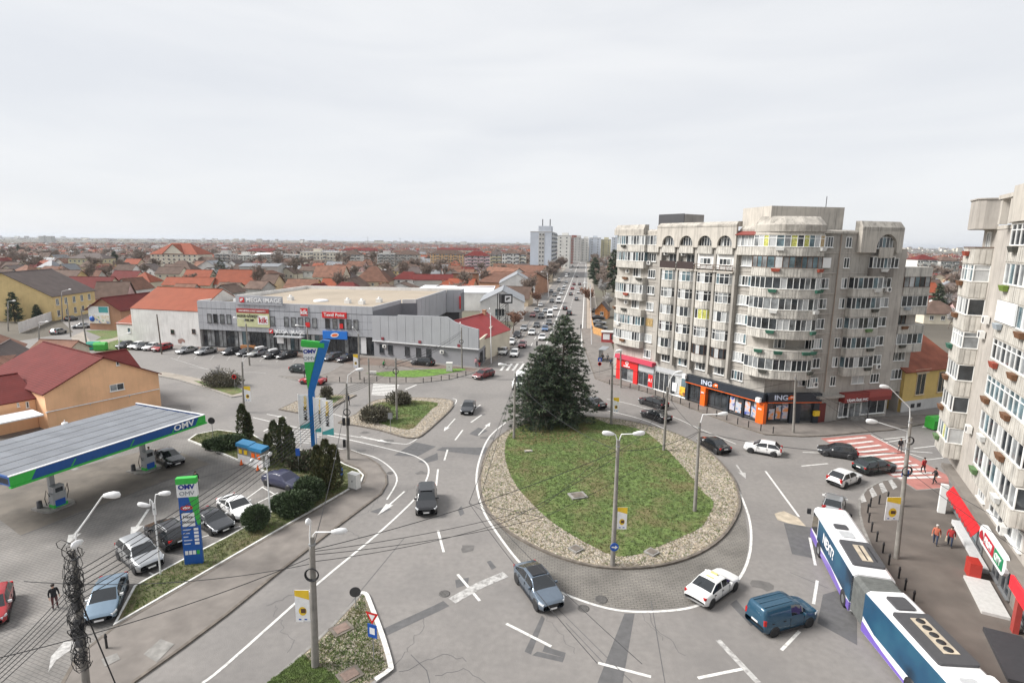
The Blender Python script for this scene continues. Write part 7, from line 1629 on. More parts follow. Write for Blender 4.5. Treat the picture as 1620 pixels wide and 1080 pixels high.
# boulevard traffic: along / across in the boulevard's own frame, taken from the photograph
VA = math.atan2(VDIR.y, VDIR.x)
TR = [(796,560, 'white', 'hatch', 'parked white car nearest the crossing on the boulevard footway'),(814,563, 'white', 'hatch', 'white hatchback first in the queue at the crossing'),(826.5,549, 'dark red', 'hatch', 'dark red hatchback second in the boulevard queue'),(809,544, 'white', 'sedan', 'white saloon parked behind the first parked white car'),(818,533, 'dark grey', 'wagon', 'dark grey estate car parked on the boulevard edge'),(829,522, 'silver', 'sedan', 'silver saloon parked under the rusty street tree'),(841.5,529, 'white', 'hatch', 'white hatchback third in the boulevard queue'),(849,517, 'dark grey', 'sedan', 'dark saloon fourth in the boulevard queue'),(862.6,523, 'mid blue', 'sedan', 'mid blue saloon in the inner lane of the queue'),(858,537, 'white', 'sedan', 'white saloon in the inner lane just above the conifers'),
      (843,501, 'red', 'hatch', 'red hatchback parked on the boulevard edge beyond the tree'),(849,493, 'silver', 'sedan', 'silver saloon parked beyond the red hatchback'),(855,485, 'white', 'hatch', 'white hatchback parked farthest along the boulevard edge'),(856.5,503, 'dark grey', 'suv', 'dark grey crossover in the outer lane of the queue'),(870.5,501, 'white', 'bigvan', 'large white van in the inner lane of the queue'),(862.6,494, 'silver', 'sedan', 'silver saloon in the outer lane beyond the dark crossover'),(868.7,513, 'grey', 'hatch', 'grey hatchback behind the mid blue saloon'),(873,478, 'dark grey', 'sedan', 'dark saloon in the outer lane of the far queue'),(872,462, 'grey', 'sedan', 'grey saloon parked far along the boulevard'),(884,479, 'white', 'bigvan', 'second large white van farther back in the inner lane'),(878.5,490, 'white', 'sedan', 'white saloon between the two large white vans'),(877,468.5, 'grey', 'sedan', 'grey saloon farther back in the outer lane'),(884,460, 'grey', 'hatch', 'grey hatchback far back in the outer lane'),(888,466, 'white', 'hatch', 'white hatchback right behind the second van'),(891,459, 'silver', 'sedan', 'silver saloon in the inner lane far back'),(893,454, 'white', 'sedan', 'white saloon in the inner lane far back'),(896,448, 'silver', 'hatch', 'silver hatchback in the inner lane very far back'),(884,446, 'white', 'bigvan', 'white box van far back in the outer lane'),(896,439, 'white', 'bigvan', 'white minibus far back in the inner lane'),(900,434, 'grey', 'sedan', 'grey car at the tail of the queue'),(903,428, 'white', 'sedan', 'white car at the tail of the queue'),(906,422, 'dark grey', 'sedan', 'dark car at the far tail of the queue')]
UP = [(894,490, 'black', 'hatch', 'black hatchback driving away close to the centre line'),(900.5,498, 'black', 'suv', 'black crossover driving away nearest the conifers'),(912,475, 'grey', 'sedan', 'grey saloon driving away in the kerb lane'),(903,467, 'grey', 'hatch', 'grey hatchback driving away near the centre line'),(915,464, 'white', 'sedan', 'white saloon driving away in the kerb lane'),(905.5,458, 'red', 'sedan', 'red saloon driving away near the centre line'),(917,451, 'dark grey', 'hatch', 'dark hatchback driving away in the kerb lane'),(908,451, 'dark red', 'hatch', 'dark red hatchback driving away near the centre line'),(912.7,439, 'dark grey', 'sedan', 'dark saloon driving away far along'),(914,424, 'grey', 'hatch', 'grey hatchback driving away very far along')]
for i, (px, py, cl, kd, lab) in enumerate(TR): p = G(px, py); car(kd, cl, lab, p, p - Vector((*VDIR, 0)), far=py < 520, name='van' if kd == 'bigvan' else 'car', cat='van' if kd == 'bigvan' else 'car')
for px, py, cl, kd, lab in UP: p = G(px, py); car(kd, cl, lab, p, p + Vector((*VDIR, 0)), far=True)
for px, py, cl, lab in ((944,494, 'grey', 'grey car in the fenced yard nearest the garden house'),(946,505, 'dark grey', 'dark car in the fenced yard, second from the garden house'),(947,513, 'silver', 'silver car in the fenced yard, third from the garden house'),(948,521, 'grey', 'grey car in the fenced yard nearest the red kiosk')): p = G(px, py); car('sedan', cl, lab, p, p + Vector((1,.1,0)), far=True)

# ---------------------------------------------------------------- articulated bus
BW = M('bus white paint', (.76,.76,.77),.3,.03,2, coat=.4); PURPLE = M('bus purple paint', (.16,.10,.42),.3,.05,2, coat=.3); NAVYW = print_mat('bus wrap print', [(.006,.018,.035),(.012,.06,.12),(.02,.09,.15)],.4); BELLOW = M('grey rubber bellows', (.11,.115,.11),.8,.15,2)
f_l, b_l = G(1287,799,3.0), G(1349,907,3.0); h1 = (f_l - b_l).normalized(); s2a, s2b = G(1370,935,3.0), G(1501,1080,3.0); h2 = (s2a - s2b).normalized()
bus = thing('articulated_bus', 'white and purple articulated city bus with dark blue advertising wrap along the right side', 'bus', (b_l.x, b_l.y, 0))
def bus_section(o, hd, length, front, parts):
 """o = left rear roof corner of the section, hd = heading; local x forward, y to the left"""
 rz = math.atan2(hd.y, hd.x); W_ = 2.5; c = Vector((o.x, o.y, 0)) - bus.location
 mb = MB(); prof = [(0,.32),(0,2.65),(.06,2.9),(.28,3.04),(W_ - .28,3.04),(W_ - .06,2.9),(W_, 2.65),(W_, .32)]; xs = [0,.05, length - .35, length - .1, length] if front else [0,.05, length - .05, length]
 vs = []
 for i, x in enumerate(xs):
  k = 1.0
  if front and i >= 3: k = .97 if i == 3 else .9
  if not front and i == 0: k = .95
  vs += [(x, -(W_ / 2 + (y - W_ / 2) * k),.32 + (z - .32) * (k if z > 2 else 1)) for y, z in prof]
 n = len(prof); mb.add(vs, [(i * n + j, i * n + (j + 1) % n, (i + 1) * n + (j + 1) % n, (i + 1) * n + j) for i in range(len(xs) - 1) for j in range(n)]); mb.add(vs[:n],[tuple(range(n))]); mb.add(vs[-n:],[tuple(reversed(range(n)))])
 def P(name, m, mat): return put(name, m.mesh(name, mat), bus, (c.x, c.y, 0), rz)
 P('body', mb, BW)
 for name, build, mat in parts: m = MB(); build(m); P(name, m, mat)
 return P
def side_poly(pts):
 return lambda m: m.add([(x, .012, z) for x, z in pts] + [(x, -.1, z) for x, z in pts],[tuple(range(len(pts))), tuple(reversed(range(len(pts),2 * len(pts))))] + [(i, len(pts) + i, len(pts) + (i + 1) % len(pts),(i + 1) % len(pts)) for i in range(len(pts))])
def side_poly2(pts, d): return lambda m: m.add([(x, d, z) for x, z in pts],[tuple(range(len(pts)))])
LA = (f_l - b_l).length
def plate(x0, x1, y0, y1, z, t_): return lambda m: m.prism([(x0 + .1, y0),(x1 - .1, y0),(x1, y0 + .1),(x1, y1 - .1),(x1 - .1, y1),(x0 + .1, y1),(x0, y1 - .1),(x0, y0 + .1)], z, z + t_)
secA = [('advertising_wrap', side_poly([(0,1.0),(LA - 1.9,1.0),(LA - 1.9,2.7),(0,2.85)]), NAVYW),('cab_window', side_poly([(LA - 1.75,1.25),(LA - .25,1.15),(LA - .35,2.6),(LA - 1.75,2.7)]), CARGLASS),('purple_skirt', side_poly([(0,.34),(LA - .05,.34),(LA - .05,1.0),(LA - 1.6,.95),(LA - 3.2,.75),(LA - 5.5,.95),(1.5,.72),(0,.95)]), PURPLE),
  ('windscreen', lambda m: m.add([(LA + .01,-.25,1.0),(LA + .01,-2.25,1.0),(LA - .05,-2.2,2.65),(LA - .05,-.3,2.65)],[(0,1,2,3)]), CARGLASS),
  ('air_conditioning_unit', plate(1.0,4.2,-2.25,-.3,3.045,.16), DARK),('unit_panel', lambda m: m.bb(1.5,3.6,-1.65,-1.0,3.206,3.24), SAND),('unit_groove', lambda m: m.bb(1.6,3.5,-1.38,-1.3,3.241,3.26), BLACK),('unit_groove', lambda m: m.bb(1.6,3.5,-1.95,-1.88,3.206,3.23), BLACK),
  ('roof_hatch', plate(4.9,5.8,-1.6,-.7,3.045,.05), GREY_PAINT),('roof_hatch', plate(6.1,6.8,-1.5,-.6,3.045,.09), DARK),('roof_hatch', plate(LA - 1.5, LA - .5,-1.8,-.8,3.045,.06), BW)]
PA_ = bus_section(b_l, h1, LA, True, secA)
text_n = put('lettering', text_mesh('NEXT?', 1.05, SIGN_WHITE, .005,.03,.9), bus, tuple(Vector((b_l.x, b_l.y, 0)) - bus.location + Vector((h1.x, h1.y, 0)) * 5.2 + Vector((-h1.y, h1.x, 0)) * .03 + Vector((0,0,1.95))), rot=(math.pi / 2,0, math.atan2(h1.y, h1.x) + math.pi))
LB = 11.0
o2 = s2a - h2 * LB
secB = [('advertising_wrap', side_poly([(0,1.0),(LB, 1.0),(LB, 2.85),(0,2.85)]), NAVYW),('purple_skirt', side_poly([(0,.34),(LB, .34),(LB, 1.0),(LB - 2.2,.62),(LB - 4.5,.5),(LB - 6,.98),(0,.95)]), PURPLE),('white_swoosh', side_poly2([(LB - .05,1.35),(LB - 1.5,.95),(LB - 3.2,.72),(LB - 5.0,.78),(LB - 3.2,.6),(LB - 1.5,.72),(LB - .05,1.0)],.016), BW),
  ('air_conditioning_unit', plate(LB - 6.2, LB - 2.2,-2.3,-.25,3.045,.16), DARK),('fan_tray', lambda m: m.bb(LB - 5.5, LB - 2.7,-1.75,-.95,3.206,3.24), SAND),('roof_hatch', plate(LB - 1.8, LB - .6,-1.9,-.8,3.045,.1), DARK),('roof_hatch', plate(LB - 8.4, LB - 7.0,-1.4,-.6,3.045,.05), GREY_PAINT),('roof_pod', plate(LB - 8.6, LB - 6.9,-2.3,-1.6,3.045,.2), BW),('roof_hatch', plate(LB - 10.0, LB - 9.0,-1.5,-.6,3.045,.08), DARK),('side_window', side_poly2([(.5,1.2),(LB - 7.4,1.2),(LB - 7.4,2.7),(.5,2.7)],.017), CARGLASS)]
PB_ = bus_section(o2, h2, LB, False, secB)
cB = Vector((o2.x, o2.y, 0)) - bus.location; hB, lB = Vector((h2.x, h2.y, 0)), Vector((-h2.y, h2.x, 0)); rB = math.atan2(h2.y, h2.x)
for k in range(5): mb = MB(); mb.lathe([(.23,0),(.23,.02),(.08,.03),(.02,.03)],14); q = cB + hB * (LB - 5.2 + k * .56) - lB * 1.35; mb.build('fan', BLACK, bus, (q.x, q.y, 3.242))
q = cB + hB * (LB - 6.9) + lB * .03; mb = MB()
for k in range(20):
 a0, a1 = k * math.pi / 10,(k + 1) * math.pi / 10; mb.add([(.38 * math.cos(a0),0,.38 * math.sin(a0)),(.38 * math.cos(a1),0,.38 * math.sin(a1)),(.32 * math.cos(a1),0,.32 * math.sin(a1)),(.32 * math.cos(a0),0,.32 * math.sin(a0))],[(0,1,2,3)])
mb.build('round_emblem', SIGN_WHITE, bus, (q.x, q.y, 1.9), rB); put('lettering', text_mesh('ZF', .46, SIGN_WHITE, .005,.02), bus, (q.x + lB.x * .01, q.y + lB.y * .01,1.9), rot=(math.pi / 2,0, rB + math.pi))
# bellows: pleated ring between the two sections
ra, rb_ = [(-W2 + 0, z) for W2, z in ((.06,.5),(.06,2.75),(.3,2.98),(2.2,2.98),(2.44,2.75),(2.44,.5))], None
mb = MB(); st_, en_ = Vector((b_l.x, b_l.y, 0)) - bus.location, Vector((s2a.x, s2a.y, 0)) - bus.location; l1 = Vector((-h1.y, h1.x, 0)); vs = []; K = 17
for k in range(K):
 t = k / (K - 1); c = st_.lerp(en_, t); l = l1.lerp(lB, t).normalized(); sc_ = 1 if k % 2 else .965
 vs += [c + l * (-1.25 + (y + 1.25) * sc_) + Vector((0,0,1.7 + (z - 1.7) * sc_)) for y, z in ra]
n = len(ra); mb.add(vs, [(i * n + j, (i + 1) * n + j, (i + 1) * n + j + 1, i * n + j + 1) for i in range(K - 1) for j in range(n - 1)]); mb.build('bellows', BELLOW, bus)
mb = MB(); mb.lathe([(.3,-.14),(.46,-.14),(.48,-.1),(.48,.1),(.46,.14),(.3,.14),(.2,.08),(.02,.09)],16); BWH = mb.mesh('wheel', TYRE); mb = MB(); mb.lathe([(.3,.13),(.22,.1),(.02,.12)],12); BRM = mb.mesh('rim', RIM)
mb = MB(); mb.lathe([(.58,0),(.58,.012),(.02,.013)],18); BAR = mb.mesh('wheel_arch', CARBLACK)
for c0, hd, l, xs_ in ((st_, Vector((h1.x, h1.y, 0)), l1,(LA - 2.6,1.1)),(cB, hB, lB, (LB - 4.9,))):
 for x in xs_:
  for y, s in ((-.1,1),(-2.4,-1)):
   q = c0 + hd * x + l * y; rz = math.atan2(hd.y, hd.x); o = put('wheel', BWH, bus, (q.x, q.y, .48), rot=(-s * math.pi / 2,0, rz)); put('rim', BRM, o); q = q + l * s * .113; put('wheel_arch', BAR, bus, (q.x, q.y, .52), rot=(-s * math.pi / 2,0, rz))
for y in (.25,-2.75): mb = MB(); q = st_ + Vector((h1.x, h1.y, 0)) * (LA + .1) + l1 * y; mb.box(0,0,0,.16,.28,.42); mb.build('mirror', BLACK, bus, (q.x, q.y, 2.4), math.atan2(h1.y, h1.x))

# ================================================================ PEOPLE
SKIN = plain('skin', (.52,.33,.24),.6); HAIRD = plain('dark hair', (.03,.022,.018),.8); HAIRG = plain('grey hair', (.42,.40,.38),.8)
def person_mesh(pose):
 """one continuous body grown over a skeleton; the pose is a set of joint places in metres, facing +x"""
 J = {'pel': (0,0,.93), 'waist': (0,0,1.08), 'chest': (.01,0,1.30), 'neck': (.015,0,1.47), 'chin': (.03,0,1.56), 'head': (.03,0,1.66), 'crown': (.02,0,1.74)}
 R = {'pel': .145, 'waist': .13, 'chest': .155, 'neck': .062, 'chin': .075, 'head': .098, 'crown': .07}
 for s, n in ((1, 'l'),(-1, 'r')):
  lg, ar = pose['leg_' + n], pose['arm_' + n]
  J['hip' + n] = (0, s * .10,.90); J['knee' + n] = lg[0]; J['ank' + n] = lg[1]; J['toe' + n] = (lg[1][0] + .16, lg[1][1] + s * .02, lg[1][2] - .05)
  J['sho' + n] = (0, s * .19,1.40); J['elb' + n] = ar[0]; J['wri' + n] = ar[1]
  d = (Vector(ar[1]) - Vector(ar[0])).normalized(); w = Vector(ar[1]); J['pal' + n] = tuple(w + d * .08)
  for k in range(4): J[f'f{k}{n}'] = tuple(w + d * (.155 - abs(k - 1.4) * .012) + Vector(((k - 1.5) * .022,0,0)))
  J['th' + n] = tuple(w + d * .09 + Vector((.05,0,0)))
  R.update({'hip' + n: .105, 'knee' + n: .068, 'ank' + n: .05, 'toe' + n: .045, 'sho' + n: .075, 'elb' + n: .052, 'wri' + n: .036, 'pal' + n: .034, 'th' + n: .011})
  R.update({f'f{k}{n}': .0095 for k in range(4)})
 E_ = [('pel', 'waist'),('waist', 'chest'),('chest', 'neck'),('neck', 'chin'),('chin', 'head'),('head', 'crown')]
 for n in 'lr': E_ += [('pel', 'hip' + n),('hip' + n, 'knee' + n),('knee' + n, 'ank' + n),('ank' + n, 'toe' + n),('chest', 'sho' + n),('sho' + n, 'elb' + n),('elb' + n, 'wri' + n),('wri' + n, 'pal' + n),('pal' + n, 'th' + n)] + [('pal' + n, f'f{k}{n}') for k in range(4)]
 if 'lean' in pose:
  a = pose['lean']
  for k in J:
   x, y, z = J[k]
   if z > .95 or k[:3] in ('elb', 'wri', 'pal') or k[0] == 'f' or k[:2] == 'th': J[k] = (x + (z - .93) * a, y, z - abs(a) * .12 * max(0, z - .93))
 ks = list(J); me = bpy.data.meshes.new('body'); me.from_pydata([J[k] for k in ks],[(ks.index(a), ks.index(b)) for a, b in E_],[])
 o = bpy.data.objects.new('body', me); COL.objects.link(o); sk = o.modifiers.new('skin', 'SKIN'); sk.use_smooth_shade = True; o.modifiers.new('sub', 'SUBSURF').levels = 1
 for i, k in enumerate(ks):
  v = me.skin_vertices[0].data[i]; r = R[k]; v.radius = (r, r); v.use_root = (k == 'pel')
 return o, J
POSES = {
 'walk': dict(leg_l=((.16,.11,.50),(.12,.11,.09)), leg_r=((.02,-.11,.49),(-.26,-.11,.14)), arm_l=((-.12,.25,1.13),(-.04,.27,.87)), arm_r=((.12,-.25,1.13),(.26,-.25,.92))),
 'stand': dict(leg_l=((.01,.11,.49),(0,.12,.09)), leg_r=((.02,-.11,.49),(0,-.12,.09)), arm_l=((-.03,.26,1.13),(.08,.27,.88)), arm_r=((-.03,-.26,1.13),(.1,-.26,.9))),
 'cycle': dict(leg_l=((.32,.12,.80),(.15,.12,.48)), leg_r=((.26,-.12,.58),(.10,-.12,.22)), arm_l=((.22,.24,1.16),(.44,.22,1.0)), arm_r=((.22,-.24,1.16),(.44,-.22,1.0)), lean=.35),
}
_raw = {k: person_mesh(p) for k, p in POSES.items()}
bpy.context.view_layer.update(); _dg = bpy.context.evaluated_depsgraph_get(); BODY = {}
for k, (o, J) in _raw.items():
 BODY[k] = (bpy.data.meshes.new_from_object(o.evaluated_get(_dg)), J)
for k, (o, J) in _raw.items(): bpy.data.objects.remove(o)
hb2 = MB(); hb2.lathe([(.098,0),(.112,.05),(.105,.1),(.06,.14),(.01,.15)],10); fe = MB(); fe.box(0,0,0,.05,.03,.05)
def person(pose, label, px, py, face_px, top, legs, hair=HAIRD, z=.12, scale=1.0, group=None, hat=None):
 g = G(px, py, z); f = G(*face_px, z); rz = math.atan2((f - g).y, (f - g).x); base, J = BODY[pose]; me = base.copy(); me.name = 'body'; me.materials.clear()
 for m in (top, legs, SKIN, BLACK): me.materials.append(m)
 hd = J['head'][2]; nk = J['neck'][2]; idx = []
 for p in me.polygons:
  c = p.center; i = 0
  if c.z > nk + .02 and abs(c.y) < .14: i = 2
  elif any((c - Vector(J['pal' + n])).length < .13 for n in 'lr'): i = 2
  elif c.z < .13 + (min(J['ankl'][2], J['ankr'][2]) - .09): i = 3
  elif c.z < .90 and abs(c.y) < .215: i = 1
  idx.append(i)
 me.polygons.foreach_set('material_index', idx); t = thing('person', label, 'person', (g.x, g.y, z), rz, group); t.scale = (scale,) * 3
 put('body', me, t); h = Vector(J['head']); m = MB(); m.lathe([(.1,0),(.113,.05),(.104,.1),(.06,.135),(.01,.145)],10,(h.x - .02, h.y, h.z - .02)); m.build('hair' if not hat else 'cap', hat or hair, t)
 m = MB(); m.add([(h.x + .09,-.015, h.z - .05),(h.x + .09,.015, h.z - .05),(h.x + .125,0, h.z - .045),(h.x + .092,0, h.z + .01)],[(0,2,1),(0,3,2),(1,2,3)]); m.build('nose', SKIN, t)
 for s in (-.035,.035): m = MB(); m.box(h.x + .096, s, h.z + .012,.012,.022,.012); m.build('eye', BLACK, t)
 return t
def cloth(n, c): return plain(n + ' cloth', c, .85)
CB_, CJ, CG, CR, CO, CP, CE = cloth('black', (.016,.016,.018)), cloth('dark blue jeans', (.03,.045,.085)), cloth('grey', (.10,.10,.105)), cloth('red', (.32,.025,.025)), cloth('faded orange', (.42,.12,.07)), cloth('pink', (.50,.25,.28)), cloth('green', (.03,.26,.09))
person('walk', 'person in faded orange jacket walking on the pavement by the supermarket awning', 1479,861,(1470,885), CO, CJ, HAIRG)
rp = person('walk', 'person in red jacket and jeans carrying a bag beside the one in orange', 1502,864,(1495,890), CR, CJ, HAIRD)
def held(p, mat, name='shopping_bag', x=.28, y=-.27, z=.62, lab='bag', s=.3):
 m = MB(); m.add([(-s / 2,-.07,0),(s / 2,-.07,0),(s / 2,.07,0),(-s / 2,.07,0),(-s / 2.6,-.03, s),(s / 2.6,-.03, s),(s / 2.6,.03, s),(-s / 2.6,.03, s)],[(3,2,1,0),(4,5,6,7),(0,1,5,4),(1,2,6,5),(2,3,7,6),(3,0,4,7)])
 r = p.rotation_euler[2]; q = Vector((p.location.x + x * math.cos(r) - y * math.sin(r), p.location.y + x * math.sin(r) + y * math.cos(r), p.location.z + z - .08)); tag(m.build(name, mat, None, q, r), lab, 'bag')
held(rp, SAND, lab='tan shopping bag in the hand of the person in red')
person('walk', 'person in red jacket and black trousers crossing the red stripes', 1460,748,(1440,735), CR, CB_, z=.0); person('walk', 'person all in black at the near end of the red crossing', 1478,765,(1455,762), CB_, CB_, z=.0)
person('walk', 'person in dark clothes on the red crossing half hidden by the lamp mast', 1423,715,(1440,735), CB_, CG, z=.0)
person('stand', 'person in black standing between the pump and the black saloon', 237,731,(262,728), CB_, CB_, z=.16); person('walk', 'person in black walking behind the price pylon', 311,772,(330,800), CB_, CB_, z=0.01)
person('stand', 'dark dressed person standing by the cable laden pole on the forecourt', 88,962,(110,990), CB_, cloth('maroon', (.09,.03,.03)), z=.01)
person('walk', 'person in pink top walking with another at the corner of the grey building', 753,580,(740,592), CP, CG); person('walk', 'person in dark top beside the one in pink at the corner of the grey building', 758.5,580.5,(745,592), CB_, CR)
person('walk', 'person in dark blue waiting at the tip of the bushy island', 551,641,(570,650), cloth('dark blue', (.02,.03,.06)), CB_, z=.01)
for px, py, top, lab in ((953,572, CB_, 'person in black waiting left of the bus shelter'),(961,573, CG, 'person in grey waiting in front of the bus shelter'),(974,560, CB_, 'person in black standing near the red kiosk'),(966,580, CJ, 'person in blue walking towards the phone shop'),(823,487, CB_, 'person in black on the footway under the sign tower'),(806,522, CG, 'person in grey on the boulevard footway')): person('stand', lab, px, py, (px - 10, py + 12), top, CB_)
# cyclist
g = G(607,583,.12); f = G(630,584,.12); rz = math.atan2((f - g).y, (f - g).x); bk = thing('bicycle', 'dark bicycle ridden along the pavement before the low grey building', 'bicycle', (g.x, g.y, .12), rz)
for x in (-.52,.52):
 mb = MB(); P_ = [(.33 * math.cos(a),0,.33 * math.sin(a)) for a in [k * math.pi / 9 for k in range(19)]]; mb.tube(P_, .022,5,0, False); mb.build('wheel', BLACK, bk, (x, 0,.35))
for nm, a, b in (('frame', (-.52,0,.35),(-.12,0,.35)),('frame', (-.12,0,.35),(-.2,0,.82)),('frame', (-.12,0,.35),(.4,0,.8)),('frame', (-.18,0,.75),(.4,0,.82)),('fork', (.4,0,.95),(.52,0,.35)),('handlebar', (.38,-.28,1.0),(.38,.28,1.0))): mb = MB(); mb.tube([a, b],.02,5); mb.build(nm, DARK, bk)
mb = MB(); mb.bb(-.32,-.06,-.08,.08,.84,.9); mb.build('saddle', BLACK, bk)
person('cycle', 'cyclist in green jacket riding the dark bicycle', 606.2,582.9,(630,584), CE, CB_, z=.13)

# ================================================================ STREET FURNITURE
def head_mesh():
 m = MB(); m.lathe([(.02,0),(.09,.06),(.15,.35),(.17,.6),(.13,.85),(.02,.92)],10); me = m.mesh('lamp_head', LAMP_WHITE)
 me.transform(Matrix.Diagonal((1.15,.62,1,1))); me.transform(Matrix.Rotation(math.pi / 2,4, 'Y')); return me
HEAD = head_mesh()
def Tp(px, py, y): d = ray(px, py); t = y / d.y; return Vector((d.x * t, y, CAM_H + d.z * t))
POST = {}
def lamp_post(key, label, base, top, tips=(), mat=POLE_CONC, r=(.17,.11), name='lamp_post', z0=0.0, coil=None, group=None, y_of=None):
 b = G(*base, z0); ht = height_at(top[0], top[1], b) - z0; o = thing(name, label, 'lamp post' if tips else 'pole', b, 0, group); tp = Tp(*top, b.y); lx = tp.x - b.x
 mb = MB(); mb.tube([(0,0,-.1),(lx * .5,0, ht * .5),(lx, 0, ht)],[r[0],(r[0] + r[1]) / 2, r[1]],10); mb.build('post', mat, o); POST[key] = (b, Vector((b.x + lx, b.y, z0 + ht)))
 for q in tips:
  p = Tp(*q, b.y) - b; up = Vector((lx, 0, ht)); d = 1 if p.x > lx else -1; rise = max(p.z - .05, ht + .25)
  st = Vector((lx + d * .08,0, ht - .9)); pts = [st, Vector((lx + d * .1,0, ht + .1)), Vector((lx + d * .22,0, min(rise, ht + .9))), Vector((p.x - d * .75,0, p.z - .02))] if abs(p.x - lx) > .9 else [st, Vector((lx + d * .08,0, ht + .2)), Vector((p.x, -.4, p.z - .1))]
  mb = MB(); mb.tube(pts, .04,6); mb.build('arm', LAMP_WHITE, o); e = pts[-1]; dv = (Vector((p.x, 0, p.z)) - e); rot = (0,-.12,0 if d > 0 else math.pi) if abs(p.x - lx) > .9 else (0,-.25,-1.4)
  put('lamp_head', HEAD, o, e, rot=rot)
 if coil:
  for k in range(3): mb = MB(); c = Vector((lx * .9,-.2, coil - z0)); mb.tube([(c.x + (.34 + k * .02) * math.cos(a), c.y - k * .03, c.z + (.34 + k * .02) * math.sin(a)) for a in [j * math.pi / 8 for j in range(17)]],.035,5,0, False); mb.build('cable_coil', BLACK, o)
 mb = MB(); mb.lathe([(r[1] + .04,-.0),(r[1] + .04,.1)],10,(lx, 0, ht - .5)); mb.build('clamp', STEEL, o); return o
lamp_post('rb1', 'lamp mast with two white arms at the near side of the roundabout lawn', (969,893),(978,696),[(956,686),(1017,686)], r=(.19,.12), z0=.16)
lamp_post('rb2', 'concrete lamp mast with one arm on the east gravel of the roundabout', (1099,808),(1107,668),[(1149,655)], z0=.16); lamp_post('rb3', 'concrete lamp mast on the north east rim of the roundabout', (1050,712),(1056,612),[(1078,589)], z0=.16)
lamp_post('rb4', 'concrete lamp mast with banner at the north rim of the roundabout', (967,671),(969,573),[(983,555)], z0=.16); lamp_post('rb5', 'concrete lamp mast west of the conifers with arm to the left', (813,693),(815,590),[(790,577)], z0=.16)
lamp_post('fg', 'big concrete lamp mast on the triangular island with two white lamps', (499,1053),(493,848),[(545,841)], r=(.22,.15), z0=.15, coil=6.0); b, t = POST['fg']
o = [x for x in COL.objects if x.name.startswith('lamp_post') and x.get('label', '').startswith('big concrete')][0]; mb = MB(); tp = Tp(501,800, b.y) - b; lx = t.x - b.x; mb.tube([(lx - .05,-.1, t.z - .9),(lx - .05,-.12, t.z),(tp.x - .1,-.7, tp.z - .55)],.045,6); mb.build('arm', LAMP_WHITE, o); put('lamp_head', HEAD, o, (tp.x - .1,-.7, tp.z - .55), rot=(0,-.5,-1.45))
cp_ = lamp_post('cab', 'cable laden concrete pole with two white lamps at the lower left', (137,1092),(117,870),[(186,784),(140,846)], r=(.2,.14), z0=.12)
lamp_post('w1', 'slim white double lamp left of the price pylon', (254,908),(243,795),[(221,799),(267,781)], LAMP_WHITE, (.06,.045), z0=.15); lamp_post('w2', 'slim white lamp by the spreading bushes', (428,818),(421,722),[(405,722),(433,712)], LAMP_WHITE, (.06,.045), z0=.15)
lamp_post('sig', 'concrete mast with traffic lights and cable coil at the pavement corner', (551,726),(548,606),[(573,585)], z0=.12, coil=5.6); lamp_post('b1', 'bare concrete pole with two shrubs on the bushy island, left one', (585,650),(583,566), z0=.15, r=(.13,.1)); lamp_post('b2', 'concrete pole with cable coil on the bushy island, right one', (628,663),(626,566), z0=.15, r=(.15,.11), coil=6.9)
lamp_post('m1', 'concrete lamp mast with yellow banner behind the filling station', (386,652),(383,572),[(399,561)]); lamp_post('m2', 'lamp mast among the parked cars before the supermarket banner', (395,578),(389,512),[(370,503)]); lamp_post('m3', 'lamp mast behind the tall bent sign before the supermarket', (489,573),(486,520),[(468,515)]); lamp_post('m4', 'lamp mast at the right end of the supermarket car park', (569,601),(567,528),[(560,517)])
lamp_post('g1', 'lamp pole with coil before the low grey corner building', (731,584),(730,518),[(728,510)], coil=5.4); lamp_post('g2', 'pale pole at the boulevard corner of the low grey building', (777,575),(776,495),[(774,488)], LAMP_WHITE, (.12,.09))
lamp_post('l1', 'leaning wooden pole before the blank white wall', (256,560),(248,497), z0=0, mat=BARK, r=(.15,.11)); lamp_post('l2', 'lamp pole on the side street below the white fence', (62,543),(61,512),[(76,509)]); lamp_post('l3', 'tall pole between street and footway by the billboard house', (112,533),(106,478)); lamp_post('l4', 'leaning pole at the footway corner by the billboard house', (138,550),(128,488)); lamp_post('l5', 'lamp pole in front of the yellow corner house', (99,508),(97,466),[(112,458)]); lamp_post('l6', 'lamp pole at the far left edge before the dark conifer', (13,523),(12,482),[(24,476)]); lamp_post('l7', 'short white lamp by the green waste containers', (188,557),(188,538),[(207,527)], LAMP_WHITE, (.07,.06))
lamp_post('c1', 'concrete pole before the corner of the bank', (1255,684),(1259,592), z0=.12); lamp_post('c2', 'concrete pole before the phone shop', (982,612),(982,553), z0=.12)
lamp_post('n1', 'near concrete mast with white arm beside the cream block', (1418,882),(1437,700),[(1373,667)], r=(.2,.14), z0=.12, coil=7.4); lamp_post('n2', 'far concrete mast with white arm at the red crossing', (1427,800),(1441,660),[(1394,612)], r=(.18,.13), z0=.12, coil=6.6)
for px, py, tx, ty, lab in ((936,545,934,450, 'first slim lamp along the right side of the boulevard'),(930,475,928,418, 'second slim lamp along the right side of the boulevard'),(868,470,866,432, 'slim lamp on the left side of the boulevard')): lamp_post(lab, lab, (px, py),(tx, ty),[(tx - 10, ty - 2)], LAMP_WHITE, (.1,.07))
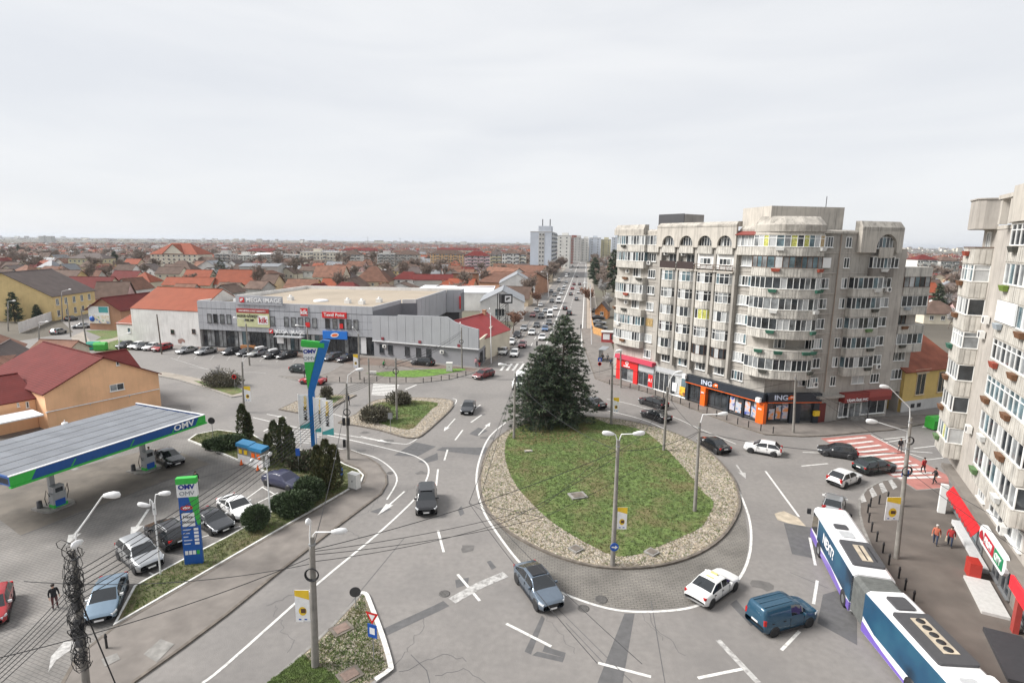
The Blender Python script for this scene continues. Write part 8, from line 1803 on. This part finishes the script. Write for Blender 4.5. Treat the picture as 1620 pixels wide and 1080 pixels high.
# cable tangle on the near pole
b, t = POST['cab']; rg = random.Random(5)
for k in range(80):
 z = rg.uniform(1.8, t.z - b.z + .2); r_ = rg.uniform(.12,.7); n = 12; a0 = rg.uniform(0,6); tl = rg.uniform(-.6,.6); f = z / (t.z - b.z)
 mb = MB(); mb.tube([((t.x - b.x) * f + r_ * .75 * math.cos(a0 + j * .58) + rg.uniform(-.05,.05),-.18 + rg.uniform(-.12,.1) + tl * r_ * math.sin(a0 + j * .58), z + r_ * math.sin(a0 + j * .58) * 1.0) for j in range(n)], rg.choice((.014,.02,.026)),4,0, False); mb.build('cable_loop', BLACK, cp_)
for z in (3.0,4.2,5.2): mb = MB(); mb.box((t.x - b.x) * z / (t.z - b.z),-.2, z, .26,.2,.34); mb.build('junction_box', DARK, cp_)
mb = MB(); mb.tube([((t.x - b.x) * .7,0,(t.z - b.z) * .7),(1.5,.2,.0)],.035,6); mb.build('stay_pole', BLACK, cp_)
# advertising banners on the masts
def banner(key, side, z, h, w, label):
 b, t = POST[key]; f = (z - b.z) / (t.z - b.z); x = b.x + (t.x - b.x) * f + (.18 if side > 0 else -.18 - w); o = thing('mast_banner', label, 'banner', (x, b.y - .05, z),0)
 mb = MB(); mb.bb(0, w, -.015,.015,0, h); mb.build('cloth', SIGN_WHITE, o); mb = MB(); mb.add([(0,-.02, h),(0,-.02, h * .82),(w, -.02, h * .7),(w, -.02, h)],[(0,1,2,3)]); mb.build('yellow_corner', YELLOW, o)
 mb = MB(); mb.add([(w * .5 + w * .28 * math.cos(a),-.02, h * .34 + w * .34 * math.sin(a)) for a in [k * math.pi / 6 for k in range(12)]],[tuple(range(12))]); mb.build('yellow_figure', YELLOW, o); mb = MB(); mb.bb(w * .38, w * .72,-.026,-.021, h * .28, h * .42); mb.build('dark_print', BROWN_FRAME, o)
 for q in (.2,.6): mb = MB(); mb.bb(w * q, w * q + .14,-.021,-.016, h * .06, h * .1); mb.build('blue_print', BLUE, o)
 for zz in (.02, h - .02): mb = MB(); mb.tube([(-.1 if side > 0 else w + .1,0, zz),(w * .5,0, zz)],.02,5); mb.build('bracket', STEEL, o)
banner('rb1', 1,3.1,1.75,.72, 'white and yellow banner on the mast of the roundabout lawn'); banner('fg', -1,3.0,1.95,.8, 'white and yellow banner on the mast of the triangular island'); banner('rb4', 1,1.9,2.0,.75, 'white and yellow banner on the north rim mast'); banner('m1', 1,1.6,2.2,.9, 'white and yellow banner on the mast behind the filling station'); banner('n1', -1,3.3,1.9,1.1, 'white and yellow banner on the near mast beside the cream block'); banner('m4', -1,2.2,2.4,.8, 'small white banner on the mast at the end of the car park')
# signs
def disc(mb, r, y, n=20, mi=0): mb.add([(r * math.cos(k * 2 * math.pi / n), y, r * math.sin(k * 2 * math.pi / n)) for k in range(n)],[tuple(range(n))], mi)
def sign(label, px, py, z0, h, parts, rz=0.0, post=True, name='traffic_sign', at=None):
 g = at or G(px, py, z0); o = thing(name, label, 'traffic sign', g, rz)
 if post: mb = MB(); mb.tube([(0,.03,0),(0,.03, h + .3)],.03,6); mb.build('post', STEEL, o)
 for nm, fn, mt, z in parts: mb = MB(); fn(mb); mb.build(nm, mt, o, (0,0, z))
 return o
def solid_disc(r): return lambda m: (m.add([(r * math.cos(k * .314),-.03 + d, r * math.sin(k * .314)) for d in (0,.03) for k in range(20)],[tuple(range(20)), tuple(reversed(range(20,40)))] + [(k, 20 + k, 20 + (k + 1) % 20,(k + 1) % 20) for k in range(20)]))
b, t = POST['rb1']
sign('round blue sign with white right arrow on the roundabout mast', 0,0,0,0,[('disc', solid_disc(.33), BLUE, 0),('arrow', lambda m: m.add([(-.22,-.035,-.03),(.03,-.035,-.07),(.02,-.035,-.16),(.25,-.035,-.02),(.06,-.035,.14),(.05,-.035,.05),(-.22,-.035,.07)],[tuple(range(7))]), SIGN_WHITE, 0)],.1, False, at=Vector((b.x + .03, b.y - .22,1.75)))
sign('give way triangle above a blue board at the edge of the triangular island', 591,1045,.15,2.7,[('triangle', lambda m: m.add([(-.42,-.02,.35),(0,-.02,-.37),(.42,-.02,.35),(-.42,.0,.35),(0,.0,-.37),(.42,.0,.35)],[(0,1,2),(5,4,3)]), RED, 2.75),('white_centre', lambda m: m.add([(-.22,-.025,.23),(0,-.025,-.15),(.22,-.025,.23)],[(0,1,2)]), SIGN_WHITE, 2.75),('blue_board', lambda m: m.bb(-.3,.3,-.03,0,-.42,.42), BLUE, 1.95),('white_pictogram', lambda m: m.bb(-.17,.17,-.035,-.031,-.2,.2), SIGN_WHITE, 1.95)],-.35)
sign('dark round back of a sign at the tip of the triangular island', 563,963,.15,1.0,[('disc', solid_disc(.36), DARK, 1.25)],.15)
sign('blue and red road signs beside the bus shelter on the pavement', 948,594,.12,3.0,[('blue_square', lambda m: m.bb(-.35,.35,-.03,0,-.35,.35), BLUE, 3.0),('white_figure', lambda m: m.add([(-.2,-.035,-.2),(.2,-.035,-.2),(0,-.035,.22)],[(0,1,2)]), SIGN_WHITE, 3.0),('disc', solid_disc(.34), RED, 2.2),('blue_centre', solid_disc(.24), BLUE, 2.2)])
sign('blue pedestrian sign behind the near mast by the red crossing', 1426,792,.12,2.9,[('blue_square', lambda m: m.bb(-.35,.35,-.03,0,-.35,.35), BLUE, 2.8),('white_figure', lambda m: m.add([(-.2,-.035,-.2),(.2,-.035,-.2),(0,-.035,.22)],[(0,1,2)]), SIGN_WHITE, 2.8)])
sign('blue parking sign on a pole in the lawn strip', 473,748,.15,2.4,[('blue_board', lambda m: m.bb(-.22,.22,-.03,0,-.4,.4), BLUE, 2.3)]); sign('blue board sign right of the rusty thuja', 541,765,.15,1.1,[('blue_board', lambda m: m.bb(-.4,.4,-.03,0,-.55,.55), BLUE, 1.2)],-.9)
sign('round dark sign back at the right end of the canopy', 337,694,0.15,2.2,[('disc', solid_disc(.42), BLACK, 2.3)]); sign('small dark sign on a post at the boulevard crossing', 789,573,.12,2.8,[('board', lambda m: m.bb(-.25,.25,-.03,0,-.35,.35), DARK, 2.7)]); sign('red rimmed sign at the shrub on the median', 372,618,.14,2.3,[('disc', solid_disc(.35), RED, 2.3),('white_centre', solid_disc(.22), SIGN_WHITE, 2.301)]); sign('grey sign back on the bushy island', 618,684,.15,2.2,[('board', lambda m: m.bb(-.28,.28,-.03,0,-.4,.4), STEEL, 2.2)])
# traffic lights
def signal(label, px, py, z0, h):
 g = G(px, py, z0); o = thing('traffic_light', label, 'traffic light', g); mb = MB(); mb.tube([(0,.1,0),(0,.1, h + .9)],.06,6); mb.build('post', DARK, o); mb = MB(); mb.bb(-.16,.16,-.1,.1, h, h + .95); hs = mb.build('housing', BLACK, o)
 for k in range(3): mb = MB(); mb.lathe([(.1,0),(.1,.08),(.02,.05)],10); mb.build('lens', DARK, hs, (0,-.1, h + .17 + k * .3), rot=(math.pi / 2,0,0))
signal('traffic light on the centre strip of the boulevard mouth', 849,563,0,2.3); signal('traffic light at the corner before the window shop', 1372,668,.12,2.2); signal('traffic lights on a post at the boulevard kerb near the fenced yard', 918.5,535,.02,2.6)
b, t = POST['sig']
for dx, dz in ((-.25,4.1),(.25,4.1),(-.3,1.6)): mb = MB(); mb.bb(b.x + dx - .14, b.x + dx + .14, b.y - .3, b.y - .08, dz, dz + .85); tag(mb.build('signal_head', BLACK), {(-.25,4.1): 'upper black signal head left of the coil mast', (.25,4.1): 'upper black signal head right of the coil mast', (-.3,1.6): 'lower green black signal head on the coil mast'}[(dx, dz)], 'traffic light')
# bollards
def bollard_mesh():
 m = MB(); m.lathe([(.06,0),(.055,.55),(.075,.58),(.075,.66),(.055,.7),(.05,.78),(.01,.82)],8); return m.mesh('bollard', BLACK)
BOL = bollard_mesh()
def bollards(pts, label, group):
 for px, py in pts: g = G(px, py, .12); tag(put('bollard', BOL, None, g, scale=(1.15,1.15,1.15)), label, 'bollard', group)
bollards([(p[0], p[1]) for p in VC([(18,487),(95,500),(165,515),(228,530),(287,548),(345,562),(404,580),(462,602),(523,622),(586,655),(650,668),(712,692),(780,712),(853,738),(930,768),(1007,790),(1095,815),(1183,833)])], 'black bollard along the pavement edge before the bank and phone shops', 'bollards before the bank')
bollards(V2([(315,995),(380,1002),(453,1012),(530,1018),(600,1020),(680,1020),(757,1016),(837,1022),(935,1020),(1040,1024),(1090,1018),(1150,1010),(1198,1004),(1247,995),(1300,982)]), 'black bollard along the kerb before the low grey building', 'bollards before the grey building')
bollards(V8([(521,162),(478,180),(434,195),(421,225),(426,272),(440,320),(466,368),(497,425),(527,485),(577,552),(608,612),(650,675)]), 'black bollard along the pavement edge beside the articulated bus', 'bollards beside the bus')
bollards([(169,1024)], 'single black bollard by the cable laden pole on the pavement', None)
# cabinets, kiosk, shelter, fences, masts
def cabinet(label, px, py, w, d, h, z=.12, rz=0.0):
 g = G(px, py, z); o = thing('utility_cabinet', label, 'cabinet', g, rz); mb = MB(); mb.bb(-w / 2, w / 2,-d / 2, d / 2,.12, h); mb.build('casing', AC_WHITE, o); mb = MB(); mb.bb(-w / 2 - .05, w / 2 + .05,-d / 2 - .05, d / 2 + .05,0,.118); mb.build('plinth', KERB, o); mb = MB(); mb.bb(-w / 2 - .04, w / 2 + .04,-d / 2 - .04, d / 2 + .04, h + .002, h + .07); mb.build('cap', AC_WHITE, o); mb = MB(); mb.bb(-.05,.05,-d / 2 - .02,-d / 2 - .001, h * .5, h * .62); mb.build('lock', DARK, o)
cabinet('white utility cabinet on the pavement corner beside the rusty thuja', 561,772,1.1,.6,1.5, rz=-.5); cabinet('white utility cabinet on the bright grass strip', 711,587,1.1,.9,1.6); cabinet('low white board box on the bright grass strip', 589,592,1.4,.3,.5)
g = G(966,541); ki = thing('kiosk', 'small red kiosk at the corner of the fenced yard', 'kiosk', g, -.25); mb = MB(); mb.bb(-2.2,2.2,-1.3,1.3,0,2.5); mb.build('cabin', plain('kiosk red', (.36,.05,.05)), ki); mb = MB(); mb.bb(-2.4,2.4,-1.5,1.5,2.503,2.7); mb.build('roof', W_GREY, ki); mb = MB(); mb.bb(-1.8,-.2,-1.33,-1.303,.8,2.2); mb.build('poster', SIGN_WHITE, ki); mb = MB(); mb.bb(.2,1.8,-1.33,-1.303,.9,2.2); mb.build('window', GLASS, ki)
g = G(955,569,.12); sh = thing('bus_shelter', 'glass bus shelter on the pavement before the fenced yard', 'bus shelter', g, 1.2)
for x in (-1.9,1.9): mb = MB(); mb.tube([(x, .6,0),(x, .6,2.4)],.05,6); mb.build('post', DARK, sh)
mb = MB(); mb.bb(-2.1,2.1,-.7,.8,2.4,2.5); mb.build('roof', STEEL, sh); mb = MB(); mb.bb(-1.8,1.8,.58,.62,.3,2.2); mb.build('pane', GLASS_MID, sh); mb = MB(); mb.bb(-1.4,1.4,.1,.45,.42,.5); mb.build('bench', DARK, sh)
def fence(label, pts, h, board, mat, gap=.02, name='fence', z=.0, capm=None):
 P_ = [G(*p) for p in pts]; o = thing(name, label, 'fence', P_[0]); m = MB(); m.bb(-board / 2 + gap, board / 2 - gap, -.03,.03,0, h); me = m.mesh('board', mat); mp = MB(); mp.bb(-.06,.06,-.06,.06,0, h + .15); pm2 = mp.mesh('post', mat)
 for i in range(len(P_) - 1):
  a, b = P_[i], P_[i + 1]; n = max(1, int((b - a).length / board)); rz = math.atan2((b - a).y, (b - a).x)
  for k in range(n): q = a.lerp(b, (k + .5) / n) - P_[0]; put('board', me, o, (q.x, q.y, .05), rz)
  q = a - P_[0]; put('post', pm2, o, (q.x, q.y, 0), rz)
fence('orange board fence around the yard with parked cars', [(934,470),(935.5,512),(939,528),(960,535),(972,536)],1.9,.9, M('orange fence board', (.50,.27,.10),.8,.15)); fence('white wavy panel fence along the side street before the yellow house', [(31,527),(88,505)],2.6,2.2, WHITEWASH, .01)
# rail of chains, roof masts, far masts
for px, py, hgt, lab in ((582,379.2,50, 'thin lattice mast on the far horizon left of centre'),(633,379.5,44, 'thin mast on the far horizon')):
 g = Tp(px, 384,3800); o = thing('distant_mast', lab, 'mast', (g.x, g.y, 0)); mb = MB(); mb.tube([(0,0,0),(0,0, hgt)],[2.2,1.0],5); mb.build('mast', GREY_PAINT, o); mb = MB(); mb.lathe([(2.5,0),(2.5,5)],8,(0,0, hgt * .8)); mb.build('antenna', GREY_PAINT, o)

# ================================================================ OVERHEAD WIRES
def wire(a, b, sag=.35, r=.018, label='thin black overhead wire', group='overhead wires across the junction'):
 a, b = Vector(a), Vector(b); n = 14; mb = MB(); mb.tube([a.lerp(b, k / n) - Vector((0,0, sag * 4 * (k / n) * (1 - k / n))) for k in range(n + 1)], r, 4,0, False); tag(mb.build('overhead_wire', BLACK), label, 'wire', group)
def tp_(k, d=.4): b, t = POST[k]; return t - Vector((0,0, d))
lb = 'thin black overhead wire spanning between masts over the roundabout'
W_ = [('fg', 'rb1', .5),('rb1', 'rb2', .5),('rb1', 'rb3', 1.2),('rb2', 'rb3', .4),('fg', 'sig', 1.0),('rb5', 'rb1', .9),('rb4', 'c1', .5),('rb3', 'c1', .6),('rb2', 'n1', .6),('rb4', 'rb5', .5),('rb5', 'b2', .6),('b2', 'g1', .7),('c1', 'n2', .7),('c2', 'rb4', .4)]
for a, b, s in W_: wire(tp_(a, .8), tp_(b, .8), s, .024, lb)
J1, J2, J3, J4, J5 = (G(*q, 5.6) for q in ((860,800),(860,818),(800,825),(742,795),(757,795)))
for a, b, s in ((tp_('fg', .9), J1,.3),(tp_('fg', 1.1), J2,.3),(tp_('fg', 1.5), J3,.3),(J3, tp_('rb1', 1.2),.2),(J1, tp_('rb3', .9),.3),(J2, tp_('rb2', .9),.3),(tp_('rb5', 1.0), J4,.15),(tp_('rb5', 1.1), J5,.15),(J4, J3,.05),(J5, J2,.05),(J4, Vector((4,22,5.5)),.3),(J5, Vector((6,22,5.5)),.3)): wire(a, b, s, .02, 'trolley bus contact wire running over the carriageway', 'contact wires over the carriageway')
for k in range(6):
 b0, t0 = POST['cab']; b1, t1 = POST['sig']; z = -1.2 - k * .32; wire(t0 + Vector((0,0, z)), t1 + Vector((0,0,-.5 - k * .22)),.7 + .1 * k, .028, 'black cable of the bundle running past the hedge to the coil mast', 'cables from the laden pole'); wire(t0 + Vector((0,0, z - .3)), Vector((-24 - k * .2,19.5 - k * .5,4.2 - k * .32)),.4,.028, 'black cable leaving the laden pole to the left', 'cables from the laden pole')
 if k < 4: wire(t1 + Vector((0,0,-.5 - k * .22)), tp_('b2', .4 + k * .25),.4,.024, 'black cable of the bundle running past the hedge to the coil mast', 'cables from the laden pole')
for k in range(3): wire(tp_('b2', .5 + k * .4), tp_('g1', .6 + k * .4),.6,.024, lb)
wire(tp_('fg', 1.2), Vector((-23,20,6.5)),.5,.024, 'overhead wire from the triangular island mast to the left', 'overhead wires across the junction'); wire(tp_('fg', 1.6), Vector((-25,26,6.5)),.6,.022, 'overhead wire from the triangular island mast to the left', 'overhead wires across the junction'); wire(tp_('n1', 1.5), Vector((33,30,6.3)),.3,.02, 'cable from the near mast along the cream block', 'cables beside the cream block'); wire(tp_('n1', 2.0), Vector((31,25,5.8)),.3,.02, 'cable from the near mast along the cream block', 'cables beside the cream block'); wire(tp_('n1', .7), tp_('c1', .6),.5,.02, 'cable from the bank corner pole to the near mast', 'cables beside the cream block')

# ================================================================ THE AIR
hz = MB(); hz.bb(-15300,15300,-15300,15300,-1.2,66); hm = bpy.data.materials.new('pale haze'); hm.use_nodes = True; hm.node_tree.nodes.clear()
ho = hm.node_tree.nodes.new('ShaderNodeOutputMaterial'); hv = hm.node_tree.nodes.new('ShaderNodeVolumePrincipled'); hv.inputs['Color'].default_value = (.82,.87,.95,1); hv.inputs['Density'].default_value = 0.00007; hv.inputs['Anisotropy'].default_value = .2
hm.node_tree.links.new(hv.outputs['Volume'], ho.inputs['Volume']); tag(hz.build('haze', hm), kind='stuff')
